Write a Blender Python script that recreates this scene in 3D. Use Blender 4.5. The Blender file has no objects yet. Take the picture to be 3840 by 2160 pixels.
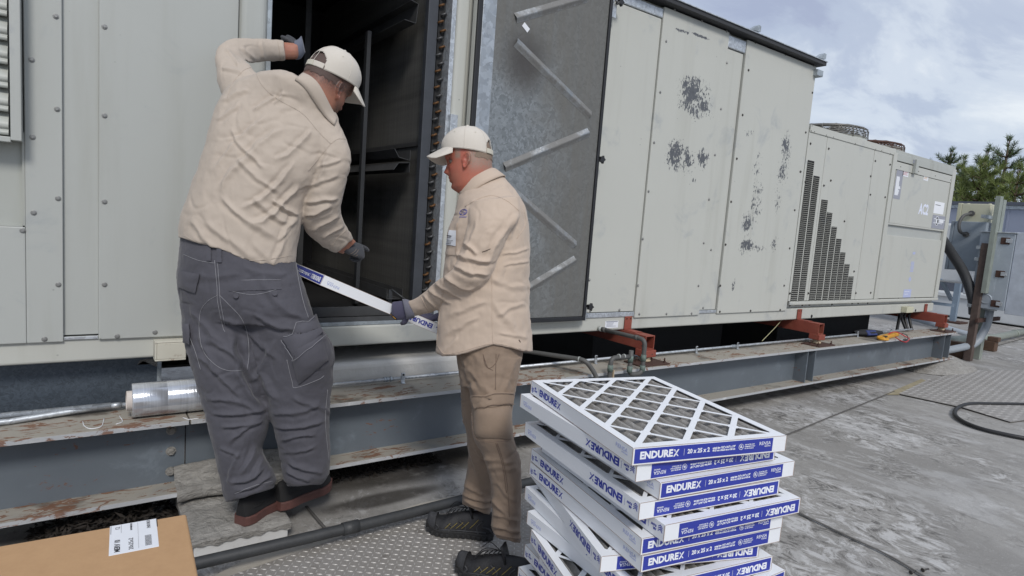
import bpy, math, random
import numpy as np
from mathutils import Vector, Matrix
from mathutils.bvhtree import BVHTree
random.seed(7)
SC = bpy.context.scene
COL = SC.collection
R = math.radians

# ---------------------------------------------------------------- camera
CAM_F, CAM_H = 2285.5, 1.43          # focal length in pixels of a 3840 wide frame, eye height
YAW, PITCH, ROLL = R(35.797), R(6.17), R(-4.283)
_f = np.array([math.sin(YAW)*math.cos(PITCH), math.cos(YAW)*math.cos(PITCH), -math.sin(PITCH)])
_r = np.array([math.cos(YAW), -math.sin(YAW), 0.0]); _d = np.cross(_f, _r)
CR = math.cos(ROLL)*_r + math.sin(ROLL)*_d      # camera right
CD = -math.sin(ROLL)*_r + math.cos(ROLL)*_d     # camera down
CF = _f                                         # camera forward
CPOS = np.array([0.0, 0.0, CAM_H])
cam = bpy.data.cameras.new('camera'); camo = bpy.data.objects.new('camera', cam); COL.objects.link(camo)
cam.sensor_width = 36.0; cam.lens = 36.0*CAM_F/3840.0; cam.clip_start = 0.05; cam.clip_end = 3000
camo.matrix_world = Matrix(((CR[0], -CD[0], -CF[0], 0), (CR[1], -CD[1], -CF[1], 0), (CR[2], -CD[2], -CF[2], CAM_H), (0, 0, 0, 1)))
SC.camera = camo

# ---------------------------------------------------------------- sky, sun, exposure
SUN_EL, SUN_AZ = R(42), R(200)       # the veiled sun stands behind the photographer's right shoulder
SC.view_settings.view_transform = 'Standard'; SC.view_settings.look = 'None'
SC.view_settings.exposure = 0.55; SC.view_settings.gamma = 1.0; SC.view_settings.use_curve_mapping = False
W = bpy.data.worlds.new('World'); SC.world = W; W.use_nodes = True
wt = W.node_tree; wt.nodes.clear()
def wn(t, **k):
    n = wt.nodes.new(t)
    for a, b in k.items(): setattr(n, a, b)
    return n
out = wn('ShaderNodeOutputWorld'); bg = wn('ShaderNodeBackground'); bg.inputs[1].default_value = 0.08
sky = wn('ShaderNodeTexSky', sky_type='NISHITA'); sky.sun_disc = False
sky.sun_elevation = SUN_EL; sky.sun_rotation = SUN_AZ
tc = wn('ShaderNodeTexCoord'); sep = wn('ShaderNodeSeparateXYZ'); wt.links.new(tc.outputs['Generated'], sep.inputs[0])
def wmath(op, a, b=None, clamp=False):
    n = wn('ShaderNodeMath', operation=op); n.use_clamp = clamp
    for i, v in enumerate((a, b)):
        if v is None: continue
        if isinstance(v, (int, float)): n.inputs[i].default_value = v
        else: wt.links.new(v, n.inputs[i])
    return n.outputs[0]
zz = wmath('ADD', wmath('MAXIMUM', sep.outputs[2], 0.0), 0.16)
cmb = wn('ShaderNodeCombineXYZ')
wt.links.new(wmath('DIVIDE', sep.outputs[0], zz), cmb.inputs[0]); wt.links.new(wmath('DIVIDE', sep.outputs[1], zz), cmb.inputs[1])
mp = wn('ShaderNodeMapping'); mp.inputs['Rotation'].default_value = (0, 0, R(-38)); mp.inputs['Scale'].default_value = (0.62, 1.15, 1)
mp.inputs['Location'].default_value = (1.3, 0.4, 0)
wt.links.new(cmb.outputs[0], mp.inputs[0])
def wnoise(scale, detail, rough, dist):
    n = wn('ShaderNodeTexNoise'); n.inputs['Scale'].default_value = scale; n.inputs['Detail'].default_value = detail
    n.inputs['Roughness'].default_value = rough; n.inputs['Distortion'].default_value = dist
    wt.links.new(mp.outputs[0], n.inputs['Vector']); return n.outputs['Fac']
def wramp(fac, stops):
    n = wn('ShaderNodeValToRGB'); e = n.color_ramp.elements
    while len(e) < len(stops): e.new(0.5)
    for el, (p, c) in zip(e, stops): el.position = p; el.color = (*c, 1)
    n.color_ramp.interpolation = 'EASE'; wt.links.new(fac, n.inputs[0]); return n.outputs[0]
cl = wramp(wnoise(1.7, 9, 0.58, 0.6), [(0.37, (3.7, 4.15, 5.5)), (0.48, (4.5, 5.1, 6.3)), (0.58, (5.8, 6.4, 7.3)), (0.74, (7.6, 8.0, 8.4))])
thin = wramp(wnoise(0.7, 5, 0.5, 0.3), [(0.34, (0.16, 0.16, 0.16)), (0.62, (0.0, 0.0, 0.0))])
mx = wn('ShaderNodeMix', data_type='RGBA'); wt.links.new(thin, mx.inputs[0]); wt.links.new(cl, mx.inputs[6]); wt.links.new(sky.outputs[0], mx.inputs[7])
wt.links.new(mx.outputs[2], bg.inputs[0]); wt.links.new(bg.outputs[0], out.inputs[0])
sun = bpy.data.lights.new('sun', 'SUN'); suno = bpy.data.objects.new('sun', sun); COL.objects.link(suno)
sun.energy = 1.5; sun.angle = R(14); sun.color = (1.0, 0.96, 0.91)
sdir = Vector((math.sin(SUN_AZ)*math.cos(SUN_EL), math.cos(SUN_AZ)*math.cos(SUN_EL), math.sin(SUN_EL)))
suno.rotation_euler = sdir.to_track_quat('Z', 'Y').to_euler()

# ---------------------------------------------------------------- helpers
def at(px, py, X=None, Y=None, Z=None, D=None):
    """where the sight line through a spot of the 2576 px wide view meets a plane of the place"""
    k = 3840/2576
    d = ((px*k-1920)/CAM_F)*CR + ((py*k-1080)/CAM_F)*CD + CF
    if X is not None: t = (X-CPOS[0])/d[0]
    elif Y is not None: t = (Y-CPOS[1])/d[1]
    elif Z is not None: t = (Z-CPOS[2])/d[2]
    else: t = D
    return CPOS + d*t
def V3(p): return np.array(p, float)
def unit(v): v = V3(v); return v/(np.linalg.norm(v)+1e-12)

class MB:
    """collects shapes; build() links them as ONE mesh object"""
    def __init__(s): s.v = []; s.f = []; s.sm = []
    def add(s, vs, fs, smooth=False):
        n = len(s.v); s.v += [tuple(map(float, p)) for p in vs]; s.f += [tuple(n+i for i in f) for f in fs]; s.sm += [smooth]*len(fs); return s
    def box(s, x0, x1, y0, y1, z0, z1):
        vs = [(x, y, z) for z in (z0, z1) for y in (y0, y1) for x in (x0, x1)]
        return s.add(vs, [(0, 2, 3, 1), (4, 5, 7, 6), (0, 1, 5, 4), (1, 3, 7, 5), (3, 2, 6, 7), (2, 0, 4, 6)])
    def obox(s, c, ax, h):
        """box round c with the three half-extents h along the axes ax"""
        c = V3(c); a = [V3(q)*e for q, e in zip(ax, h)]
        vs = [c + i*a[0] + j*a[1] + k*a[2] for k in (-1, 1) for j in (-1, 1) for i in (-1, 1)]
        return s.add(vs, [(0, 2, 3, 1), (4, 5, 7, 6), (0, 1, 5, 4), (1, 3, 7, 5), (3, 2, 6, 7), (2, 0, 4, 6)])
    def bar(s, a, b, w, t, up=(0, 0, 1)):
        a, b = V3(a), V3(b); d = unit(b-a); u = unit(np.cross(d, up)); n = np.cross(u, d)
        return s.obox((a+b)/2, (d, u, n), (np.linalg.norm(b-a)/2, w/2, t/2))
    def prism(s, poly, o, u, v, n, t):
        """polygon (in u, v from o) given thickness t along n"""
        o, u, v, n = V3(o), V3(u), V3(v), V3(n); k = len(poly)
        a = [o + p[0]*u + p[1]*v for p in poly]; b = [p + n*t for p in a]
        return s.add(a+b, [tuple(range(k))[::-1], tuple(range(k, 2*k))] + [(i, (i+1) % k, k+(i+1) % k, k+i) for i in range(k)])
    def tube(s, path, r, n=10, caps=True, smooth=True):
        P = [V3(p) for p in path]; m = len(P); rr = r if hasattr(r, '__len__') else [r]*m
        T = [unit(P[min(i+1, m-1)]-P[max(i-1, 0)]) for i in range(m)]
        ref = np.array([0, 0, 1.]) if abs(T[0][2]) < .9 else np.array([1., 0, 0])
        u = unit(np.cross(T[0], ref)); vs = []
        for i in range(m):
            u = unit(u - T[i]*(u@T[i])); w = np.cross(T[i], u)
            for j in range(n):
                a = 2*math.pi*j/n; vs.append(P[i] + rr[i]*(math.cos(a)*u + math.sin(a)*w))
        fs = [(i*n+j, i*n+(j+1) % n, (i+1)*n+(j+1) % n, (i+1)*n+j) for i in range(m-1) for j in range(n)]
        s.add(vs, fs, smooth)
        if caps:
            k = len(s.v)-m*n; s.f += [tuple(k+j for j in range(n))[::-1], tuple(k+(m-1)*n+j for j in range(n))]; s.sm += [False, False]
        return s
    def lathe(s, prof, o, ax=(0, 0, 1), n=20, smooth=True, closed=False):
        """profile of (radius, height) turned about ax at o"""
        ax = unit(ax); u = unit(np.cross(ax, (0, 0, 1) if abs(ax[2]) < .9 else (1, 0, 0))); w = np.cross(ax, u); o = V3(o); m = len(prof)
        vs = [o + h*ax + r*(math.cos(2*math.pi*j/n)*u + math.sin(2*math.pi*j/n)*w) for r, h in prof for j in range(n)]
        fs = [(i*n+j, i*n+(j+1) % n, (i+1)*n+(j+1) % n, (i+1)*n+j) for i in range(m-1) for j in range(n)]
        s.add(vs, fs, smooth)
        if not closed:
            k = len(s.v)-m*n; s.f += [tuple(k+j for j in range(n))[::-1], tuple(k+(m-1)*n+j for j in range(n))]; s.sm += [False, False]
        return s
    def grid(s, P, smooth=True):
        """surface over a 2D array of points"""
        P = np.asarray(P, float); a, b = P.shape[:2]
        return s.add(P.reshape(-1, 3), [(i*b+j, i*b+j+1, (i+1)*b+j+1, (i+1)*b+j) for i in range(a-1) for j in range(b-1)], smooth)
    def mesh(s, name, off=(0, 0, 0)):
        me = bpy.data.meshes.new(name); o = V3(off)
        me.from_pydata([tuple(V3(p)-o) for p in s.v], [], s.f); me.polygons.foreach_set('use_smooth', s.sm); me.update()
        return me
    def build(s, name, mat, parent=None, bev=0.0, seg=2, fix=False):
        off = wloc(parent); me = s.mesh(name, off)
        return link(name, me, mat, parent, bev, seg, fix)
def wloc(o):
    p = np.zeros(3)
    while o is not None: p = p + V3(o.location); o = o.parent
    return p
def link(name, me, mat, parent=None, bev=0.0, seg=2, fix=False):
    if fix:
        import bmesh
        b = bmesh.new(); b.from_mesh(me); bmesh.ops.recalc_face_normals(b, faces=b.faces); b.to_mesh(me); b.free()
    o = bpy.data.objects.new(name, me); COL.objects.link(o)
    if mat is not None: me.materials.append(mat)
    if parent is not None: o.parent = parent
    if bev:
        m = o.modifiers.new('bevel', 'BEVEL'); m.width = bev; m.segments = seg; m.limit_method = 'ANGLE'; m.angle_limit = R(40); m.harden_normals = False
    return o
def inst(src, parent, loc, rot=None, name=None):
    """one more object sharing src's mesh"""
    o = src.copy(); COL.objects.link(o); o.parent = parent; o.location = V3(loc)-wloc(parent)
    if rot is not None: o.rotation_euler = rot
    return o
def tag(o, label=None, cat=None, group=None, kind=None):
    for k, v in (('label', label), ('category', cat), ('group', group), ('kind', kind)):
        if v: o[k] = v
    return o
def thing(name, label, cat, loc=(0, 0, 0), group=None):
    o = bpy.data.objects.new(name, None); COL.objects.link(o); o.location = loc; o.empty_display_size = 0.1
    return tag(o, label, cat, group)
def copy_tree(o, parent=None):
    c = o.copy(); COL.objects.link(c); c.parent = parent
    for ch in list(o.children): copy_tree(ch, c)
    return c
def kind(o, k): o['kind'] = k; return o

def arc(c, u, v, r, a0, a1, n=8):
    c, u, v = V3(c), V3(u), V3(v)
    return [c + r*(math.cos(R(a0+(a1-a0)*i/n))*u + math.sin(R(a0+(a1-a0)*i/n))*v) for i in range(n+1)]
def bend(path, r=0.04, n=6):
    """polyline with its corners rounded"""
    P = [V3(p) for p in path]; o = [P[0]]
    for a, b, c in zip(P, P[1:], P[2:]):
        ra = min(r, .45*np.linalg.norm(a-b), .45*np.linalg.norm(c-b)); p, q = b+unit(a-b)*ra, b+unit(c-b)*ra
        for i in range(n+1):
            t = i/n; o.append((1-t)**2*p + 2*t*(1-t)*b + t*t*q)
    o.append(P[-1]); return o
def spline(pts, n=10):
    P = [V3(p) for p in pts]; P = [2*P[0]-P[1]] + P + [2*P[-1]-P[-2]]; o = []
    for i in range(1, len(P)-2):
        for j in range(n):
            t = j/n; a, b, c, d = P[i-1:i+3]
            o.append(.5*((2*b) + (c-a)*t + (2*a-5*b+4*c-d)*t*t + (3*b-a-3*c+d)*t**3))
    o.append(P[-2]); return o

FONT = bpy.data.fonts.load('<builtin>')
_tm = {}
def text_mesh(txt, size, bold=0.0, align='LEFT', extr=0.0002, sx=1.0):
    key = (txt, size, bold, align, sx)
    if key in _tm: return _tm[key]
    c = bpy.data.curves.new('txt', 'FONT'); c.body = txt; c.font = FONT; c.size = size; c.offset = bold; c.align_x = align
    c.align_y = 'CENTER'; c.extrude = extr; c.resolution_u = 2; c.fill_mode = 'BOTH'
    o = bpy.data.objects.new('txt', c); COL.objects.link(o)
    dg = bpy.context.evaluated_depsgraph_get(); dg.update()
    me = bpy.data.meshes.new_from_object(o.evaluated_get(dg)); bpy.data.objects.remove(o); bpy.data.curves.remove(c)
    vs = np.array([v.co[:] for v in me.vertices]); fs = [tuple(p.vertices) for p in me.polygons]
    if len(vs): vs[:, 0] *= sx
    _tm[key] = (vs, fs); bpy.data.meshes.remove(me)
    return _tm[key]
def put_text(mb, txt, o, u, v, size, bold=0.0, width=None, align='LEFT', lift=0.0004):
    """lettering laid on the plane o + u, v (u along the line, v up)"""
    vs, fs = text_mesh(txt, size, bold, align)
    if not len(vs): return mb
    u, v = unit(u), unit(v); n = np.cross(u, v); k = 1.0
    if width: k = width/(vs[:, 0].max()-min(0, vs[:, 0].min()) + 1e-9)
    P = V3(o) + vs[:, :1]*k*u + vs[:, 1:2]*v + (vs[:, 2:3]+lift)*n
    return mb.add(P, fs)

# vectorised gradient noise for folds and uneven surfaces
_rng = np.random.RandomState(3); _perm = _rng.permutation(256); _perm = np.concatenate([_perm, _perm, _perm])
_grad = _rng.normal(size=(256, 3)); _grad /= np.linalg.norm(_grad, axis=1)[:, None]
def pnoise(P):
    P = np.asarray(P, float); i = np.floor(P).astype(int); f = P-i; i &= 255; u = f*f*f*(f*(f*6-15)+10); r = 0
    for dx in (0, 1):
        for dy in (0, 1):
            for dz in (0, 1):
                h = _perm[_perm[_perm[(i[:, 0]+dx) & 255] + ((i[:, 1]+dy) & 255)] + ((i[:, 2]+dz) & 255)]
                g = (_grad[h]*(f-np.array([dx, dy, dz]))).sum(1)
                w = (u[:, 0] if dx else 1-u[:, 0])*(u[:, 1] if dy else 1-u[:, 1])*(u[:, 2] if dz else 1-u[:, 2])
                r = r + w*g
    return r
def fbm(P, o=4):
    a = 1.0; r = 0; Q = np.array(P, float)
    for _ in range(o): r = r + a*pnoise(Q); Q = Q*2.03+7.1; a *= .5
    return r
# ---------------------------------------------------------------- materials
class NT:
    """small node-graph writer"""
    def __init__(s, name):
        s.m = bpy.data.materials.new(name); s.m.use_nodes = True; s.t = s.m.node_tree; s.t.nodes.clear()
        s.o = s.n('ShaderNodeOutputMaterial'); s.b = s.n('ShaderNodeBsdfPrincipled'); s.t.links.new(s.b.outputs[0], s.o.inputs[0])
        s.g = None
    def n(s, t, **k):
        x = s.t.nodes.new(t)
        for a, b in k.items(): setattr(x, a, b)
        return x
    def li(s, v, inp):
        if isinstance(v, (int, float)): inp.default_value = v
        elif isinstance(v, (tuple, list)): inp.default_value = (*v, 1) if len(v) == 3 and inp.type == 'RGBA' else v
        else: s.t.links.new(v, inp)
    def pos(s, obj=False):
        if obj: return s.n('ShaderNodeTexCoord').outputs['Object']
        if s.g is None: s.g = s.n('ShaderNodeNewGeometry').outputs['Position']
        return s.g
    def map(s, scale=(1, 1, 1), loc=(0, 0, 0), rot=(0, 0, 0), src=None, obj=False):
        m = s.n('ShaderNodeMapping'); m.inputs['Scale'].default_value = scale; m.inputs['Location'].default_value = loc; m.inputs['Rotation'].default_value = rot
        s.li(src if src is not None else s.pos(obj), m.inputs[0]); return m.outputs[0]
    def noise(s, scale, detail=4, rough=.55, dist=0.0, vec=None, obj=False, col=False):
        x = s.n('ShaderNodeTexNoise'); x.inputs['Scale'].default_value = scale; x.inputs['Detail'].default_value = detail
        x.inputs['Roughness'].default_value = rough; x.inputs['Distortion'].default_value = dist
        s.li(vec if vec is not None else s.pos(obj), x.inputs['Vector']); return x.outputs['Color' if col else 'Fac']
    def voro(s, scale, vec=None, feat='F1', rnd=1.0, outp='Distance', obj=False):
        x = s.n('ShaderNodeTexVoronoi', feature=feat); x.inputs['Scale'].default_value = scale; x.inputs['Randomness'].default_value = rnd
        s.li(vec if vec is not None else s.pos(obj), x.inputs['Vector']); return x.outputs[outp]
    def ramp(s, f, stops, interp='LINEAR'):
        x = s.n('ShaderNodeValToRGB'); e = x.color_ramp.elements; x.color_ramp.interpolation = interp
        while len(e) < len(stops): e.new(.5)
        for el, (p, c) in zip(e, stops): el.position = p; el.color = (c, c, c, 1) if isinstance(c, (int, float)) else (*c, 1)
        s.li(f, x.inputs[0]); return x.outputs[0]
    def step(s, f, a, b):
        x = s.n('ShaderNodeMapRange'); x.interpolation_type = 'SMOOTHSTEP'
        s.li(f, x.inputs[0]); x.inputs[1].default_value = a; x.inputs[2].default_value = b; return x.outputs[0]
    def mth(s, op, a, b=None, clamp=False):
        x = s.n('ShaderNodeMath', operation=op); x.use_clamp = clamp; s.li(a, x.inputs[0])
        if b is not None: s.li(b, x.inputs[1])
        return x.outputs[0]
    def mix(s, f, a, b, blend='MIX'):
        x = s.n('ShaderNodeMix', data_type='RGBA', blend_type=blend); s.li(f, x.inputs[0]); s.li(a, x.inputs[6]); s.li(b, x.inputs[7]); return x.outputs[2]
    def xyz(s, src=None):
        x = s.n('ShaderNodeSeparateXYZ'); s.li(src if src is not None else s.pos(), x.inputs[0]); return x.outputs
    def blob(s, c, r, soft=.5):
        """1 inside an ellipsoid round c, fading out"""
        m = s.map(scale=tuple(1/q for q in r), loc=tuple(-p/q for p, q in zip(c, r)))
        x = s.n('ShaderNodeVectorMath', operation='LENGTH'); s.li(m, x.inputs[0])
        return s.step(x.outputs['Value'], 1.0, 1.0-soft)
    def bump(s, h, dist=.002, strength=1.0, prev=None):
        x = s.n('ShaderNodeBump'); x.inputs['Strength'].default_value = strength; x.inputs['Distance'].default_value = dist
        s.li(h, x.inputs['Height'])
        if prev is not None: s.li(prev, x.inputs['Normal'])
        return x.outputs[0]
    def done(s, col, rough=.6, metal=0.0, normal=None, **k):
        s.li(col, s.b.inputs['Base Color']); s.li(rough, s.b.inputs['Roughness']); s.li(metal, s.b.inputs['Metallic'])
        if normal is not None: s.li(normal, s.b.inputs['Normal'])
        for a, b in k.items(): s.li(b, s.b.inputs[a.replace('_', ' ')])
        return s.m
def plain(name, col, rough=.6, metal=0.0, var=.12, scale=30, bump=.0004, bscale=200, obj=True, **k):
    n = NT(name); f = n.noise(scale, 5, .6, obj=obj); c = n.mix(f, tuple(q*(1-var) for q in col), tuple(min(1, q*(1+var)) for q in col))
    return n.done(c, rough, metal, n.bump(n.noise(bscale, 3, obj=obj), bump) if bump else None, **k)

def painted(name, base=(.485, .49, .45), chips=(), grime=.5):
    """cream enamel on sheet steel: faint mottling, rubbed bluish patches, fine specks, rain streaks, chipped spots"""
    n = NT(name)
    c = n.mix(n.noise(1.3, 5, .6), tuple(q*.95 for q in base), tuple(q*1.05 for q in base))
    rub = n.step(n.noise(3.1, 6, .62, .5), .565, .72)
    c = n.mix(n.mth('MULTIPLY', rub, .55), c, (base[0]*.66, base[1]*.70, base[2]*.79))
    st = n.noise(1, 4, .55, .2, n.map((9, 9, .7)))
    c = n.mix(n.mth('MULTIPLY', n.step(st, .50, .78), .34*grime), c, (.25, .245, .195))
    sp = n.step(n.voro(15, n.map((1, 1, 1))), .085, .03); pick = n.step(n.noise(7, 2), .56, .62)
    c = n.mix(n.mth('MULTIPLY', n.mth('MULTIPLY', sp, pick), .55), c, (.07, .075, .075))
    if chips:
        fl = n.mix(.22, n.noise(58, 6, .62, .5, n.map((1, 1, .55))), n.noise(140, 3, .6)); lump = n.noise(9, 5, .65, .6)
        m = None
        for cc, rr, a in chips:
            b = n.mth('MULTIPLY', n.blob(cc, tuple(q*1.15 for q in rr), .9), n.mth('MULTIPLY', n.mth('ADD', n.mth('MULTIPLY', lump, 2.6), -.45), a)); m = b if m is None else n.mth('MAXIMUM', m, b)
        k = n.step(n.mth('ADD', fl, n.mth('MULTIPLY', m, .36)), .715, .74)
        c = n.mix(n.mth('MULTIPLY', k, n.step(m, .0, .1)), c, n.mix(n.noise(30, 4), (.055, .06, .07), (.13, .135, .145)))
    nb = n.bump(n.noise(2.2, 3), .004, .35); nb = n.bump(n.noise(260, 2), .0004, .4, nb)
    return n.done(c, .42, 0.0, nb)
def galv(name, base=(.42, .45, .48), dirt=.0, metal=.75, sp=34):
    n = NT(name)
    a = n.voro(sp, n.mix(.08, n.pos(), n.noise(20, 3, col=True)), outp='Color'); x = n.n('ShaderNodeSeparateColor'); n.li(a, x.inputs[0])
    c = n.mix(x.outputs[0], tuple(q*.80 for q in base), tuple(min(1, q*1.22) for q in base))
    c = n.mix(n.mth('MULTIPLY', n.step(n.noise(5, 5, .6), .45, .75), .35), c, tuple(q*.62 for q in base))
    d = None
    if dirt:
        st = n.noise(1, 5, .6, .15, n.map((16, 16, 1.2))); d = n.mth('MULTIPLY', n.step(st, .40, .62), dirt); c = n.mix(d, c, (.12, .115, .10))
    return n.done(c, n.mth('ADD', n.mth('MULTIPLY', x.outputs[1], .16), .38), n.mth('SUBTRACT', metal, n.mth('MULTIPLY', d, metal)) if dirt else metal, n.bump(n.noise(8, 3), .003, .3))
def steel(name, base=(.115, .135, .155), rust=.5, top=False):
    """blue-grey painted structural steel with rusty edges and pale dust"""
    n = NT(name)
    c = n.mix(n.noise(2.5, 6, .6), tuple(q*.8 for q in base), tuple(q*1.2 for q in base))
    c = n.mix(n.mth('MULTIPLY', n.step(n.noise(5, 7, .65, .4), .55, .72), .45), c, tuple(min(1, q*1.9) for q in base))
    if top:
        c = n.mix(n.step(n.noise(3.2, 6, .6), .22, .44), c, (.335, .31, .265))
        c = n.mix(n.mth('MULTIPLY', n.step(n.noise(2.1, 5, .6, .4), .56, .66), .8), c, (.075, .062, .05))
    r1 = n.noise(1, 6, .68, 1.2, n.map((9, 22, 22))); r2 = n.noise(1.7, 3, .5)
    r = n.step(n.mth('ADD', r1, n.mth('MULTIPLY', r2, .42)), .905-.13*rust, .95-.13*rust)
    c = n.mix(n.mth('MULTIPLY', r, .85), c, n.mix(n.noise(40, 4), (.10, .035, .018), (.24, .11, .05)))
    return n.done(c, n.mth('ADD', n.mth('MULTIPLY', r, .3), .5), 0.0, n.bump(n.noise(90, 5, .6), .0012, .5))
M = {}
M['cream'] = painted('cream paint')
M['cream_dirty'] = painted('dirty cream paint', (.40, .415, .385), grime=1.4)
M['cream_left'] = painted('greyish cream paint', (.415, .43, .41))
M['galv'] = galv('galvanised steel')
M['galv_dull'] = galv('dull galvanised steel', (.36, .40, .43), metal=.45)
M['galv_bright'] = galv('bright galvanised conduit', (.55, .58, .61), metal=.7, sp=60)
M['steel'] = steel('painted beam steel', rust=.15); M['steel_top'] = steel('dusty flange steel', (.22, .225, .22), rust=1.0, top=True)
M['steel_edge'] = steel('worn flange edge', (.40, .41, .42), rust=.75)
M['black_rubber'] = plain('black rubber', (.016, .017, .02), .55, var=.3)
M['inside'] = plain('black cabinet lining', (.011, .011, .0115), .7, var=.3, scale=8)  # near-black all over; also on the bottom pan and duct boxes
M['inside_metal'] = plain('dark dusty track steel', (.075, .076, .078), .45, .3, var=.35, scale=12)
M['rack_metal'] = plain('grey rack post', (.045, .048, .052), .5, .3, var=.25, scale=10)
M['copper'] = plain('copper bends', (.12, .056, .018), .6, .3)
M['red'] = None
def red():
    n = NT('red oxide primer'); c = n.mix(n.noise(9, 5, .6), (.19, .040, .026), (.29, .075, .048))
    k = n.step(n.noise(26, 6, .65), .62, .68); c = n.mix(k, c, (.045, .03, .025)); c = n.mix(n.mth('MULTIPLY', n.step(n.noise(4, 4), .55, .75), .5), c, (.33, .16, .09))
    return n.done(c, .6, 0, n.bump(n.noise(60, 5), .001, .5))
M['red'] = red()
M['rust_dark'] = plain('dark rusted plate', (.062, .030, .022), .8, var=.5, scale=40, bump=.001)
M['spring_cream'] = plain('cream spring seat', (.45, .36, .25), .6)
M['screw'] = plain('zinc screw', (.30, .30, .29), .4, .6, var=.3, scale=90)
M['screw_dark'] = plain('tarnished screw', (.07, .065, .06), .5, .4, var=.4, scale=90)
M['pvc'] = plain('weathered grey pipe', (.085, .085, .082), .6, var=.25, scale=14)
M['pvc_joint'] = plain('green primer smear', (.12, .16, .14), .6, var=.6, scale=60)
M['seal_white'] = plain('white joint cement', (.40, .42, .40), .6)
M['black_pipe'] = plain('black gas pipe', (.040, .042, .044), .55, var=.4, scale=25)
M['hose'] = plain('black hose', (.018, .018, .019), .5)
M['card'] = None
def card():
    n = NT('kraft cardboard'); v = n.map((1, 1, 9), obj=True)
    c = n.mix(n.noise(16, 5, .6, 0, v), (.37, .215, .105), (.49, .30, .155)); c = n.mix(n.mth('MULTIPLY', n.noise(90, 3, obj=True), .3), c, (.58, .38, .21))
    return n.done(c, .75, 0, n.bump(n.noise(7, 4, obj=True), .004, .25))
M['card'] = card()
M['white_card'] = plain('white frame board', (.78, .80, .83), .55, var=.02, scale=8, bump=.0002)
M['card_edge'] = plain('raw board edge', (.36, .27, .22), .8)
M['blue_ink'] = plain('blue print', (.030, .045, .33), .42, var=.06, scale=6, bump=0)
M['white_ink'] = plain('white print', (.80, .82, .86), .5, var=.03, bump=0)
M['pale_ink'] = plain('faint print', (.42, .46, .66), .5, var=.05, bump=0)
M['black_ink'] = plain('black print', (.02, .02, .025), .5, var=.05, bump=0)
M['grey_ink'] = plain('grey print', (.30, .31, .36), .5, var=.05, bump=0)
M['label'] = plain('white paper label', (.74, .76, .80), .5, var=.03, bump=0)
M['media'] = None
def media():
    n = NT('grey pleated media'); c = n.mix(n.noise(28, 5, .6, obj=True), (.20, .192, .18), (.35, .338, .32))
    w = n.step(n.voro(45, obj=True, feat='DISTANCE_TO_EDGE'), .05, .0); c = n.mix(n.mth('MULTIPLY', w, .35), c, (.55, .54, .53))
    return n.done(c, .95, 0, n.bump(n.noise(150, 4, obj=True), .002, .6))
M['media'] = media()
M['knob'] = plain('black plastic knob', (.02, .02, .022), .4)
M['yellow'] = plain('yellow plastic', (.62, .30, .02), .4)
M['blue_cloth'] = plain('dark blue pouch cloth', (.025, .04, .14), .8)
M['black_cloth'] = plain('black pouch cloth', (.012, .012, .014), .8)
M['red_wire'] = plain('red lead', (.42, .02, .03), .4)
M['wood'] = plain('brown timber block', (.095, .055, .035), .8, var=.4, scale=20)
M['strut'] = plain('grey green strut channel', (.30, .33, .29), .5, .3, var=.2, scale=10)
M['strut_rust'] = plain('rusty strut back', (.085, .06, .05), .75, var=.5, scale=16)
M['cream_box'] = plain('cream junction box', (.52, .51, .38), .45, var=.08)
M['grey_box'] = plain('grey enamel box', (.26, .30, .34), .4, var=.1, scale=6)
M['blue_case'] = None
def bcase():
    n = NT('blue grey cladding'); c = n.mix(n.noise(.6, 5), (.215, .245, .32), (.28, .31, .39)); return n.done(c, .5, 0)
M['blue_case'] = bcase()
M['blue_dark'] = plain('dark blue base', (.075, .085, .11), .6, var=.2, scale=2)
M['white_curb'] = plain('white curb paint', (.52, .54, .55), .6, var=.25, scale=2.5)
M['slot'] = plain('painted opening dark', (.012, .012, .012), .8)  # near-black colour stands in for the shade inside openings that are not cut
M['guard'] = plain('fan guard wire', (.22, .21, .19), .45, .5)
M['guard_rust'] = plain('rusty fan guard', (.10, .05, .035), .6, .3)
M['mark_blue'] = plain('pale stencil paint', (.72, .76, .88), .6, bump=0)
def mastic():
    n = NT('grey roof mastic'); f = n.noise(9, 7, .62, 1.1, n.map((1, 1, 2.2)))
    c = n.mix(f, (.15, .142, .13), (.43, .415, .385)); c = n.mix(n.mth('MULTIPLY', n.step(n.noise(3, 5), .5, .7), .5), c, (.15, .13, .105))
    return n.done(c, .8, 0, n.bump(n.noise(17, 7, .62, 1.4, n.map((1, 1, 2.5))), .022, 1.0))
M['mastic'] = mastic()
def concrete():
    n = NT('white painted block'); c = n.mix(n.noise(6, 6, .6), (.46, .46, .45), (.64, .64, .63)); c = n.mix(n.mth('MULTIPLY', n.step(n.noise(14, 5), .6, .75), .5), c, (.25, .23, .2))
    return n.done(c, .8, 0, n.bump(n.noise(40, 5), .002, .5))
M['block'] = concrete()
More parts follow.
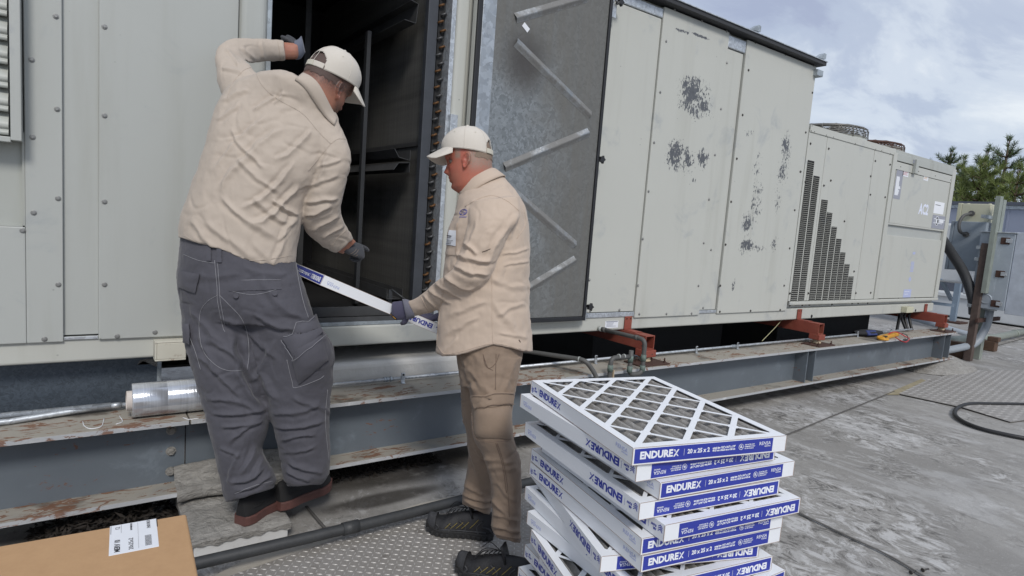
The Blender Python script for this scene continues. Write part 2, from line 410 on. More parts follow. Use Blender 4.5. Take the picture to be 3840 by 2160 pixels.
def roofmat():
    """grey weathered roof coating: streaks running across, pale flakes, dark stains, blackish patches below the beam"""
    n = NT('weathered roof coating')
    v = n.map((1.0, .42, 1), rot=(0, 0, R(10))); vf = n.map((3.2, 1.5, 1), rot=(0, 0, R(10)))
    c = n.mix(n.noise(.9, 7, .62, .4), (.235, .224, .207), (.375, .363, .345))
    c = n.mix(n.mth('MULTIPLY', n.step(n.noise(1.6, 8, .66, .6, v), .44, .62), .42), c, (.165, .157, .145))
    c = n.mix(n.mth('MULTIPLY', n.step(n.noise(1.9, 8, .68, .8, n.map((.9, .45, 1), (5, 2, 0), (0, 0, R(12)))), .53, .63), .40), c, (.48, .477, .475))
    c = n.mix(n.mth('MULTIPLY', n.step(n.noise(1.0, 7, .7, .7, vf), .50, .72), .28), c, (.15, .143, .132))
    c = n.mix(n.mth('MULTIPLY', n.step(n.noise(1.3, 10, .76, .5, n.map((3.6, 1.9, 1), (2, 7, 0), (0, 0, R(6)))), .56, .62), .40), c, (.55, .545, .54))
    pk = n.step(n.noise(1.0, 5, .6, .4, n.map((.8, .9, 1), (4.4, 1.2, 0))), .47, .62)
    fl = n.noise(7.5, 12, .78, 1.1, n.map((1.3, .8, 1), rot=(0, 0, R(14))))
    c = n.mix(n.mth('MULTIPLY', n.mth('MULTIPLY', pk, n.step(fl, .515, .555)), .70), c, (.57, .565, .56))
    c = n.mix(n.mth('MULTIPLY', pk, n.mth('MULTIPLY', n.step(fl, .455, .425), .85)), c, (.085, .08, .074))
    ring = n.noise(14, 7, .72, 1.6); pk2 = n.step(n.noise(1.9, 4, .5, .3, n.map((1, 1.3, 1), (1.7, 3.3, 0))), .54, .64)
    c = n.mix(n.mth('MULTIPLY', pk2, n.mth('MULTIPLY', n.step(ring, .48, .43), .65)), c, (.11, .105, .10))
    c = n.mix(n.mth('MULTIPLY', pk2, n.mth('MULTIPLY', n.step(ring, .55, .60), .45)), c, (.52, .52, .51))
    c = n.mix(n.mth('MULTIPLY', n.step(n.noise(8, 10, .78, .4), .53, .59), .20), c, (.13, .123, .112)); c = n.mix(n.mth('MULTIPLY', n.step(n.noise(11, 10, .78, .6, n.map((1, 1, 1), (3, 9, 0))), .57, .62), .20), c, (.52, .515, .505))
    c = n.mix(n.mth('MULTIPLY', n.step(n.noise(34, 6, .75), .58, .72), .38), c, (.13, .125, .115))
    c = n.mix(n.mth('MULTIPLY', n.step(n.noise(75, 4, .7), .60, .70), .34), c, (.58, .575, .56))
    # blackish patches on the roof below the beam
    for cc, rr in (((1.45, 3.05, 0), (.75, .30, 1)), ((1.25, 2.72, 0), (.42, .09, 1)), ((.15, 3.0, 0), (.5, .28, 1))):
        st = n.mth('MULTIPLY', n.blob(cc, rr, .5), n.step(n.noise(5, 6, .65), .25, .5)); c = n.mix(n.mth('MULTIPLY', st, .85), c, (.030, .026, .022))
    h = n.mix(.5, n.noise(5, 7, .65, .6), fl)
    return n.done(c, n.mth('ADD', n.mth('MULTIPLY', n.noise(2, 5), .3), .48), 0, n.bump(n.noise(120, 5, .75), .003, .7, n.bump(h, .014, .7)))
M['roof'] = roofmat()
def platemat():
    n = NT('worn tread plate'); c = n.mix(n.noise(3, 6, .6, .4), (.22, .205, .185), (.36, .345, .33)); c = n.mix(n.mth('MULTIPLY', n.step(n.noise(11, 6, .7), .55, .7), .6), c, (.13, .115, .10))
    return n.done(c, .55, 0.1, n.bump(n.noise(90, 4), .001, .4))
M['plate'] = platemat()
def lugmat():
    n = NT('scuffed tread lug'); c = n.mix(n.noise(5, 5, .6, .3), (.34, .325, .305), (.56, .55, .535)); return n.done(c, .45, .15)
M['lug'] = lugmat()
M['seam'] = plain('roof seam tar', (.10, .095, .09), .8, var=.4, scale=6)
M['litter'] = plain('rotten leaf litter', (.022, .017, .013), .95, var=.7, scale=60)
# ================================================================= the roof
mb = MB()
g = np.zeros((61, 81, 3)); X = np.concatenate([np.linspace(-6, 14, 61), np.linspace(15, 60, 20)]); Y = np.concatenate([np.linspace(-6, 5, 41), np.linspace(5.6, 40, 20)])
g[..., 0] = X[None, :]; g[..., 1] = Y[:, None]
flat = g.reshape(-1, 3); flat[:, 2] = fbm(flat*[.55, .55, 0]+3.3, 3)*.006 - .005
near = ((abs(flat[:, 0]-1.2) < 1.6) & (abs(flat[:, 1]-1.4) < 1.4)); flat[near, 2] = -.006
roof = mb.grid(g).build('roof', M['roof']); kind(roof, 'structure')
mb = MB(); mb.box(-900, 900, -900, 900, -9.2, -9.0); gr = mb.build('ground', plain('distant ground', (.05, .06, .035), .9, obj=False, scale=.05)); kind(gr, 'structure')
mb = MB(); mb.box(-6.3, 60.3, -6.3, 40.3, -9.0, -.06); bl = mb.build('roof_edge', M['blue_case']); kind(bl, 'structure')

# seams where the roof sheets lap
def roof_seam(pts, w=.016, h=.006):
    m = MB()
    m.tube([V3(p)+[0, 0, .003] for p in spline(pts, 6)], w/2, 6); me = m.mesh('roof_seam')
    for v in me.vertices: v.co.z = .004 + (v.co.z-.004)*.35
    o = link('roof_seam', me, M['seam']); kind(o, 'structure')
for q in (((1930, 1110), (1990, 1090), (2100, 1045), (2250, 985)), ((1920, 1240), (1952, 1262), (2100, 1335), (2230, 1396), (2330, 1455)),
          ((770, 1275), (800, 1310), (822, 1335)), ((2330, 912), (2450, 885), (2600, 845))):
    roof_seam([at(*p, Z=0.0) for p in q])
# lapped membrane patch below the tread plate
mb = MB(); pp = [at(*p, Z=0)[:2] for p in ((520, 1462), (640, 1398), (785, 1372), (792, 1362), (870, 1328), (1060, 1268), (1305, 1216), (1330, 1240), (1345, 1280))] + [(2.0, 1.0), (.5, 1.0)]
mb.prism([tuple(p) for p in pp[::-1]], (0, 0, .0), (1, 0, 0), (0, 1, 0), (0, 0, 1), .006)
kind(mb.build('membrane_patch', plain('lighter membrane patch', (.40, .375, .33), .8, obj=False, var=.25, scale=9, bump=.002, bscale=40), fix=True), 'structure')

# ----------------------------------------------------------------- walkway tread plates
def tread_plate(name, label, corners, ang, z, pitch, lug, limit):
    t = thing(name, label, 'tread plate', (corners[0][0], corners[0][1], 0), 'walkway tread plates')
    mb = MB(); mb.prism(corners, (0, 0, z), (1, 0, 0), (0, 1, 0), (0, 0, 1), .004); mb.build('plate', M['plate'], t, fix=True)
    P = np.array(corners); lo, hi = P.min(0), P.max(0); m = MB(); c, s_ = math.cos(ang), math.sin(ang)
    def inside(x, y):
        k = False; n = len(P)
        for i in range(n):
            x1, y1 = P[i]; x2, y2 = P[i-1]
            if (y1 > y) != (y2 > y) and x < (x2-x1)*(y-y1)/(y2-y1)+x1: k = not k
        return k
    R_ = int(max(hi-lo)/pitch)+3; ctr = (lo+hi)/2; cnt = 0
    for i in range(-R_, R_):
        for j in range(-R_, R_):
            u, v = i*pitch, j*pitch
            x, y = ctr[0]+u*c-v*s_, ctr[1]+u*s_+v*c
            if not inside(x, y): continue
            a = ang + (R(45) if (i+j) % 2 else R(-45)); d = np.array([math.cos(a), math.sin(a), 0]); n = np.array([-d[1], d[0], 0]); o = np.array([x, y, z+.0035])
            L, w, h = lug, lug*.26, .0028
            vs = [o-d*L/2, o+n*w/2, o+d*L/2, o-n*w/2, o-d*L*.28+[0, 0, h], o+n*w*.22+[0, 0, h], o+d*L*.28+[0, 0, h], o-n*w*.22+[0, 0, h]]
            m.add(vs, [(0, 3, 7, 4), (3, 2, 6, 7), (2, 1, 5, 6), (1, 0, 4, 5), (4, 7, 6, 5)])
    kind(m.build('raised_lug', M['lug'], t), 'stuff')
    return t
pa = [at(*p, Z=.01)[:2] for p in ((579, 1449), (872, 1346), (1060, 1290), (1309, 1229))]
d0 = unit(np.append(pa[2]-pa[0], 0)); ang0 = math.atan2(d0[1], d0[0])
pa = [tuple(p) for p in pa] + [(2.02, 2.36), (2.02, .62), (.28, .62), (.28, 2.1)]
tread_plate('tread_plate', 'worn steel tread plate on the roof under the standing worker and the filter stack', pa[::-1], ang0, .007, .026, .026, 0)
pb = [tuple(at(*p, Z=.01)[:2]) for p in ((2262, 990), (2330, 957), (2400, 940), (2470, 933), (2600, 930), (2640, 1048), (2542, 1061), (2420, 1024))]
tread_plate('tread_plate', 'further tread plate lying beyond the black hose, its left edge stained yellow', pb[::-1], R(8), .006, .06, .055, 0)
m = MB(); m.prism([tuple(at(*p, Z=.005)[:2]) for p in ((2225, 992), (2262, 992), (2332, 958), (2318, 953))][::-1], (0, 0, .001), (1, 0, 0), (0, 1, 0), (0, 0, 1), .004)
kind(m.build('stained_strip', plain('ochre stained roof', (.30, .26, .17), .8, var=.5, scale=9, obj=False), fix=True), 'structure')

# ----------------------------------------------------------------- leaf litter below the beams
def litter(x0, x1, y0, y1, n, h):
    m = MB()
    for _ in range(n):
        x, y = random.uniform(x0, x1), random.uniform(y0, y1); k = 1-abs(2*(x-x0)/(x1-x0)-1)**3; z = random.uniform(0, h*k)
        a = random.uniform(0, 6.28); d = np.array([math.cos(a), math.sin(a), random.uniform(-.5, .5)]); s = np.array([-d[1], d[0], random.uniform(-.6, .6)])
        o = np.array([x, y, z+.002]); L, w = random.uniform(.008, .03), random.uniform(.002, .008)
        m.add([o-d*L, o+s*w, o+d*L, o-s*w], [(0, 1, 2, 3)])
    return m
m = litter(-.16, .37, 2.60, 3.1, 2600, .10); m2 = litter(.80, 1.75, 2.98, 3.25, 2200, .06); m.add(m2.v, m2.f)
o = m.build('leaf_litter', M['litter']); tag(o, 'dark rotten leaf litter heaped below the blue steel beam', 'leaf litter', kind='stuff')

# ================================================================= steel beams and their blocks
FZ0, FZ1 = .140, .478; FY0, FY1, WY = 2.85, 3.13, 2.985
def beam(name, label, x0, x1, stiff=(), bolts=()):
    t = thing(name, label, 'steel beam', ((x0+x1)/2, WY, FZ0), 'steel beams carrying the rooftop unit')
    MB().box(x0, x1, FY0, FY1, FZ1-.019, FZ1).build('flange', M['steel_top'], t, .002)
    MB().box(x0, x1, FY0, FY1, FZ0, FZ0+.019).build('flange', M['steel_top'], t, .002)
    for z in (FZ1-.019, FZ0): MB().box(x0+.002, x1-.002, FY0-.0025, FY0-.0002, z+.0005, z+.0185).build('flange_edge', M['steel_edge'], t)
    MB().box(x0, x1, WY-.007, WY+.007, FZ0+.019, FZ1-.019).build('web', M['steel'], t)
    for x in stiff: MB().box(x-.006, x+.006, FY0+.012, WY-.007, FZ0+.019, FZ1-.019).build('stiffener', M['steel'], t, .0015)
    for p in bolts:
        c = at(*p, Y=WY-.01); m = MB(); m.lathe([(.021, 0), (.021, .003)], (c[0], WY-.007, c[2]), (0, -1, 0), 16); m.lathe([(.0165, .003), (.0165, .013), (.014, .016)], (c[0], WY-.007, c[2]), (0, -1, 0), 6, False)
        m.build('bolt', M['mastic'], t)
    return t
JX = .3985
beam('steel_beam', 'blue grey beam at lower left with three big bolts by its end', -2.2, JX-.003, (), ((431, 1083), (430, 1135), (429, 1186)))
beam('steel_beam', 'long blue grey beam running right from the joint behind the leaning worker', JX+.003, 8.93, (5.462, 5.597, 8.60, 8.79))
t = thing('steel_beam', 'far beam in the shade below the back of the rooftop unit', 'steel beam', (3, 5.3, FZ0), 'steel beams carrying the rooftop unit')
MB().box(-2.2, 8.93, 5.15, 5.43, FZ1-.02, FZ1).build('flange', M['steel_top'], t); MB().box(-2.2, 8.93, 5.15, 5.43, FZ0, FZ0+.02).build('flange', M['steel_top'], t); MB().box(-2.2, 8.93, 5.28, 5.3, FZ0+.02, FZ1-.02).build('web', M['steel'], t)
# chalk marks on the flange
m = MB()
for st in (((208, 1060), (212, 1071), (225, 1078), (246, 1076), (257, 1070), (262, 1052)), ((300, 1046), (308, 1060), (292, 1067)), ((460, 1050), (475, 1055), (500, 1052))):
    pts = [at(*p, Z=FZ1+.001) for p in spline([(*p, 0) for p in st], 5) for p in [p[:2]]]
    m.tube(pts, .0016, 4)
kind(tag(m.build('chalk_mark', M['white_ink'], bpy.data.objects['steel_beam'])), 'stuff')

def sealed_block(name, label, x0, x1, y0, y1, zt, mound=()):
    t = thing(name, label, 'support block', ((x0+x1)/2, (y0+y1)/2, 0), 'blocks below the beams')
    MB().box(x0+.002, x1-.002, y0+.004, y1, 0, zt*.80).build('block', M['block'], t, .004)
    nx, ny = 50, 40; P = np.zeros((ny, nx, 3)); u = np.linspace(0, 1, nx); v = np.linspace(0, 1, ny)
    P[..., 0] = x0-.012+(x1-x0+.024)*u[None, :]; P[..., 1] = y0-.006+(y1-y0)*v[:, None]
    f = P.reshape(-1, 3); e = np.minimum(np.minimum(u[None, :], 1-u[None, :])*9, np.minimum(v[:, None]*12, 1)).clip(0, 1)**.5
    w = fbm(f*[7, 9, 0]+1.7, 4).reshape(ny, nx); edge = zt*(.76+.10*fbm(f*[14, 3, 0], 3).reshape(ny, nx))
    P[..., 2] = edge + (zt*(.90+.25*v[:, None]**2) - edge + .010*w)*e
    for cx, cy, r, h in mound: P[..., 2] += h*np.exp(-((P[..., 0]-cx)**2/r[0]**2+(P[..., 1]-cy)**2/r[1]**2))
    m = MB().grid(P); k = len(m.v); low = P.copy(); low[..., 2] = np.minimum(low[..., 2], zt*.35)
    border = [(0, j) for j in range(nx)] + [(i, nx-1) for i in range(1, ny)]
    ring = [(0, j) for j in range(nx)] + [(i, nx-1) for i in range(1, ny)] + [(ny-1, j) for j in range(nx-2, -1, -1)] + [(i, 0) for i in range(ny-2, 0, -1)]
    top = [P[i, j] for i, j in ring]; bot = [V3(p)*[1, 1, 0]+[0, 0, zt*.56+.004*math.sin(.9*a)+.004*math.sin(.37*a)] + [0, .002, 0] for a, p in enumerate(top)]
    n = len(ring); m.add(top+bot, [(i, n+i, n+(i+1) % n, (i+1) % n) for i in range(n)], True)
    m.build('mastic_cover', M['mastic'], t, fix=True)
    return t
sealed_block('support_block', 'white block smeared with grey mastic under the shoes of the leaning worker', .375, .742, 2.535, 3.2, .098, ((.42, 2.97, (.05, .05), .05),))
m = MB(); P = np.zeros((14, 40, 3)); u = np.linspace(0, 1, 40); v = np.linspace(0, 1, 14)
x0, x1 = .352, 1.02
P[..., 0] = x0+(x1-x0)*u[None, :]; prof = np.array([(WY-.009, .255), (WY-.02, .262), (WY-.035, .258), (WY-.045, .235), (WY-.05, .21), (WY-.055, .185), (WY-.065, .172), (WY-.085, .168), (WY-.11, .167), (2.848, .166), (2.842, .158), (2.842, .13), (2.85, .118), (2.86, .11)])
P[..., 1] = prof[:, 0][:, None]; P[..., 2] = prof[:, 1][:, None]
w = fbm(P.reshape(-1, 3)*[12, 12, 18], 4).reshape(14, 40); P[..., 2] += w*.014 - .03*np.abs(u[None, :]-.5)*2*(prof[:, 1][:, None] > .2); P[..., 1] -= np.abs(w)*.008
o = m.grid(P).build('mastic_fillet', M['mastic'], bpy.data.objects['support_block'], fix=True)
# mound at the far end of the beam
t = thing('support_block', 'sloped grey mastic mound at the far right end of the blue beam', 'support block', (8.85, 3.0, 0), 'blocks below the beams')
P = np.zeros((30, 40, 3)); a = np.linspace(0, 2*math.pi, 40); r = np.linspace(0, 1, 30)
P[..., 0] = 8.92+.72*r[:, None]*np.cos(a)[None, :]; P[..., 1] = 3.0+.36*r[:, None]*np.sin(a)[None, :]; w = fbm(P.reshape(-1, 3)*[5, 5, 0], 4).reshape(30, 40)
P[..., 2] = .152*np.clip(1.5*(1-r[:, None]), 0, 1)**.8 + .02*w*(1-r[:, None]); P[:, -1] = P[:, 0]
MB().grid(P).build('mastic_cover', M['mastic'], t)

# ================================================================= red oxide supports
def support(x, label):
    t = thing('steel_support', label, 'steel bracket', (x, 2.97, FZ1), 'red steel supports on the beam')
    y0, w, z0, z1 = 2.945, .048, .580, .684
    m = MB(); wl = .007
    m.box(x-w, x+w, y0, 5.35, z1-wl, z1).box(x-w, x+w, y0, 5.35, z0, z0+wl).box(x-w, x-w+wl, y0, 5.35, z0+wl, z1-wl).box(x+w-wl, x+w, y0, 5.35, z0+wl, z1-wl); m.build('tube', M['red'], t, .001)
    m = MB(); m.box(x-.038, x+.038, 3.174, 3.182, z1+.006, z1+.105).box(x-.038, x+.038, 3.06, 3.182, z1+.0005, z1+.0058); m.build('angle_clip', M['red'], t, .002)
    for dx in (-.02, .02): m = MB(); m.lathe([(.006, 0), (.006, .004)], (x+dx, 3.174, z1+.088), (0, -1, 0), 10); m.build('bolt', M['rust_dark'], t)
    MB().box(x-.055, x+.055, 2.925, 3.03, .528, .579).build('isolator_cap', M['red'], t, .004)
    m = MB(); m.lathe([(.034, FZ1+.012), (.040, FZ1+.016), (.040, FZ1+.026), (.030, FZ1+.030), (.038, FZ1+.036), (.038, FZ1+.048)], (x, 2.975, 0), n=18); m.build('spring_seat', M['spring_cream'], t)
    MB().box(x-.15, x+.15, 2.865, 3.045, FZ1+.0004, FZ1+.011).build('base_plate', M['rust_dark'], t, .002)
    for dx, dy in ((-.12, 2.895), (.12, 2.895), (-.08, 2.985), (.08, 2.985)):
        m = MB(); m.lathe([(.011, 0), (.011, .010)], (x+dx, dy, FZ1+.011), n=6, smooth=False); m.tube([(x+dx, dy, FZ1+.021), (x+dx, dy, FZ1+.045)], .0055, 8); m.build('anchor_bolt', M['rust_dark'], t)
    return t
support(3.395, 'red steel support with a hollow end beside the looping grey drain pipe')
support(5.80, 'red steel support with a hollow end left of the multimeter pouch, under the louvred section')
support(8.78, 'rusty red support at the far right end of the beam')

# ================================================================= the rooftop unit
RZ0, RZ1 = .685, .80; FYP = 3.17
U = thing('rooftop_unit', 'long cream sheet metal rooftop air handler with its access door standing open', 'air handler', (3.0, 3.3, RZ0))
# base rail
m = MB(); m.box(-3.0, 9.03, 3.186, 3.26, RZ0, RZ1-.002); m.build('base_rail', M['cream'], U, .012, 3)
MB().box(-3.0, 9.03, 5.34, 5.41, RZ0, RZ1).build('base_rail', M['cream'], U, .006)
MB().box(-3.0, 9.02, 3.262, 5.338, RZ0+.03, RZ0+.05).build('bottom_pan', M['inside'], U)
# casing behind the panels
def casing(x0, x1, z1, y1=5.4): return MB().box(x0, x1, 3.214, y1, RZ1, z1).build('casing', M['cream_left'] if x1 < 1 else M['cream'], U)
casing(-3.0, .600, 3.06); casing(1.86, 5.54, 3.06); casing(5.56, 9.03, 2.50)
# open chamber
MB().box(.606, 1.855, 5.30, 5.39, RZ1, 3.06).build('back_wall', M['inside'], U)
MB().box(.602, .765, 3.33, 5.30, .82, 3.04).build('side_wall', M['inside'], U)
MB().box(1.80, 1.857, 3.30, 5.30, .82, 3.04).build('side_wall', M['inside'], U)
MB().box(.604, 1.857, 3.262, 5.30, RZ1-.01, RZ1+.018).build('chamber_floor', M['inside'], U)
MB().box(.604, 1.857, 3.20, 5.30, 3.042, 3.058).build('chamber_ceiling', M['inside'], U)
m = MB(); m.box(.768, 1.735, 3.205, 3.222, RZ1, .842).box(.768, 1.735, 3.222, 3.27, RZ1+.02, .832).box(.768, 1.735, 3.36, 3.375, RZ1+.02, .875); m.build('sill', M['inside_metal'], U, .001)
MB().box(.768, 1.735, 3.19, 3.2045, RZ1-.001, .818).build('sill_lip', M['galv_dull'], U, .001)
# jambs
MB().box(.616, .748, 3.176, 3.3, .80, 3.06).build('jamb', M['cream_left'], U, .035, 5)
MB().box(.7485, .770, 3.205, 3.34, .81, 3.06).build('jamb_edge', M['galv_dull'], U, .002)
MB().box(1.736, 1.764, 3.185, 3.30, .80, 3.06).build('jamb_edge', M['galv_bright'], U, .001)
MB().box(1.766, 1.850, 3.172, 3.29, .80, 3.06).build('jamb', M['cream'], U, .022, 4)
MB().box(1.752, 1.80, 3.155, 3.1845, 1.865, 2.02).build('hinge_plate', M['galv_bright'], U, .002)
# coil (fins), its frame, copper bends
def coilmat():
    n = NT('dusty coil fins'); b = n.noise(1, 5, .6, .2, n.map((2, .5, 14))); c = n.mix(b, (.05, .05, .048), (.20, .197, .185))
    w = n.noise(1, 1, .5, 0, n.map((1, 380, .6))); return n.done(n.mix(n.mth('MULTIPLY', n.step(w, .4, .6), .3), c, (.006, .006, .006)), .6, .2, n.bump(w, .002, .4))
M['coil'] = coilmat()
for z0, z1 in ((.90, 1.835), (1.862, 3.02)): MB().box(1.655, 1.79, 3.305, 5.28, z0, z1).build('coil', M['coil'], U)
MB().box(1.645, 1.79, 3.303, 5.28, 1.836, 1.861).build('coil_rail', M['inside_metal'], U)
m = MB(); m.box(1.628, 1.69, 3.262, 3.304, .84, 3.03); m.build('coil_frame', plain('slate coil frame', (.055, .06, .07), .5, .2, var=.3, scale=10), U, .003)
bmesh_ = MB().tube([(0, -.002, -.012)] + arc((0, -.004, 0), (0, -1, 0), (0, 0, 1), .014, -80, 80, 6) + [(0, -.002, .012)], .0062, 7).mesh('tube_bend')
for i in range(46):
    z = .90+i*.0455; o = bpy.data.objects.new('tube_bend', bmesh_); COL.objects.link(o); o.parent = U; o.location = V3((1.712+(.010 if i % 2 else -.008), 3.262, z))-wloc(U)
    o.rotation_euler = (0, R(62), 0); o.scale = (1.05, 1.05, 1.05)
    if i and random.random() < .5: o.data = bmd_
    if i == 0: bmesh_.materials.append(M['copper']); bmd_ = bmesh_.copy(); bmd_.materials.clear(); bmd_.materials.append(M['inside_metal'])
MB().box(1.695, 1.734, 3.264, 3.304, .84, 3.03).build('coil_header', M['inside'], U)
# filter tracks and rack post in the chamber
def track(zc, hh, prof):
    m = MB(); poly = [(x, z) for x, z in prof]
    for a, b in zip(poly, poly[1:]):
        m.bar((a[0], 3.34, zc+a[1]), (a[0], 5.2, zc+a[1]), .001, .001) if False else None
        d = unit(np.array([b[0]-a[0], 0, b[1]-a[1]])); n_ = np.cross(d, (0, 1, 0)); c = V3((((a[0]+b[0])/2), 4.27, zc+(a[1]+b[1])/2))
        m.obox(c, (d, (0, 1, 0), n_), (math.hypot(b[0]-a[0], b[1]-a[1])/2, .93, .0012))
    return m
track(2.58, .1, [(1.52, -.055), (1.59, -.06), (1.60, .05), (1.555, .06)]).build('filter_track', M['inside_metal'], U)
track(1.745, .06, [(1.50, .055), (1.53, .01), (1.60, .0), (1.60, .06)]).build('filter_track', M['inside_metal'], U)
track(1.735, .06, [(1.50, -.055), (1.53, -.012), (1.60, -.004), (1.60, -.06)]).build('filter_track', M['inside_metal'], U)
track(.93, .06, [(1.50, .05), (1.50, -.01), (1.60, -.01), (1.60, .05)]).build('filter_track', M['inside_metal'], U)
m = MB(); m.box(1.446, 1.470, 3.70, 3.705, .84, 2.52).box(1.446, 1.450, 3.705, 3.74, .84, 2.52); m.build('rack_post', M['rack_metal'], U)
m = MB(); m.box(1.32, 1.36, 4.55, 4.555, .84, 2.9); m.build('rack_post', M['inside_metal'], U)
m = MB(); m.tube([at(985, 728, Y=3.36), at(1040, 768, Y=3.30)], .006, 6); m.build('stay_rod', M['rack_metal'], U); m = MB(); c = at(982, 745, Y=3.36); m.box(c[0]-.012, c[0]+.012, 3.36, 3.364, c[2]-.07, c[2]+.04); m.build('stay_tab', M['rack_metal'], U)

# panels with their screws
_scr = MB(); _scr.lathe([(.0105, 0), (.0105, .0015), (.009, .0022)], (0, 0, 0), (0, -1, 0), 14); _scr.lathe([(.0064, .002), (.0064, .0065), (.0052, .0075)], (0, 0, 0), (0, -1, 0), 6, False)
SCREW = _scr.mesh('screw'); SCREW.materials.append(M['screw']); SCREWD = SCREW.copy(); SCREWD.materials.clear(); SCREWD.materials.append(M['screw_dark'])
def screws(parent, pts, y, dark=False, name='screw', s=1.0):
    for p in pts:
        c = at(*p, Y=y) if len(p) == 2 else V3(p); o = bpy.data.objects.new(name, SCREWD if dark else SCREW); COL.objects.link(o); o.parent = parent
        o.location = V3((c[0], y, c[2]))-wloc(parent); o.rotation_euler = (0, random.uniform(0, 6), 0); o.scale = (s,)*3
def panel(x0, x1, z0, z1, mat='cream', y=FYP, d=.036, bev=.0035, name='panel', parent=None):
    return MB().box(x0, x1, y, y+d, z0, z1).build(name, M[mat], parent or U, bev, 2)
sc = lambda k, ox, oy, pts: [((ox+x/k)/1.490683, (oy+y/k)/1.490683) for x, y in pts]
# left louvre hood with the sunk panel below it
p1 = panel(-3.0, -.168, .781, 1.262, 'cream_left'); p1b = panel(-.1675, -.045, .781, 3.055, 'cream_left')
MB().box(-3.0, -.170, 3.19, 3.2135, 1.266, 1.64).build('sunk_panel', M['cream_dirty'], U)
m = MB(); m.box(-.176, -.168, 3.172, 3.19, 1.262, 1.64).box(-3.0, -.17, 3.172, 3.19, 1.2625, 1.268); m.build('sealant_bead', M['cream_dirty'], U)
screws(p1b, sc(4.025, 0, 0, [(843, 248), (478, 902)]) + sc(2.786, 0, 360, [(597, 138), (341, 430), (607, 1070), (352, 1220)]) + [(147, 716), (112, 853)], FYP)
screws(p1, [(57, 580), (-60, 592)], FYP)
H = MB(); H.box(-.205, -.172, 3.085, 3.168, 1.60, 3.05).box(-3.0, -.205, 3.09, 3.168, 1.592, 1.612); H.build('louvre_hood', M['cream_left'], U, .002)
MB().box(-3.0, -.206, 3.16, 3.1685, 1.612, 3.05).build('hood_back', M['cream_dirty'], U)
bl_ = MB(); prof = [(.0, .085), (-.008, .088), (-.030, .060), (-.052, .028), (-.058, .012), (-.054, .004), (-.050, .002), (-.050, -.004), (-.056, -.006), (-.056, -.022), (-.050, -.022)]
A = [(-3.0, 3.158+y, z) for y, z in prof]; B = [(-.212, 3.158+y, z) for y, z in prof]; bl_.grid([A, B], True)
bme = bl_.mesh('louvre_blade', wloc(U)); bme.materials.append(M['cream_dirty'])
bk = MB(); bk.box(-.242, -.207, 3.148, 3.157, -.006, .008); bk.lathe([(.0085, 0), (.0085, .006)], (-.236, 3.148, .001), (0, -1, 0), 6, False); tabme = bk.mesh('blade_tab', wloc(U)); tabme.materials.append(M['screw'])
for i in range(16):
    for nm, me, dz in (('louvre_blade', bme, 1.640), ('blade_tab', tabme, 1.742)):
        o = bpy.data.objects.new(nm, me); COL.objects.link(o); o.parent = U; o.location = (0, 0, dz+i*.0885)
# second left panel
p2 = panel(.079, .614, .784, 3.055, 'cream_left')
screws(p2, sc(4.025, 0, 0, [(1578, 405)]) + sc(2.786, 0, 360, [(1092, 206), (1092, 1105)]) + [(263, 716), (295, 846), (390, 836), (560, 822)], FYP)
MB().box(-.045, .079, 3.19, 3.2135, .806, 3.055).build('channel_strip', M['cream_left'], U, .001)
MB().box(-.043, .077, 3.176, 3.1855, .787, .8).build('channel_foot', M['galv_bright'], U, .001)
# lifting lug on the rail
m = MB(); m.box(.288, .414, 3.115, 3.185, .682, .690).box(.288, .414, 3.115, 3.185, .765, .773).box(.288, .297, 3.115, 3.185, .690, .765).box(.297, .414, 3.115, 3.122, .690, .765)
def lugmat2():
    n = NT('rust stained cream lug'); c = n.mix(n.noise(10, 5), (.50, .48, .40), (.60, .58, .50)); k = n.step(n.noise(24, 6, .7, .4), .54, .66)
    z = n.xyz()[2]; e = n.mth('MAXIMUM', n.step(z, .715, .685), n.blob((.288, 3.1, .72), (.03, .2, .08), .6)); k = n.mth('MULTIPLY', k, n.mth('ADD', e, .12, True)); return n.done(n.mix(k, c, (.17, .075, .03)), .6)
m.build('lifting_lug', lugmat2(), U, .003)
m = MB(); c = at(2285, 783, Y=3.14); m.box(c[0]-.09, c[0]+.09, 3.12, 3.185, .70, .77); m.build('lifting_lug', M['cream_box'], U, .004)

# right hand panels, some chipped down to the primer
ch4 = []
def C(px, py, rx, rz, a=1.0): p = at(px, py, Y=FYP); ch4.append(((p[0], FYP, p[2]), (rx, .5, rz), a))
C(1750, 245, .34, .24, 1.0); C(1770, 230, .20, .14, .5); C(1700, 390, .16, .19, 1.0); C(1730, 405, .14, .16, .95); C(1768, 400, .13, .14, .8); C(1715, 78, .13, .022, 1.0); C(1765, 92, .20, .018, .9); C(1745, 455, .05, .05, .6)
M['cream_p4'] = painted('chipped cream paint', chips=ch4)
ch4 = []
C(1978, 370, .15, .24, .78); C(1968, 430, .17, .20, .72); C(1955, 500, .13, .30, .62); C(1905, 500, .17, .42, .66); C(1880, 570, .13, .25, .74); C(1880, 620, .2, .12, .82); C(1905, 625, .22, .05, .8); C(1950, 615, .1, .12, .7); C(1905, 415, .12, .2, .60); C(1885, 335, .12, .08, .5); C(1845, 715, .06, .1, .66)
M['cream_p5'] = painted('flaking cream paint', chips=ch4, grime=.8)
p3 = panel(2.905, 3.445, .826, 2.965, y=3.182, d=.03); screws(p3, sc(1.208, 2200, 0, [(297, 37), (12, 1268), (16, 1408), (148, 1404)]), 3.182)
p4 = panel(3.452, 4.225, .776, 3.050, 'cream_p4')
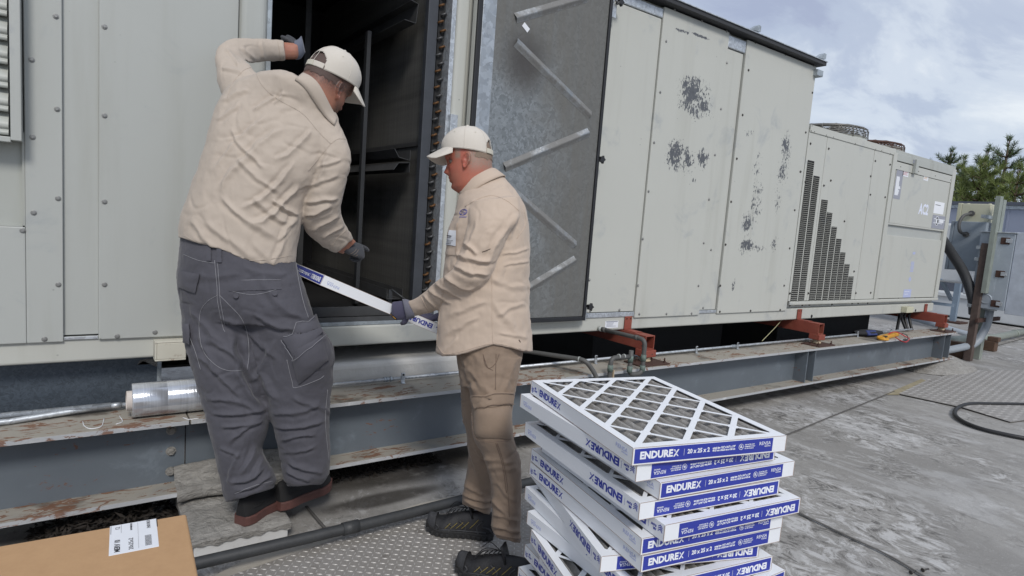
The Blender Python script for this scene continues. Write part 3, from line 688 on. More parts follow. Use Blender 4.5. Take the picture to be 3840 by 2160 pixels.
screws(p4, sc(1.208, 2200, 0, [(398, 44), (521, 95), (634, 142), (360, 187), (635, 285), (333, 418), (608, 494), (305, 646), (581, 702), (280, 867), (554, 904), (254, 1082), (530, 1101), (233, 1293), (506, 1295), (238, 1423), (361, 1422), (475, 1420)]), FYP)
ps = panel(4.228, 4.455, .815, 2.935, y=3.186, d=.026); screws(ps, sc(1.208, 2200, 0, [(686, 188), (563, 1132), (527, 1395)]), 3.186)
p5 = panel(4.467, 5.545, .781, 3.050, 'cream_p5')
screws(p5, sc(1.208, 2200, 0, [(764, 192), (900, 246), (1027, 296), (733, 318), (1022, 420), (706, 521), (992, 600), (680, 719), (967, 778), (654, 914), (942, 952), (629, 1108), (919, 1125), (605, 1294), (894, 1294), (603, 1412), (742, 1408), (876, 1404)]), FYP, True)
# aluminium rails above and below the recessed doors
for x0, x1 in ((2.905, 3.45), (4.228, 4.463)):
    MB().box(x0, x1, 3.174, 3.212, 2.970 if x0 < 3 else 2.940, 3.035).build('door_rail', M['galv_bright'], U, .006)
    MB().box(x0, x1, 3.176, 3.185, .788, .822 if x0 < 3 else .812).build('door_rail', M['galv_bright'], U, .002)
# roof cap with its drip edge and clips
MB().box(-3.0, 5.60, 3.11, 5.45, 3.062, 3.092).build('roof_cap', plain('dark roof cap', (.035, .036, .04), .6, obj=False), U, .002)  # plain dark band under the light drip edge
MB().box(-3.0, 5.605, 3.10, 5.455, 3.0925, 3.100).build('drip_edge', M['galv_bright'], U, .001)
for x in (3.55, 4.53, 5.56): m = MB(); m.prism([(0, 0), (.13, .012), (.13, .055), (.10, .06)], (x-.13, 3.10, 3.10), (1, 0, 0), (0, 0, 1), (0, 1, 0), .05); m.build('roof_clip', M['galv_dull'], U, fix=True)
m = MB(); m.box(5.50, 5.60, 3.13, 3.2, 2.965, 3.02); m.build('end_bracket', M['galv_dull'], U, .003)
# star knob latches on the recessed door
def latch(px, py):
    c = at(px, py, Y=3.13); m = MB(); m.box(c[0]-.045, c[0]-.012, 3.14, 3.181, c[2]-.06, c[2]+.055).box(c[0]-.05, c[0]+.005, 3.132, 3.1395, c[2]-.10, c[2]-.01); b = m.build('latch_bracket', M['galv_bright'], U, .002)
    k = MB(); n = 10; pts = [(.030*(1.0 if i % 2 == 0 else .62)*math.cos(2*math.pi*i/n), .030*(1.0 if i % 2 == 0 else .62)*math.sin(2*math.pi*i/n)) for i in range(n)]
    k.prism(pts, (c[0]+.012, 3.095, c[2]), (1, 0, 0), (0, 0, 1), (0, 1, 0), .022); k.lathe([(.011, 0), (.011, .03)], (c[0]+.012, 3.117, c[2]), (0, 1, 0), 10); k.build('star_knob', M['knob'], U, .003, fix=True)
latch(1552, 6); latch(1505, 401); latch(1476, 771)
# warning sticker and small plate on the rail
def sticker(name, px0, py0, px1, py1, y, mat='label', parent=None, lines=4, ink='grey_ink', head=None):
    a, b = at(px0, py0, Y=y), at(px1, py1, Y=y); o = MB().box(min(a[0], b[0]), max(a[0], b[0]), y-.0012, y, min(a[2], b[2]), max(a[2], b[2])).build(name, M[mat], parent or U)
    w, h = abs(b[0]-a[0]), abs(a[2]-b[2]); m = MB(); x0 = min(a[0], b[0]); z1 = max(a[2], b[2])
    for i in range(lines): zz_ = z1-h*(.28+.62*i/max(lines, 1)); m.box(x0+w*.1, x0+w*(.55+.35*random.random()), y-.0016, y-.0013, zz_-h*.02-.0008, zz_+h*.02+.0008)
    if head: m.box(x0+w*.06, x0+w*.94, y-.0016, y-.0013, z1-h*.17, z1-h*.03)
    m.build('print', M[ink], o)
    return o
sticker('warning_sticker', 1523, 808, 1554, 824, 3.1855, lines=4, head=1)
# ----- condenser section
panel(5.562, 5.892, .872, 2.500, y=3.172, name='louvre_panel'); lp = panel(5.898, 6.866, .872, 2.495, y=3.172, name='louvre_panel')
pc = panel(6.874, 7.290, .872, 2.475, y=3.172)
m = MB(); m.box(5.56, 9.045, 3.150, 3.1715, .836, .869); m.build('base_lip', M['cream'], U, .006)
m = MB(); m.box(5.562, 7.33, 3.164, 3.1712, 2.470, 2.535); m.build('top_flange', M['cream'], U, .002)
MB().box(5.562, 9.045, 3.172, 5.4, 2.5005, 2.535).build('top_sheet', M['cream_dirty'], U, .002)
FR = 'frame_post'
MB().box(7.296, 7.385, 3.160, 3.212, .872, 2.499).build(FR, M['cream'], U, .003); MB().box(8.945, 9.045, 3.160, 3.212, .872, 2.499).build(FR, M['cream'], U, .003)
MB().box(7.387, 8.943, 3.160, 3.212, 2.42, 2.499).build('top_band', M['cream_dirty'], U, .003)
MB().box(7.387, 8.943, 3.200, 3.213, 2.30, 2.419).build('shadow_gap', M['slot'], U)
ud = panel(7.43, 8.94, 1.735, 2.325, y=3.172, d=.03, name='control_door'); MB().box(7.39, 8.94, 3.165, 3.205, 1.715, 1.733).build('door_sill', M['cream'], U, .002)
ld = panel(7.39, 8.94, .876, 1.60, y=3.172, d=.03, name='control_door'); MB().box(7.39, 8.94, 3.19, 3.212, 1.6005, 1.714).build('sunk_band', M['cream_left'], U)
MB().box(7.387, 8.943, 3.166, 3.171, 2.328, 2.41).build('door_flange', M['cream'], U)
m = MB(); c = at(2304, 415, Y=3.15); m.box(c[0]-.035, c[0]+.035, 3.13, 3.165, c[2]-.10, c[2]+.06); m.build('catch', M['cream_dirty'], U, .004)
s3 = sc(3.578, 2960, 440, [(294, 115), (286, 182), (327, 194), (487, 240), (583, 266), (283, 353), (528, 421), (877, 352), (1150, 428), (1228, 446), (1350, 486), (1152, 586), (1350, 635), (1283, 1072), (1090, 790), (1085, 1038), (213, 866), (149, 730), (462, 916), (555, 848), (737, 1395)]) + sc(3.22, 2900, 1000, [(200, 323), (421, 321), (995, 318), (1174, 315), (198, 467), (347, 462), (433, 460), (706, 455), (949, 442), (1022, 442), (1137, 440), (973, 57)])
screws(lp, s3, 3.172, True, s=1.15)
screws(ud, sc(3.578, 2960, 440, [(1486, 663), (1727, 726), (1950, 786), (2155, 840)]), 3.172, True, s=1.15); screws(ld, sc(3.22, 2900, 1000, [(1284, 393), (1507, 387), (1708, 383), (1898, 377)]), 3.172, True, s=1.15)
# louvre columns: each a strip of pressed blades
for x0, x1, zt in ((5.597, 5.707, 2.214), (5.733, 5.835, 2.083), (5.931, 6.043, 1.873), (6.064, 6.162, 1.757), (6.190, 6.288, 1.624), (6.314, 6.412, 1.506), (6.433, 6.530, 1.371), (6.552, 6.653, 1.252), (6.672, 6.775, 1.122)):
    m = MB(); m.box(x0-.004, x1+.004, 3.1705, 3.1719, .868, zt); o = m.build('louvre_column', M['slot'], lp if x0 > 5.9 else U)  # solid black strip, painted dark of the slots behind the blades
    m = MB(); z = .868
    while z < zt-.01:
        m.add([(x0, 3.170, z), (x1, 3.170, z), (x1, 3.1635, z+.0040), (x0, 3.1635, z+.0040), (x0, 3.170, z+.0062), (x1, 3.170, z+.0062)], [(0, 1, 2, 3), (3, 2, 5, 4), (0, 3, 4), (1, 5, 2)]); z += .0186
    m.build('louvre_blades', M['cream'], o if x0 < 5.9 else lp)
# stickers and stencil on the control doors
sticker('wiring_sheet', 2257, 423, 2263, 502, 3.1718, 'grey_ink', ud, 14, 'label', None); sticker('caution_sticker', 2272, 428, 2284, 446, 3.1718, 'label', ud, 3, 'red_wire'); sticker('caution_sticker', 2325, 438, 2334, 456, 3.1718, 'label', ud, 3, 'yellow')
sticker('paper_label', 2352, 506, 2372, 540, 3.1718, 'white_ink', ud, 1, 'black_ink')
a = at(2312, 526, Y=3.1715); m = MB(); put_text(m, 'AC2', (a[0], 3.1715, a[2]-.0), (1, 0, 0), (0, 0, 1), .17, .006, width=.27); m.build('stencil_lettering', M['mark_blue'], ud)
o = sticker('maker_plate', 2347, 540, 2378, 578, 3.1716, 'grey_ink', ud, 2, 'label'); c = at(2355, 556, Y=3.17)
m = MB(); m.lathe([(.058, 0), (.058, .001), (.048, .001), (.048, 0)], (c[0]+.02, 3.1702, c[2]), (0, -1, 0), 20); m.box(c[0]-.012, c[0]+.012+.02, 3.169, 3.1702, c[2]-.03, c[2]+.03); m.box(c[0]+.09, c[0]+.22, 3.169, 3.1702, c[2]-.015, c[2]+.02); m.build('print', M['label'], o)
c = at(2292, 690, Y=3.17); m = MB()
for i in range(8): m.box(c[0]-.05+.008*(i % 3), c[0]+.05-.006*(i % 2), 3.1708, 3.1716, c[2]+.03+i*.016, c[2]+.041+i*.016)
m.box(c[0]-.035, c[0]+.035, 3.1708, 3.1716, c[2]+.24, c[2]+.27); m.prism([(-.04, 0), (0, .035), (.04, 0), (0, -.035)], (c[0]-.01, 3.1716, c[2]-.06), (1, 0, 0), (0, 0, 1), (0, -1, 0), .0006); m.build('faded_sticker', M['pale_ink'], ld, fix=True)
o = sticker('faded_label', 2274, 728, 2290, 748, 3.1716, 'pale_ink', ld, 2, 'label')
MB().box(7.78, 7.87, 3.1555, 3.1595, 2.435, 2.475).build('badge', M['grey_ink'], U)
# holes in the base rail
for px, py in ((2041.6, 795.5), (2303, 781)):
    c = at(px, py, Y=3.186); m = MB(); m.lathe([(.017, 0), (.017, .002)], (c[0], 3.186, c[2]), (0, -1, 0), 14); m.build('rail_hole', M['slot'], U)
# condenser fans on top
for x, mt, nm in ((6.86, 'guard', ''), (7.78, 'guard_rust', '')):
    y, r = 3.72, .41; m = MB(); m.lathe([(r+.07, 2.536), (r+.015, 2.58), (r, 2.61), (r, 2.625), (r-.02, 2.625), (r-.02, 2.55)], (x, y, 0), n=40, closed=True); f = m.build('fan_shroud', M['cream_dirty'], U)
    m = MB()
    for i in range(9): rr = r*(1-.09*i); m.tube([(x+rr*math.cos(a), y+rr*math.sin(a), 2.70+.05*math.sqrt(max(0, 1-(rr/r)**2*.98))) for a in np.linspace(0, 2*math.pi, 37)], .006, 4, False)
    for j in range(5): m.tube([(x+(r+.012)*math.cos(a), y+(r+.012)*math.sin(a), 2.615+.018*j) for a in np.linspace(0, 2*math.pi, 37)], .004, 4, False)
    for a in np.linspace(0, 2*math.pi, 17)[:-1]: m.tube([(x+rr*math.cos(a), y+rr*math.sin(a), 2.706+.05*math.sqrt(max(0, 1-(rr/r)**2*.98))) for rr in np.linspace(.05, r, 5)] + [(x+(r+.014)*math.cos(a), y+(r+.014)*math.sin(a), 2.60)], .005, 4)
    g_o = m.build('fan_guard', M[mt], f)
    if mt == 'guard_rust': g_o.location = (0, 0, -.05)
    m = MB(); m.lathe([(.07, 2.60), (.07, 2.68)], (x, y, 0), n=14)
    for a in np.linspace(0, 2*math.pi, 5)[:-1]:
        u, v = np.array([math.cos(a), math.sin(a), .25]), np.array([-math.sin(a), math.cos(a), .0]); m.obox(V3((x, y, 2.63))+.2*np.array([math.cos(a), math.sin(a), 0]), (unit([math.cos(a), math.sin(a), 0]), unit(v+[0, 0, .45]), unit(np.cross([math.cos(a), math.sin(a), 0], v+[0, 0, .45]))), (.14, .07, .003))
    m.build('fan_blades', M['inside_metal'], f)

# ----- the open door: inner face of galvanised sheet, lying back against the panels
Dr = MB().box(1.862, 2.892, 3.128, 3.168, .782, 3.055).build('access_door', M['cream'], U, .003)
def doormat():
    n = NT('dirty spangled door lining'); a = n.voro(62, n.mix(.10, n.pos(), n.noise(16, 3, col=True)), outp='Color'); x = n.n('ShaderNodeSeparateColor'); n.li(a, x.inputs[0])
    c = n.mix(x.outputs[0], (.185, .20, .205), (.315, .335, .345)); P = n.xyz()
    soot = n.mth('MAXIMUM', n.step(n.mth('ADD', P[0], n.mth('MULTIPLY', n.noise(1.6, 4), .9)), 2.72, 3.05), n.step(n.mth('ADD', P[2], n.mth('MULTIPLY', n.noise(1.9, 5), .6)), 2.45, 2.85))
    soot = n.mth('MAXIMUM', soot, n.blob((2.23, 3.12, 2.46), (.34, .5, .40), .8)); soot = n.mth('MAXIMUM', soot, n.mth('MULTIPLY', n.step(n.mth('ADD', P[2], n.mth('MULTIPLY', n.noise(2.4, 5), .5)), 1.70, 1.35), .75))
    st = n.noise(1, 6, .65, .1, n.map((26, 1, 1.0))); soot = n.mth('MULTIPLY', soot, n.mth('ADD', n.mth('MULTIPLY', st, .7), .5), True)
    c = n.mix(n.mth('MULTIPLY', soot, .93), c, n.mix(st, (.075, .072, .064), (.155, .15, .135)))
    c = n.mix(n.mth('MULTIPLY', n.blob((2.22, 3.12, 2.40), (.26, .5, .28), .9), .75), c, (.045, .04, .04))
    return n.done(c, n.mth('ADD', n.mth('MULTIPLY', soot, .25), .40), n.mth('SUBTRACT', .55, n.mth('MULTIPLY', soot, .5)), n.bump(n.noise(4, 4), .004, .35))
M['door_in'] = doormat()
MB().box(1.99, 2.868, 3.118, 3.1275, .815, 3.05).build('lining_sheet', M['door_in'], Dr, .002)
MB().box(1.895, 1.988, 3.112, 3.1275, .815, 3.05).build('edge_channel', M['galv'], Dr, .003)
m = MB(); m.box(1.862, 1.893, 3.108, 3.1275, .785, 3.055).box(2.870, 2.893, 3.108, 3.1275, .785, 3.055).box(1.894, 2.869, 3.108, 3.1275, .785, .813); m.build('door_gasket', M['black_rubber'], Dr, .004)
def foil():
    n = NT('crinkled foil stiffener'); c = n.mix(n.noise(30, 6, .7), (.20, .21, .215), (.48, .50, .515)); d = n.step(n.noise(5, 6, .7), .38, .58)
    return n.done(n.mix(n.mth('MULTIPLY', d, .85), c, (.16, .155, .145)), n.mth('ADD', n.mth('MULTIPLY', d, .35), .32), n.mth('SUBTRACT', .8, n.mth('MULTIPLY', d, .7)), n.bump(n.noise(55, 5, .7), .004, .8))
M['foil'] = foil()
for a, b in (((1296, 46), (1475, -6)), ((1297, 106), (1484, 290)), ((1480, 333), (1268, 421)), ((1285, 478), (1446, 616)), ((1446, 653), (1330, 724))):
    A, B = at(*a, Y=3.118), at(*b, Y=3.118); A[1] = B[1] = 3.117; d = unit(B-A); w = np.cross(d, (0, 1, 0)); wd = .030
    m = MB(); rows = [[P + w*s_*wd + np.array([0, -1, 0])*h for s_, h in ((-1, 0), (-.85, .002), (-.55, .006), (-.2, .014), (0, .016), (.2, .014), (.55, .006), (.85, .002), (1, 0))] for P in [A+(B-A)*t_ for t_ in np.linspace(0, 1, 24)]]
    P = np.array(rows); P[..., 1] -= .0025*fbm(P.reshape(-1, 3)*40, 2).reshape(P.shape[:2]).clip(-1, 1)*[0, .5, 1, 1, 1, 1, 1, .5, 0]
    m.grid(P).build('stiffener_strip', M['foil'], Dr)
c = at(1323, 69, Y=3.116); u = unit(at(1333, 80, Y=3.116)-at(1316, 58, Y=3.116)); w = np.cross(u, (0, 1, 0)); m = MB(); m.obox(c-[0, .0005, 0], (u, w, (0, 1, 0)), (.026, .015, .0006)); m.build('door_sticker', M['label'], Dr)
# ================================================================= filters
LF, LS, TH = .495, .622, .0445
def filter_meshes():
    """frame, media, labels, print of one pleated filter; origin at the near left top corner, x along the label face, y along the long side"""
    out = {}
    m = MB(); t = .0016; e = .0
    m.box(0, LF, 0, t, -TH, 0).box(0, LF, LS-t, LS, -TH, 0).box(0, t, t, LS-t, -TH, 0).box(LF-t, LF, t, LS-t, -TH, 0)
    b = .026
    for z0, z1 in ((-.0016, -.00002), (-TH+.00002, -TH+.0016)):
        m.box(t, LF-t, t, b, z0, z1).box(t, LF-t, LS-b, LS-t, z0, z1).box(t, b, b, LS-b, z0, z1).box(LF-b, LF-t, b, LS-b, z0, z1)
        # die cut lattice: two families of diagonal strips with small fillets where they meet
        x0, x1, y0, y1 = b, LF-b, b, LS-b
        def clip(c, s, w, za, zb):
            # strip of half width w round y = s*x + c, clipped to the opening
            k = w*math.sqrt(2); poly = [(x0-1, s*(x0-1)+c-k), (x1+1, s*(x1+1)+c-k), (x1+1, s*(x1+1)+c+k), (x0-1, s*(x0-1)+c+k)]
            for ax, lim, sg in ((0, x0, 1), (0, x1, -1), (1, y0, 1), (1, y1, -1)):
                o = []
                for i in range(len(poly)):
                    p, q = poly[i-1], poly[i]; a, bb = sg*(p[ax]-lim), sg*(q[ax]-lim)
                    if (a >= 0) != (bb >= 0): u = a/(a-bb); o.append((p[0]+(q[0]-p[0])*u, p[1]+(q[1]-p[1])*u))
                    if bb >= 0: o.append(q)
                poly = o
                if len(poly) < 3: return
            if s < 0: poly = poly
            m.prism(poly, (0, 0, za), (1, 0, 0), (0, 1, 0), (0, 0, 1), zb-za)
        pitch = .147
        for i in range(-4, 6):
            clip(.143+i*pitch, 1.0, .0085, z0+.0002, z1-.0002)
        for i in range(0, 9):
            clip(.046+i*pitch, -1.0, .0055, z0+.0004, z1-.0004)
        for i in range(-4, 6):
            for j in range(0, 9):
                c1, c2 = .143+i*pitch, .046+j*pitch; x = (c2-c1)/2; y = x+c1
                if x0 < x < x1 and y0 < y < y1:
                    r = .0165; pl = [(x+r*math.cos(a)*(1.0 if k % 2 else .98), y+r*math.sin(a)) for k, a in enumerate(np.linspace(0, 2*math.pi, 9)[:-1])]
                    if all(x0 < p[0] < x1 and y0 < p[1] < y1 for p in pl): m.prism(pl, (0, 0, z0+.0006), (1, 0, 0), (0, 1, 0), (0, 0, 1), z1-z0-.0012)
    out['frame'] = m.mesh('frame')
    # raw board edges
    m = MB(); w = .0011
    for x, y in ((0, 0), (LF, 0), (0, LS), (LF, LS)): m.box(x-w*.6, x+w*.6, y-w*.6, y+w*.6, -TH+.001, -.001)
    m.box(.002, LF-.002, -w*.3, w*.5, -.0008, .0003).box(-w*.3, w*.5, .002, LS-.002, -.0008, .0003).box(.002, LF-.002, -w*.3, w*.5, -TH-.0003, -TH+.0008).box(-w*.3, w*.5, .002, LS-.002, -TH-.0003, -TH+.0008)
    out['board_edge'] = m.mesh('board_edge')
    nx, ny = 16*8+1, 40; P = np.zeros((nx, ny, 3)); xs = np.linspace(.0025, LF-.0025, nx); ys = np.linspace(.003, LS-.003, ny)
    ph = (xs/(.0287))*2*math.pi; sh = np.arcsin(np.sin(ph)*.985)/(math.pi/2)
    P[..., 0] = xs[:, None]; P[..., 1] = ys[None, :]; P[..., 2] = (-TH/2 + .0185*sh)[:, None]
    n = fbm(P.reshape(-1, 3)*[30, 55, 0], 2).reshape(nx, ny); P[..., 2] += .0016*n; P[..., 0] += .0016*fbm(P.reshape(-1, 3)*[20, 35, 9], 2).reshape(nx, ny)*np.array(([0]*3+[1]*(nx-6)+[0]*3))[:, None]
    out['pleated_media'] = MB().grid(P).mesh('pleated_media')
    # label panels on the two short faces
    for side in (0, 1):
        o, u, n = (V3((0, 0, 0)), V3((1, 0, 0)), V3((0, -1, 0))) if side == 0 else (V3((LF, LS, 0)), V3((-1, 0, 0)), V3((0, 1, 0)))
        v = V3((0, 0, 1))
        m = MB(); m.prism([(.0052, -.0405), (.4475, -.0405), (.4475, -.0032), (.0052, -.0032)], o+n*.0002, u, v, n, .0003); out['label_panel%d' % side] = m.mesh('label_panel')
        m = MB(); q = o+n*.0006
        def tx(s, x, w, z, h, bold=.0, mb=m): put_text(mb, s, q+u*x+v*z, u, v, h/.72, bold, w, lift=.0002)
        tx('ENDURE', .0205, .0985, -.0214, .0185, .0011); 
        # the last letter is drawn with a broken stroke
        def xletter(mb, x, z, h, q=q, u=u, v=v, n=n):
            w = h*.92
            mb.prism([(x, z-h/2), (x+.26*w, z-h/2), (x+w, z+h/2), (x+w*.74, z+h/2)], q, u, v, n, .0004)
            for k in range(6):
                t_ = k/6; a = x+w*(.0+.74*t_); zz_ = z+h/2-h*t_
                if .32 < t_ < .62: continue
                mb.prism([(a, zz_), (a+.26*w, zz_), (a+.26*w+w*.085, zz_-h*.115), (a+w*.085, zz_-h*.115)], q, u, v, n, .0004)
        xletter(m, .1205, -.0214, .0185)
        tx('20 x 25 x 2', .1640, .0700, -.0207, .0115, .0005)
        m.box(*sorted((float((q+u*.1531)[0]), float((q+u*.1538)[0]))), *sorted((float((q+n*.0001)[1]), float((q+n*.0004)[1]))), -.0300, -.0125) if True else None
        tx('actual size: 19.5" x 24.5" x 1.75"', .2437, .0745, -.0175, .0052, .0003); tx('49.53 cm x 62.23 cm x 4.45 cm', .2437, .0745, -.0245, .0052, .0003)
        c = o+u*.3380+v*-.0208
        for r0, r1 in ((.0083, .0072), (.0062, .0030)): m.lathe([(r0, .0008), (r0, .0011), (r1, .0011), (r1, .0008)], c, n, 18, closed=True) if r0 > .007 else put_text(m, 'UL', q+u*.3335+v*-.0208, u, v, .0095, .0004, .0092, lift=.0002)
        for i, (s_, wd) in enumerate((('AIR FILTER UNIT', .0335), ('FLAMMABILITY ONLY', .036), ('UL 900 CLASS 2', .031))): tx(s_, .3500, wd, -.0160-.0052*i, .0032, .0001)
        tx('RENSA', .3993, .0405, -.0166, .0098, .0); tx('FILTRATION', .4190, .0205, -.0247, .0032, .0001)
        out['lettering%d' % side] = m.mesh('lettering')
    for side in (0, 1):
        # long sides: AIR FLOW, arrows, ENDUREX ... RENSA read from the far end towards the near corner
        o, u, n = (V3((0, LS, 0)), V3((0, -1, 0)), V3((-1, 0, 0))) if side == 0 else (V3((LF, 0, 0)), V3((0, 1, 0)), V3((1, 0, 0)))
        v = V3((0, 0, 1)); q = o+n*.0001; m = MB()
        tx = lambda s, x, w, z, h, bold=.0: put_text(m, s, q+u*x+v*z, u, v, h/.72, bold, w, lift=.0002)
        for k in range(3):
            z = -.0185-.0055*k; m.prism([(.0075, z), (.0155, z-.0062), (.0235, z), (.0235, z-.0028), (.0155, z-.0092), (.0075, z-.0028)], q, u, v, n, .0004)
        tx('AIR', .0300, .0130, -.0185, .0058, .0004); tx('FLOW', .0300, .0210, -.0275, .0058, .0004)
        m.prism([(.0596, -.032), (.0602, -.032), (.0602, -.012), (.0596, -.012)], q, u, v, n, .0003)
        tx('ENDURE', .0690, .1290, -.0236, .0205, .0012)
        h, x, z = .0205, .2010, -.0236; w = h*1.15
        m.prism([(x, z-h/2), (x+.24*w, z-h/2), (x+w, z+h/2), (x+w*.76, z+h/2)], q, u, v, n, .0004)
        for k in range(6):
            t_ = k/6; a = x+w*.76*t_; zz_ = z+h/2-h*t_
            if .32 < t_ < .62: continue
            m.prism([(a, zz_), (a+.24*w, zz_), (a+.24*w+w*.09, zz_-h*.115), (a+w*.09, zz_-h*.115)], q, u, v, n, .0004)
        out['brand_print%d' % side] = m.mesh('brand_print')
        m = MB(); tx('RENSA', .5430, .0570, -.0175, .0105, .0002); tx('FILTRATION', .5730, .0270, -.0262, .0035, .0001); out['maker_print%d' % side] = m.mesh('maker_print')
    return out
FM = filter_meshes()
for k, me in FM.items():
    me.materials.append(M[dict(frame='white_card', board_edge='card_edge', pleated_media='media').get(k, 'blue_ink' if k.startswith(('label', 'brand')) else 'white_ink' if k.startswith('letter') else 'pale_ink')])
def make_filter(label, flip, group='pleated air filters'):
    t = thing('air_filter', label, 'air filter', (0, 0, 0), group)
    for k, me in FM.items():
        o = bpy.data.objects.new(k.rstrip('01'), me); COL.objects.link(o); o.parent = t
        if k == 'board_edge': o['kind'] = 'stuff'
        if flip: o.matrix_local = Matrix(((-1, 0, 0, LF), (0, 1, 0, 0), (0, 0, -1, -TH), (0, 0, 0, 1)))
    return t
proto = {}
def place_filter(x, y, yaw, z, flip, label):
    src = proto.get(flip)
    if src is None: t = proto[flip] = make_filter(label, flip)
    else: t = copy_tree(src); t['label'] = label
    t.location = (x, y, z); t.rotation_euler = (0, 0, R(yaw)); return t
FS = [(1.1063, .9785, -13.56, 0, 'topmost filter of the stack, its whole white lattice and grey pleats open to the sky'),
      (1.1291, .9815, -8.58, 1, 'upside down filter directly beneath the topmost one, white margin left of its blue label'),
      (1.1916, .9544, -8.62, 0, 'third filter from the top, pushed out to the right with its blue label upright'),
      (1.1374, .9670, -9.32, 1, 'fourth filter from the top, upside down, brand word inverted on its long white side'),
      (1.1852, .9218, -8.80, 1, 'fifth filter from the top, sticking out furthest right with its upside down label'),
      (1.1545, .9643, -10.67, 0, 'sixth filter from the top, its upright blue label half covered by the corner above'),
      (1.1617, .9635, -9.94, 0, 'seventh filter from the top, upright blue label in full view below the covered one'),
      (1.1282, 1.0709, -19.51, 1, 'filter twisted out of line to the left, eighth from the top, blank white corner showing'),
      (1.1593, .9780, -10.11, 1, 'ninth filter from the top, upside down label seen below the twisted filter at right'),
      (1.1996, .8959, -2.62, 1, 'tenth filter from the top, its bent right corner poking out near the bottom edge')]
zt = .904
for i, (x, y, a, fl, lb) in enumerate(FS): place_filter(x, y, a, zt-.0477*i, fl, lb)
# the rest of the stack down to the tread plate
rest = [(-17, 0, 'eleventh filter from the top, upright brand word at its far left end'), (-12, 1, 'twelfth filter from the top, its left end tucked back under the one above')]
for j in range(7): rest.append(((-9, -12, -7, -10, -8, -11, -9)[j], j % 2, 'filter in the low part of the stack below the frame edge'))
for j, (a, fl, lb) in enumerate(rest):
    i = 10+j; z = zt-.0477*i; px = {0: (1992.3/1.490683, 1985.7/1.490683), 1: (2024.8/1.490683, 2060/1.490683)}.get(j); ar = R(a)
    if px: A = at(*px, Z=z); x, y = A[0]+LS*math.sin(ar), A[1]-LS*math.cos(ar)
    else: x, y = 1.17+.012*math.sin(j*2.1), .95+.012*math.cos(j*1.7)
    place_filter(x, y, a, z, fl, lb)
# the filter in the men's hands
t = make_filter('white filter held on the slant by the man with purple gloves', 0); t['group'] = 'pleated air filters'
ax = np.array([[.925, .014, -.380], [-.005, 1.0, .026], [.381, -.022, .924]])   # along the long side, into the unit, up
# long side runs from the corner towards the man; map filter's y to ax[0] and its x to ax[1]
HC = V3((.806, 2.398, 1.165)); xa, ya, za = unit(ax[1]), unit(ax[0]), None
za = unit(np.cross(xa, ya)); HC = HC+za*TH
t.matrix_world = Matrix(((xa[0], ya[0], za[0], HC[0]), (xa[1], ya[1], za[1], HC[1]), (xa[2], ya[2], za[2], HC[2]), (0, 0, 0, 1)))
HELD = t

# ================================================================= cardboard carton
BX = (.240, 1.752, .585)
t = thing('cardboard_box', 'brown carton at lower left with a white product label on its lid', 'cardboard box', (0, 0, 0))
m = MB(); m.box(-.65, 0, -.52, 0, -BX[2], 0); b = m.build('carton', M['card'], t, .006, 3)
m = MB(); m.box(-.172, -.070, -.150, .0003, -.0005, .0006).box(-.172, -.070, .0002, .0010, -.11, .0006); lb = m.build('product_label', M['label'], t, .0004)
m = MB()
def bt(s, x, y, w, size, bold=0): put_text(m, s, (x, y, .0008), (0, 1, 0), (-1, 0, 0), size, bold, w, lift=.0001)
bt('MERV 10', -.155, -.140, .060, .016, .0004); bt('20x25x2', -.127, -.140, .058, .014, .0); bt('12', -.155, -.026, .014, .014, .0); bt('REXM1020252X212', -.126, -.040, .038, .006)
bt('ENDUREX', -.088, -.045, .044, .011, .0)
for i in range(22): y = -.134+.0024*i; m.box(-.098, -.084, y, y+(.0006 if i % 3 else .0014), .0007, .0009)
m.box(-.112, -.1116, -.14, -.005, .0007, .0009).box(-.170, -.169, -.045, -.002, .0007, .0009).box(-.148, -.1474, -.045, -.002, .0007, .0009)
m.build('label_print', M['black_ink'], lb)
m = MB(); m.box(-.0705, -.0685, -.045, .0005, .0005, .0012); m.build('label_edge_strip', M['black_ink'], lb)
t.location = BX; t.rotation_euler = (0, 0, R(-3.1))

# ================================================================= pipes, conduit, roll
m = MB(); pts = [(.1, 2.372, .085), (1.0, 2.362, .085), (1.6, 2.378, .085), (2.4, 2.41, .085), (3.0, 2.43, .085)]
t = thing('gas_pipe', 'black pipe lying along the roof in front of the beam', 'pipe', (1.5, 2.37, .06)); m.tube(spline(pts, 4), .0235, 14).build('pipe', M['black_pipe'], t)
for x, y in ((.95, 2.363), (2.25, 2.403)):
    m = MB(); m.tube([(x-.035, y, .085), (x+.035, y, .085)], .0275, 14); m.build('coupling', M['black_pipe'], t)
for x, y in ((.02+.25, 2.368), (2.7, 2.42)):
    m = MB(); m.box(x-.05, x+.05, y-.06, y+.06, .0, .0605); m.build('pipe_block', M['wood'], t)
CY, CZ = 3.085, .505
t = thing('conduit', 'thin galvanised conduit clipped along the top of the blue beam', 'conduit', (3, CY, CZ)); m = MB(); m.tube([(-2, CY, CZ), (.12, CY, CZ)], .0145, 10).tube([(.121, CY, CZ), (.16, CY, CZ)], .0125, 10); m.build('sleeve', M['galv_bright'], t)
MB().tube([(.1, CY, CZ), (8.2, CY, CZ)], .0098, 10).build('tube', M['galv_bright'], t)
MB().tube([(-2, CY-.04, CZ-.012), (-.22, CY-.04, CZ-.012), (-.02, CY-.005, CZ-.006), (.08, CY, CZ-.002)], .012, 10).build('tube', M['galv_bright'], t)
cxs = [(1013, 947), (1498, 905), (1752, 876), (1855, 868), (2157, 843), (2240, 836)]
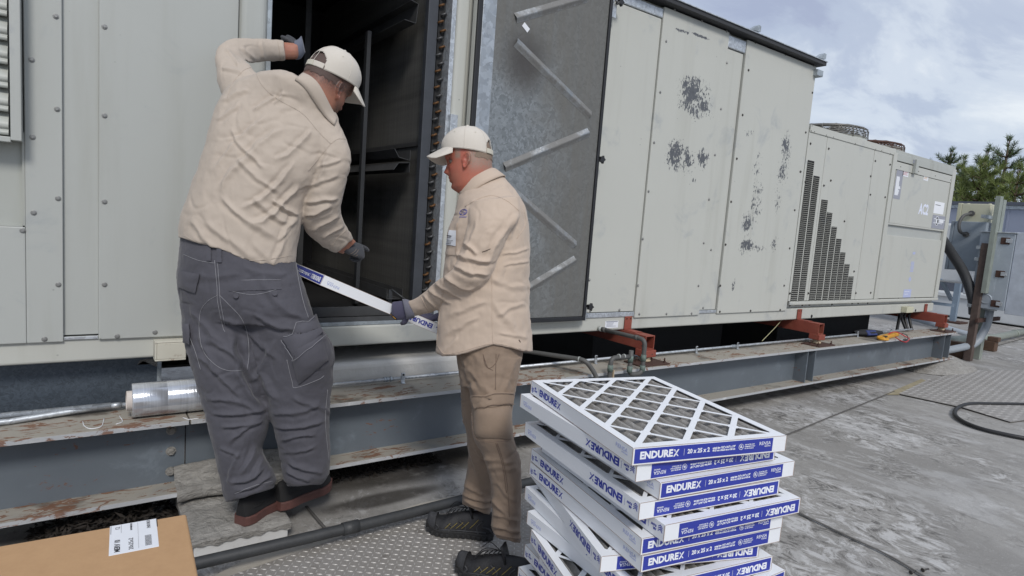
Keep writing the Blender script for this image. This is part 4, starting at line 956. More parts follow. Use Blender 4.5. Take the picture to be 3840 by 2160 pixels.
for px, py in cxs:
    x = at(px, py, Y=CY-.01)[0]; m = MB(); m.box(x-.011, x+.011, CY-.018, CY-.010, FZ1, CZ+.034).box(x-.011, x+.011, CY-.030, CY-.010, FZ1+.0005, FZ1+.005); m.build('strap', M['galv_bright'], t, .002)
    m = MB(); m.lathe([(.0055, 0), (.0055, .004)], (x, CY-.018, CZ+.023), (0, -1, 0), 8); m.build('strap_hole', M['slot'], t)
for px, py in ((975, 951), (1845, 870), (2222, 838)):
    x = at(px, py, Y=CY)[0]; m = MB()
    for d in (-.022, -.008, .014): m.lathe([(.0150, 0), (.0150, .011)], (x+d, CY, CZ), (1, 0, 0), 6, False)
    m.build('coupling', M['galv_dull'], t)
# loop of grey drain pipe over the beam
t = thing('drain_pipe', 'dark grey drain pipe looping from the base rail over the beam into a trap', 'drain pipe', (3.1, 2.8, .4))
r7 = lambda x, y, Y: at((2100+x/3.22)/1.490683, (1100+y/3.22)/1.490683, Y=Y)
PR = .0155
a0, a1 = r7(472, 425, 3.18), r7(1030, 560, 2.79); dn = r7(1005, 930, 2.79); dn[0], dn[1] = a1[0]-.006, 2.79; bt_ = r7(925, 985, 2.79); up = r7(855, 930, 2.79); up2 = r7(862, 690, 2.79)
trap = bend([a0, a1, (a1[0], 2.79, dn[2]-.02), (up2[0], 2.79, dn[2]-.02), (up2[0], 2.79, up2[2])], .045); MB().tube(trap, PR, 12).build('pipe', M['pvc'], t)
e1 = r7(850, 765, 2.79); e2 = r7(620, 765, 2.79); e3 = r7(610, 1010, 2.79); MB().tube(bend([(up2[0], 2.79, e1[2]), (e2[0], 2.79, e1[2]+.004), (e2[0], 2.79, e3[2]-.10), (e2[0]-.42, 2.79, e3[2]-.14)], .04), PR, 12).build('pipe', M['pvc'], t)
f0, f1, f2 = at(1340, 886, Y=3.20), at(1474, 906, Y=2.83), at(1502, 948, Y=2.79)
MB().tube(bend([f0-[.5, -.5, -.02], f0, f1, f2, f2-[-.03, 0, .22]], .05), PR, 12).build('pipe', M['pvc'], t)
for c, d in (((a0*.97+a1*.03), a1-a0), (a0*.88+a1*.12, a1-a0), (a0*.18+a1*.82, a1-a0)):
    c = V3(c); d = unit(d); m = MB().tube([c-d*.012, c+d*.012], PR*1.2, 12); m.build('joint', M['seal_white'] if abs(c[1]-a0[1]) < .03 else M['pvc'], t)
for x, z in ((a1[0], dn[2]+.09), (a1[0], dn[2]+.015), (up2[0], dn[2]+.09), (up2[0], dn[2]+.02), (e2[0], e3[2]+.06)):
    m = MB().tube([(x, 2.79, z-.022), (x, 2.79, z+.022)], PR*1.22, 12); m.build('joint', M['pvc_joint'], t)
for x0 in (.35, .62): c = e1*(1-x0)+e2*x0; m = MB().tube([(c[0]-.004, 2.79, c[2]+.002), (c[0]+.004, 2.79, c[2]+.002)], PR*1.08, 12); m.build('joint_ring', M['seal_white'], t)
c = f0*.12+f1*.88; d = unit(f1-f0); MB().tube([c-d*.004, c+d*.004], PR*1.1, 12).build('joint_ring', M['seal_white'], t)
m = MB(); m.box(e2[0]+.045, e2[0]+.053, 2.80, 2.85, e3[2]-.2, e1[2]-.085); m.build('pipe_bracket', M['spring_cream'], t)
# stretch film roll
def film():
    n = NT('clear stretch film'); s_ = n.noise(1, 5, .6, .1, n.map((150, 3, 3))); c = n.mix(s_, (.40, .42, .46), (.74, .77, .82))
    return n.done(c, n.mth('ADD', n.mth('MULTIPLY', s_, .16), .10), .6, n.bump(s_, .0016, .5), Coat_Weight=.6, Coat_Roughness=.08)
t = thing('stretch_film_roll', 'shiny roll of clear stretch film lying on the beam beside the grey trousers', 'film roll', (.42, 3.0, FZ1))
rr = .0735; m = MB(); X0 = .190
m.lathe([(rr-.002, 0), (rr, .004), (rr, .128), (rr-.0016, .131), (rr, .134), (rr, .42), (rr-.002, .424)], (X0, 2.975, FZ1+rr+.001), (1, 0, 0), 40); m.build('film', film(), t)
m = MB(); m.lathe([(.042, -.018), (.042, .46), (.037, .46), (.037, -.018)], (X0, 2.975, FZ1+rr+.001), (1, 0, 0), 28, closed=True); m.f.append((0, 1, 2)); m.sm.append(False); m.f.pop(); m.sm.pop(); m.build('core', plain('paper core', (.55, .50, .46), .8), t)
# galvanised duct wall below the left of the unit, dark plenums further right
t = thing('duct', 'blue grey galvanised duct wall below the left end of the unit', 'duct', (-.9, 3.6, 0)); MB().box(-2.6, .330, 3.30, 4.9, .05, .684).build('duct_wall', M['galv_dark'] if 'galv_dark' in M else galv('blue grey duct sheet', (.085, .105, .13), metal=.35, sp=120), t, .002)
m = MB(); P = np.array([[at(px, py, Y=3.299) for px, py in row] for row in (((352, 906), (372, 902), (404, 902)), ((345, 918), (380, 916), (404, 915)), ((360, 908), (392, 922), (404, 926)))]); P[..., 1] = 3.298; m.grid(P).build('sealant_smear', M['mastic'], t)
m = MB(); m.box(.315, .333, 3.294, 3.2995, .1, .684); m.build('duct_flange', M['galv_dull'], t)
zc = at(1000, 905, Y=3.165)[2]; t = thing('roof_curb', 'white coated roof curb below the unit, seen between the two men', 'curb', (1.6, 3.9, 0)); MB().box(.80, 2.22, 3.165, 4.4, 0, zc).build('curb_block', plain('white roof coating', (.62, .60, .56), .7, obj=False, var=.2, scale=5, bump=.003, bscale=30), t, .03, 3)
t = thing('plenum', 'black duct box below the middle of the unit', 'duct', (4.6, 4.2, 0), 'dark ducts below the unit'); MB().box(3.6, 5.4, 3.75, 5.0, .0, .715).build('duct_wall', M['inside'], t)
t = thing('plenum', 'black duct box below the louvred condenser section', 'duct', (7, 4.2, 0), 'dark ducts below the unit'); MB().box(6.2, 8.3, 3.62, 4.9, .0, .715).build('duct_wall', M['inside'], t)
m = MB(); c0, c1 = at(1990, 770, Y=3.3), at(1917, 858, Y=3.12); t = m.tube(spline([c0, (c0*.6+c1*.4)-[0, 0, .03], c1], 6), .003, 5).build('cable', plain('cream cable', (.45, .42, .25), .5), None); tag(t, 'thin cream cable hanging from the base rail to the beam', 'cable')
t = thing('hanging_cables', 'bundle of dark flexible conduits dropping below the control doors', 'cables', (8.2, 3.3, .6))
for px, qx in ((2262, 2256), (2268, 2288), (2276, 2290), (2287, 2300)):
    a, b = at(px, 800, Y=3.32), at(qx, 846, Y=3.22); MB().tube(spline([a+[0, 0, .06], a, b, b+[.25, .0, -.06]], 6), .018, 8).build('flexible_conduit', M['hose'], t)

# black hose on the roof
hp = [(2640, 1018), (2576, 1017), (2500, 1016), (2440, 1016), (2412, 1024), (2402, 1036), (2406, 1048), (2430, 1064), (2470, 1079), (2520, 1091), (2576, 1102), (2680, 1118)]
pts = spline([at(*p, Z=.017) for p in hp], 8); o = MB().tube(pts, .017, 10).build('hose', M['hose']); tag(o, 'black rubber hose looped on the grey roof at right', 'hose')
# little nail on the roof
# ================================================================= pouch and meter on the beam
t = thing('tool_pouch', 'black and blue cloth pouch lying on the beam flange next to the yellow meter', 'pouch', tuple(at(2195, 848, Z=FZ1+.01)))
a, b = at(2163, 850, Z=FZ1), at(2232, 848, Z=FZ1); d = unit((b-a)*[1, 1, 0]); n_ = np.array([-d[1], d[0], 0])
P = []
for u in np.linspace(0, 1, 14):
    row = []
    for v in np.linspace(0, 2*math.pi, 17):
        w = .075*(math.sin(math.pi*min(max(u, .03), .97))**.5); row.append(a+(b-a)*u + n_*(.075+w*math.cos(v)) + np.array([0, 0, .038+.036*math.sin(v)*(math.sin(math.pi*min(max(u, .05), .95))**.4)]))
    P.append(row)
MB().grid(P).build('pouch_body', M['black_cloth'], t, fix=True)
m = MB()
for u in (.35, .52): c = a+(b-a)*u+n_*.02; m.obox(c+[0, 0, .045], (unit(b-a), unit(n_+[0, 0, 1.2]), unit(np.cross(b-a, n_+[0, 0, 1.2]))), (.03 if u < .5 else .05, .030, .012))
m.build('blue_trim', M['blue_cloth'], t, .006)
t = thing('clamp_meter', 'yellow clamp meter with red leads beside the dark pouch on the beam', 'multimeter', tuple(at(2240, 846, Z=FZ1)))
a, b = at(2222, 852, Z=FZ1+.02), at(2262, 841, Z=FZ1+.02); d = unit(b-a); L = np.linalg.norm(b-a); sd = np.array([-d[1], d[0], 0])
MB().obox((a+b)/2+sd*.03, (d, sd, (0, 0, 1)), (L/2, .035, .018)).build('meter_body', M['yellow'], t, .01)
m = MB(); c = a+sd*.0-d*.01; m.tube([c+.045*(math.cos(q)*d+math.sin(q)*sd) for q in np.linspace(.6, 5.7, 14)], .013, 8); m.build('clamp_jaw', M['yellow'], t)
m = MB(); m.obox(a+d*.06+[0, 0, .02], (d, sd, (0, 0, 1)), (.02, .02, .006)); m.build('trigger', M['knob'], t, .003)
m = MB(); q = lambda px, py, h: at(px, py, Z=FZ1+h); m.tube(spline([q(2232, 843, .03), q(2244, 836, .06), q(2258, 836, .06), q(2275, 845, .03), q(2287, 852, .01), q(2280, 860, .005), q(2268, 858, .005), q(2252, 848, .02)], 7), .006, 6); m.build('test_lead', M['red_wire'], t)
m = MB(); m.tube(spline([q(2262, 838, .04), q(2280, 842, .03), q(2283, 853, .01), q(2272, 854, .01)], 7), .005, 6); m.build('test_lead', M['hose'], t)

# ================================================================= electrical rack at the right
t = thing('equipment_rack', 'two tall slotted strut posts carrying electrical boxes at the right', 'strut rack', (10.1, 3.02, 0))
PX0, PX1 = 10.03, 10.36; ztop = 2.25
def strut(x, z0, z1, y0, y1, w=.055, mat='strut'):
    m = MB(); m.box(x-w, x+w, y0, y0+.006, z0, z1).box(x-w, x-w+.006, y0+.006, y1, z0, z1).box(x+w-.006, x+w, y0+.006, y1, z0, z1); m.build('strut_post', M[mat], t, .001)
    s_ = MB(); z = z0+.05
    while z < z1-.05: s_.box(x+w+.0002, x+w+.0012, y0+.025, y0+.05, z, z+.045); z += .10
    s_.build('post_slots', M['slot'], t)
strut(PX0, 0, 1.62, 2.99, 3.07, .05, 'strut_rust'); strut(PX0-.02, .95, ztop, 2.93, 2.985, .055); strut(PX1+.0, 0, ztop-.02, 2.99, 3.06, .055)
for z in (1.98, 1.56, 1.40, .76): m = MB(); m.box(PX0-.06, PX1+.1, 3.075, 3.12, z-.022, z+.022); m.build('cross_strut', M['galv_dull'], t)
m = MB(); m.box(PX0-.1, PX1+.45, 2.96, 2.989, .545, .60); m.build('cross_strut', M['rust_dark'], t)
def enclosure(name, label, px0, py0, px1, py1, Y, dep, mat, lid=.008, cat='electrical box'):
    a, b = at(px0, py0, Y=Y), at(px1, py1, Y=Y); x0, x1, z0, z1 = min(a[0], b[0]), max(a[0], b[0]), min(a[2], b[2]), max(a[2], b[2])
    e = thing(name, label, cat, ((x0+x1)/2, Y, z0)); MB().box(x0, x1, Y, Y+dep, z0, z1).build('box_body', mat, e, .006)
    MB().box(x0-.006, x1+.006, Y-lid, Y-.0005, z0-.006, z1+.006).build('box_lid', mat, e, .004)
    return e, x0, x1, z0, z1
def enclosure_x(name, label, px0, py0, px1, py1, X, dep, mat, lid=.02):
    """box whose near side faces along the roof, towards the camera"""
    a, b = at(px0, py0, X=X), at(px1, py1, X=X); y0, y1, z0, z1 = min(a[1], b[1]), max(a[1], b[1]), min(a[2], b[2]), max(a[2], b[2])
    e = thing(name, label, 'electrical box', (X, (y0+y1)/2, z0)); MB().box(X, X+dep, y0, y1, z0, z1).build('box_body', mat, e, .008)
    MB().box(X-.006, X+dep+.006, y1+.0005, y1+lid, z0-.006, z1+.006).build('box_lid', mat, e, .006); return e, y0, y1, z0, z1
e, y0, y1, z0, z1 = enclosure_x('junction_box', 'cream junction box, the topmost box on the strut posts', 2421, 512, 2484, 568, 10.36, .35, M['cream_box'], .05)
for y in (y0+.05, y1-.03): m = MB(); m.lathe([(.02, 0), (.02, .014)], (10.5, y, z1), (0, 0, 1), 8); m.build('lid_screw', M['cream_box'], e)
e, y0, y1, z0, z1 = enclosure_x('junction_box', 'pale grey box below the cream one, behind the strut posts', 2402, 556, 2464, 684, 10.25, .40, M['grey_box'], .04)
m = MB(); p = [at(2444, 537, X=10.33), at(2424, 543, X=10.2), at(2413, 562, X=10.14), at(2415, 582, X=10.14), at(2430, 590, X=10.24)]
o = MB().tube(spline(p, 7), .021, 10).build('flexible_conduit', M['pvc']); tag(o, 'short grey flexible conduit looping between the cream and the grey box', 'conduit')
for c in (p[0], p[-1]): m = MB(); m.lathe([(.04, 0), (.04, .03)], c-[.015, 0, 0], (1, 0, 0), 10); m.build('conduit_nut', M['pvc'], o)
# big galvanised disconnect with its lid edge turned towards us
e = thing('disconnect_box', 'large streaky galvanised disconnect box hung low on the rack posts', 'electrical box', (10.75, 2.9, .8))
XD = 10.06; yl, yr = at(2453, 680, X=XD)[1], at(2541, 680, X=XD)[1]; z0, z1 = at(2478, 776, X=XD)[2], at(2515, 586, X=XD)[2]
def streak():
    n = NT('streaked zinc'); c = n.mix(n.noise(7, 6, .65, .8), (.30, .345, .39), (.44, .485, .53)); c = n.mix(n.mth('MULTIPLY', n.step(n.noise(1, 6, .7, .5, n.map((9, 9, 2))), .55, .7), .6), c, (.60, .64, .70)); return n.done(c, .5, .25)
M['streak'] = streak()
MB().box(XD, XD+.85, yr, yl, z0, z1).build('box_body', M['streak'], e, .004)
lidm = plain('whitened zinc lid', (.46, .50, .56), .5, .2, obj=False, var=.35, scale=8)
MB().box(XD+.02, XD+.95, yr-.27, yr-.004, z0-.04, z1+.02).build('box_lid', lidm, e, .006)
for fz in (.90, .47, .08):
    z = z0+(z1-z0)*fz; m = MB(); m.box(XD-.010, XD-.0005, yr+.05, yr+.15, z-.045, z+.045); m.build('latch', M['rust_dark'], e, .004); m = MB(); m.box(XD-.022, XD-.0105, yr+.02, yr+.09, z-.022, z+.03); m.build('latch_tongue', M['galv_bright'], e, .003)
m = MB(); m.lathe([(.07, 0), (.07, .004), (.058, .004), (.050, .001), (.036, .004)], (XD, yl-.17, z0+.13), (-1, 0, 0), 20); m.build('knockout', M['streak'], e)
MB().box(XD-.02, XD+.9, yr-.02, yl+.02, z1+.001, z1+.016).build('box_hood', M['galv_bright'], e, .003)
m = MB(); cx_, cy_ = XD+.22, (yl*.55+yr*.45); m.tube(bend([(cx_, cy_, z0), (cx_, cy_, .50), (cx_-.12, cy_+.06, .22), (cx_-.7, cy_+.25, .12), (cx_-1.5, cy_+.35, .12)], .25, 8), .05, 12); o = m.build('conduit', plain('grey painted conduit', (.27, .30, .33), .5)); tag(o, 'thick grey conduit curving down from the disconnect box to the roof', 'conduit')
m = MB(); m.lathe([(.08, 0), (.08, .03)], (cx_, cy_, z0-.03), (0, 0, 1), 12); m.build('conduit_nut', M['galv_dull'], o)
# pale pipe, thick pipe and timber blocks on the roof behind
t = thing('conduit', 'pale grey conduit running across the roof on timber blocks behind the posts', 'conduit', (12, 3.4, .3))
a, b = at(2286, 797, Y=4.1), at(2440, 842, Y=3.95); c = at(2600, 880, Y=3.7); MB().tube([a-(b-a)*1.0, a, b, c, c+(c-b)], .045, 10).build('tube', plain('pale blue grey pipe', (.30, .34, .39), .5), t)
for px, py, w in ((2385, 880, .30), (2487, 868, .14)):
    c = at(px, py, Z=.08); MB().box(c[0]-.08, c[0]+.08, c[1]-w*.7, c[1]+w*.7, 0, .15).build('timber_block', M['wood'], t, .006)
    MB().box(c[0]-.06, c[0]+.06, c[1]-w*.9, c[1]+w*.1, .151, .22).build('timber_block', M['wood'], t, .006)
t = thing('drain_line', 'grey plastic drain line lying on the roof behind the strut posts', 'pipe', (13, 4, .1))
pp = [at(2370, 862, Z=.16), at(2420, 853, Z=.16), at(2500, 850, Z=.1), at(2600, 829, Z=.1)]; MB().tube(pp, .06, 10).build('pipe', M['strut'], t)
for f in (.5, .9): c = pp[2]*(1-f)+pp[3]*f; d = unit(pp[3]-pp[2]); MB().tube([c-d*.05, c+d*.05], .07, 10).build('coupling', M['strut'], t)
m = MB(); m.box(8.95, 9.7, 3.3, 3.5, .30, .36); o = m.build('timber_beam', M['rust_dark']); tag(o, 'short dark rail between the beam end and the posts', 'rail')

# ================================================================= next unit, far right
def far_unit():
    t = thing('far_air_handler', 'long blue grey clad unit standing across the roof in the background', 'air handler', (17, 3, .9))
    X = 16.6; top = at(2488, 516, X=X)[2]; bot = at(2470, 742, X=X)[2]
    y1 = 9.0; MB().box(X, X+2.6, -1.5, y1, bot+.62, top).build('cladding', M['blue_case'], t); MB().box(X+.03, X+2.5, -1.5, y1, bot, bot+.619).build('cladding', M['blue_dark'], t)
    MB().box(X-.08, X+2.7, -1.6, y1+.1, top+.001, top+.07).build('roof_edge', M['blue_dark'], t); MB().box(X-.03, X-.001, -1.6, y1, top-.08, top).build('drip_edge', M['galv_dull'], t)
    for i in range(14): y = -1.3+i*.75; MB().box(X-.012, X-.0005, y-.015, y+.015, bot+.63, top-.09).build('cladding_seam', M['blue_case'], t)
    MB().box(X-.2, X+2.4, -1.6, y1, bot-.55, bot-.001).build('curb', M['white_curb'], t, .02)
    MB().box(X-.25, X-.201, -1.6, y1, bot-.12, bot-.03).build('curb_cap', M['white_curb'], t, .01)
    return t
far_unit()
t = thing('duct_transition', 'white insulated duct elbow on blue legs between the two units', 'duct', (13.9, 4.6, .9))
X0, X1 = 13.3, 14.4; a, b = at(2385, 560, X=X0), at(2385, 712, X=X0)
MB().box(X0, X1, 4.25, 5.3, at(2400, 712, X=X0)[2], at(2400, 562, X=X0)[2]).build('duct_cover', M['white_curb'], t, .05, 3)
MB().box(X0-.05, X0+.4, 4.2, 4.249, at(2400, 720, X=X0)[2]-.12, at(2400, 560, X=X0)[2]).build('duct_flange', M['galv_bright'], t, .02)
lg = plain('blue grey leg steel', (.20, .26, .33), .5)
zb = at(2400, 712, X=X0)[2]
m = MB(); f = at(2396, 811, Z=.0); m.box(f[0]-.05, f[0]+.05, f[1]-.05, f[1]+.05, .02, zb); m.build('leg', lg, t); m = MB(); m.box(f[0]-.2, f[0]+.25, f[1]-.2, f[1]+.2, 0, .03); m.build('foot_pad', M['rust_dark'], t)
g_ = at(2366, 700, X=13.3); h_ = at(2393, 754, X=14.2); m = MB(); m.bar(g_, h_, .06, .05); m.build('brace', lg, t); m = MB(); k0, k1 = at(2330, 760, X=13.6), at(2396, 768, X=14.6); m.bar(k0, k1, .07, .06); m.build('brace', lg, t)
m = MB(); m.tube(spline([at(2366, 596, X=9.5), at(2393, 636, X=9.8), at(2425, 688, X=10.0), at(2446, 748, X=10.05), at(2450, 790, X=10.1)], 8), .062, 10); o = m.build('flexible_conduit', plain('dark sloping strap', (.04, .042, .045), .6)); tag(o, 'thick dark flexible conduit sagging from the unit corner to the posts', 'conduit')
m = MB(); m.lathe([(.2, 0), (.22, .06), (.2, .25)], at(2562, 680, Y=3.5), (-.4, -.9, 0), 16); o = m.build('valve_dome', M['white_curb']); tag(o, 'white round cap behind the galvanised disconnect box', 'cap')

# ================================================================= pines
NEED = plain('pine needles', (.115, .15, .034), .6, obj=False, var=.55, scale=.9, bump=0); NEED2 = plain('darker pine needles', (.06, .095, .035), .6, obj=False, var=.5, scale=.9, bump=0); BARK = plain('pine bark', (.10, .065, .045), .85)
def pine(label, px, pyt, dist, hgt, spread, mat, bushy=1.0, lead=True):
    base = at(px, pyt+24, D=dist); top = base.copy(); z0 = top[2]-hgt
    t = thing('pine_tree', label, 'pine tree', (top[0], top[1], z0), 'pines behind the roof')
    tr = MB(); lean = np.array([random.uniform(-.02, .02), random.uniform(-.02, .02), 1])
    pts = [V3((top[0], top[1], z0))+lean*[hgt*.6*math.sin(k*3)*.1, hgt*.3*math.cos(k*4)*.1, 0]*[k*(1-k)]*3+np.array([0, 0, hgt*k]) for k in np.linspace(0, 1, 9)]
    tr.tube(pts, [hgt*.018*(1-.88*k)+.02 for k in np.linspace(0, 1, 9)], 7)
    nd = MB()
    def tuft(o, d, L, n):
        d = unit(d); u = unit(np.cross(d, (0.3, .2, 1))); w = np.cross(d, u)
        for _ in range(n):
            a = random.uniform(0, 6.283); sp = random.uniform(.25, 1.15); s = o+d*random.uniform(-.35, .3)*L; e = s + L*random.uniform(.7, 1.15)*unit(d*.9+sp*(math.cos(a)*u+math.sin(a)*w)) - [0, 0, .22*L*sp]
            k = unit(np.cross(e-s, CF))*L*.028; mid = (s+e)/2+[0, 0, .06*L]
            nd.add([s-k, s+k, mid+k*.8, e, mid-k*.8], [(0, 1, 2, 3, 4)])
    k = .20
    while k < .985:
        up_ = max(0, (k-.62)/.38); L0 = spread*(1.0-.80*up_**.8)*(.75+.35*min(1, k/.3)); n_ = int((5 if k > .62 else 7)*bushy**.5); a0 = random.uniform(0, 6.28); o = pts[0]*(1-k)+pts[-1]*k
        for q in range(n_):
            a = a0+6.283*q/n_+random.uniform(-.3, .3); L = L0*random.uniform(.55, 1.1); d = np.array([math.cos(a), math.sin(a), .30+.55*up_]); e = o+d*L*np.array([1, 1, .6]); mid = o+(e-o)*.55-[0, 0, .06*L]
            br = spline([o, mid, e+[0, 0, .16*L]], 4); tr.tube(br, [max(.010, .045*(1-j_/8)) for j_ in range(len(br))], 5); tl = spread*(.20-.05*up_)
            for b in np.linspace(.40 if k > .62 else .3, 1.0, 4 if k > .62 else 5): p = br[int(b*(len(br)-1))]; tuft(p, d*.7+[0, 0, .75], tl, 22 if b < 1 else 30)
            if k < .62:
                for _ in range(3): p = br[random.randrange(2, len(br))]+np.array([random.uniform(-.3, .3), random.uniform(-.3, .3), random.uniform(-.15, .3)])*spread*.35; tuft(p, d*.5+[0, 0, .8], tl, 24)
        k += random.uniform(.055, .085) if k > .62 else random.uniform(.045, .07)
    for k in np.linspace(.66, 1.0, 12): tuft(pts[0]*(1-k)+pts[-1]*k, (random.uniform(-.2, .2), random.uniform(-.2, .2), 1), spread*.17, 20)
    for q in range(3): a = q*2.1; tip = pts[-1]; e = tip+np.array([.12*math.cos(a), .12*math.sin(a), .75])*spread*.22; tr.tube([tip-[0, 0, .2], e], .02, 5); tuft(e, (0, 0, 1), spread*.15, 26)
    tr.build('trunk', BARK, t); nd.build('crown', mat, t)
pine('pine with two upright tips just right of the cream unit', 2392, 372, 34, 9.5, 2.1, NEED2, 1.3)
pine('pine with a thin pointed top between two taller ones', 2425, 388, 36, 10, 2.0, NEED, 1.2)
pine('dark pine with a bare forked tip left of the tallest pine', 2482, 374, 33, 9.5, 2.2, NEED2, 1.3)
pine('broad bushy light green pine in front of the others', 2470, 405, 29, 8.5, 2.6, NEED, 2.0)
pine('tallest pine with an open lopsided crown at the far right', 2536, 346, 31, 9.5, 2.2, NEED2, 1.2)
pine('low bushy pine under the tallest one at the far right', 2562, 420, 28, 8, 2.5, NEED, 1.9)
pine('dim pine at the left end of the row close to the unit', 2428, 425, 38, 9, 2.6, NEED2, 1.7)
pine('pine leaning past the right edge of the view', 2620, 400, 34, 9.5, 2.6, NEED2, 1.5)

for (a, b) in (((2292, 1440), (2304, 1436)), ((2322, 1434), (2336, 1431))):
    p, q = at(*a, Z=.006), at(*b, Z=.006); m = MB(); m.tube([p, q], .004, 6); m.lathe([(.009, 0), (.009, .004)], p, unit(p-q), 8); o = m.build('loose_screw', M['screw_dark']); tag(o, 'loose dark screw lying on the roof by the bottom edge', 'screw', 'loose screws on the roof')
# ================================================================= people
def SB_(nm, mt, par): return kind(m.build(nm, mt, par), 'stuff')
FPX = CAM_F/1.490683
def ray_dir(px, py): return unit(at(px, py, D=1.0)-CPOS)
def screen(P):
    q = np.asarray(P)-CPOS; z = q@CF
    return np.stack([1288+FPX*(q@CR)/z, 724.5+FPX*(q@CD)/z], -1), z
def cat(pts, n):
    """dense Catmull-Rom through rows of numbers"""
    P = [np.array(p, float) for p in pts]; P = [2*P[0]-P[1]] + P + [2*P[-1]-P[-2]]; o = []
    for i in range(1, len(P)-2):
        for j in range(n):
            t = j/n; a, b, c, d = P[i-1:i+3]; o.append(.5*((2*b)+(c-a)*t+(2*a-5*b+4*c-d)*t*t+(3*b-a-3*c+d)*t**3))
    o.append(P[-2]); return o
def limb(mb, secs, n=6, seg=28, k=1.0, ex=1.0, caps=True, droop=0.0):
    """tapered limb: each section spans from (lx, ly) to (rx, ry) as seen, D metres ahead of the lens, b its half depth"""
    S_ = cat(secs, n); vs = []
    for row in S_:
        lx, ly, rx, ry, D, b = row[:6]; A, B = at(lx, ly, D=D), at(rx, ry, D=D); c = (A+B)/2; a = (B-A)/2*k; w = unit(c-CPOS); w = unit(w-a*(w@a)/(a@a+1e-9))
        for j in range(seg):
            t = 2*math.pi*j/seg; ct, st = math.cos(t), math.sin(t); ct, st = math.copysign(abs(ct)**ex, ct), math.copysign(abs(st)**ex, st)
            vs.append(c+a*ct+w*b*k*st)
    m = len(S_); fs = [(i*seg+j, i*seg+(j+1) % seg, (i+1)*seg+(j+1) % seg, (i+1)*seg+j) for i in range(m-1) for j in range(seg)]
    if caps: fs += [tuple(range(seg))[::-1], tuple((m-1)*seg+j for j in range(seg))]
    mb.add(vs, fs, True); return mb
def ball(mb, c, r, n=12):
    c = V3(c); r = np.array([r]*3 if not hasattr(r, '__len__') else r); P = []
    for i in range(n+1):
        a = math.pi*(i/n*.998+.001); P.append([c+r*[math.sin(a)*math.cos(b), math.sin(a)*math.sin(b), math.cos(a)] for b in np.linspace(0, 2*math.pi, 2*n+1)])
    return mb.grid(P)
def fused(mb, voxel, smooth=4, fac=.5):
    """one continuous skin over overlapping shapes"""
    import bmesh
    me = mb.mesh('tmp'); b = bmesh.new(); b.from_mesh(me); bmesh.ops.remove_doubles(b, verts=b.verts, dist=1e-5); bmesh.ops.recalc_face_normals(b, faces=b.faces); b.to_mesh(me); b.free()
    o = bpy.data.objects.new('tmp', me); COL.objects.link(o); m = o.modifiers.new('r', 'REMESH'); m.mode = 'VOXEL'; m.voxel_size = voxel; m.use_smooth_shade = True
    if smooth: s = o.modifiers.new('s', 'SMOOTH'); s.factor = fac; s.iterations = smooth
    dg = bpy.context.evaluated_depsgraph_get(); dg.update(); r = bpy.data.meshes.new_from_object(o.evaluated_get(dg)); bpy.data.objects.remove(o); bpy.data.meshes.remove(me); return r
def coords(me):
    a = np.empty(len(me.vertices)*3); me.vertices.foreach_get('co', a); return a.reshape(-1, 3)
def normals(me):
    a = np.empty(len(me.vertices)*3); me.vertices.foreach_get('normal', a); return a.reshape(-1, 3)
def setco(me, P): me.vertices.foreach_set('co', np.asarray(P, float).ravel()); me.update()
def bulge(me, px, py, rx, ry, h):
    P, N = coords(me), normals(me); s, z = screen(P); f = np.clip(-(N*((P-CPOS)/np.linalg.norm(P-CPOS, axis=1)[:, None])).sum(1)*1.5+.3, 0, 1)
    k = np.exp(-(((s[:, 0]-px)/rx)**2+((s[:, 1]-py)/ry)**2)**1.6); setco(me, P+N*(k*h*f)[:, None])
def crease(me, strokes, noise=((9, 9, 9, .004), (24, 24, 24, .0018)), keep=None, gain=1.0):
    """press cloth folds into a garment: strokes are (x1, y1, x2, y2, width, height[, bend]) on the visible side, plus all-over crumple"""
    P, N = coords(me), normals(me); d = np.zeros(len(P)); s, z = screen(P); face = np.clip(-(N*((P-CPOS)/np.linalg.norm(P-CPOS, axis=1)[:, None])).sum(1)*2.2+.15, 0, 1)
    WARP = fbm(P*11+1.3, 3)*1.3; AMP = fbm(P*[9, 9, 9]+8.1, 2)
    for q in strokes:
        x1, y1, x2, y2, w, h = q[:6]; bow = q[6] if len(q) > 6 else 0; a = np.array([x1, y1]); v = np.array([x2-x1, y2-y1], float); L = np.hypot(*v); u = v/L; nn = np.array([-u[1], u[0]])
        t = ((s-a)@u)/L; off = (s-a)@nn - bow*4*t*(1-t) + WARP*w*.9; e = np.clip(np.minimum(t+.12, 1.12-t)/.24, 0, 1); e = e*e*(3-2*e)
        g = np.exp(-np.abs(off/(w*.85))**1.5)-.60*np.exp(-((off-1.35*w)/(w*.85))**2)-.22*np.exp(-((off+1.9*w)/(w*1.5))**2); d += h*g*e*face
    for sx, sy, sz, amp in noise: d += amp*fbm(P*[sx, sy, sz]+3.7, 3)
    # sharp tension creases: thin valleys of a warped noise, only here and there
    wq = P + .035*np.stack([fbm(P*6+k, 2) for k in (0, 5, 9)], 1)
    for ax, amp in (((7, 7, 11), .0030), ((14, 11, 8), .0015)):
        n_ = pnoise(wq*ax+2.2); d -= amp*np.exp(-(n_/.07)**2)*(kk := np.clip(fbm(P*[4, 4, 4]+amp*900, 2)*2.6+.15, 0, 1)); d += amp*.4*np.exp(-((np.abs(n_)-.17)/.09)**2)*kk
    if keep is not None: d *= keep(P, s)
    setco(me, P+N*d[:, None]); return me
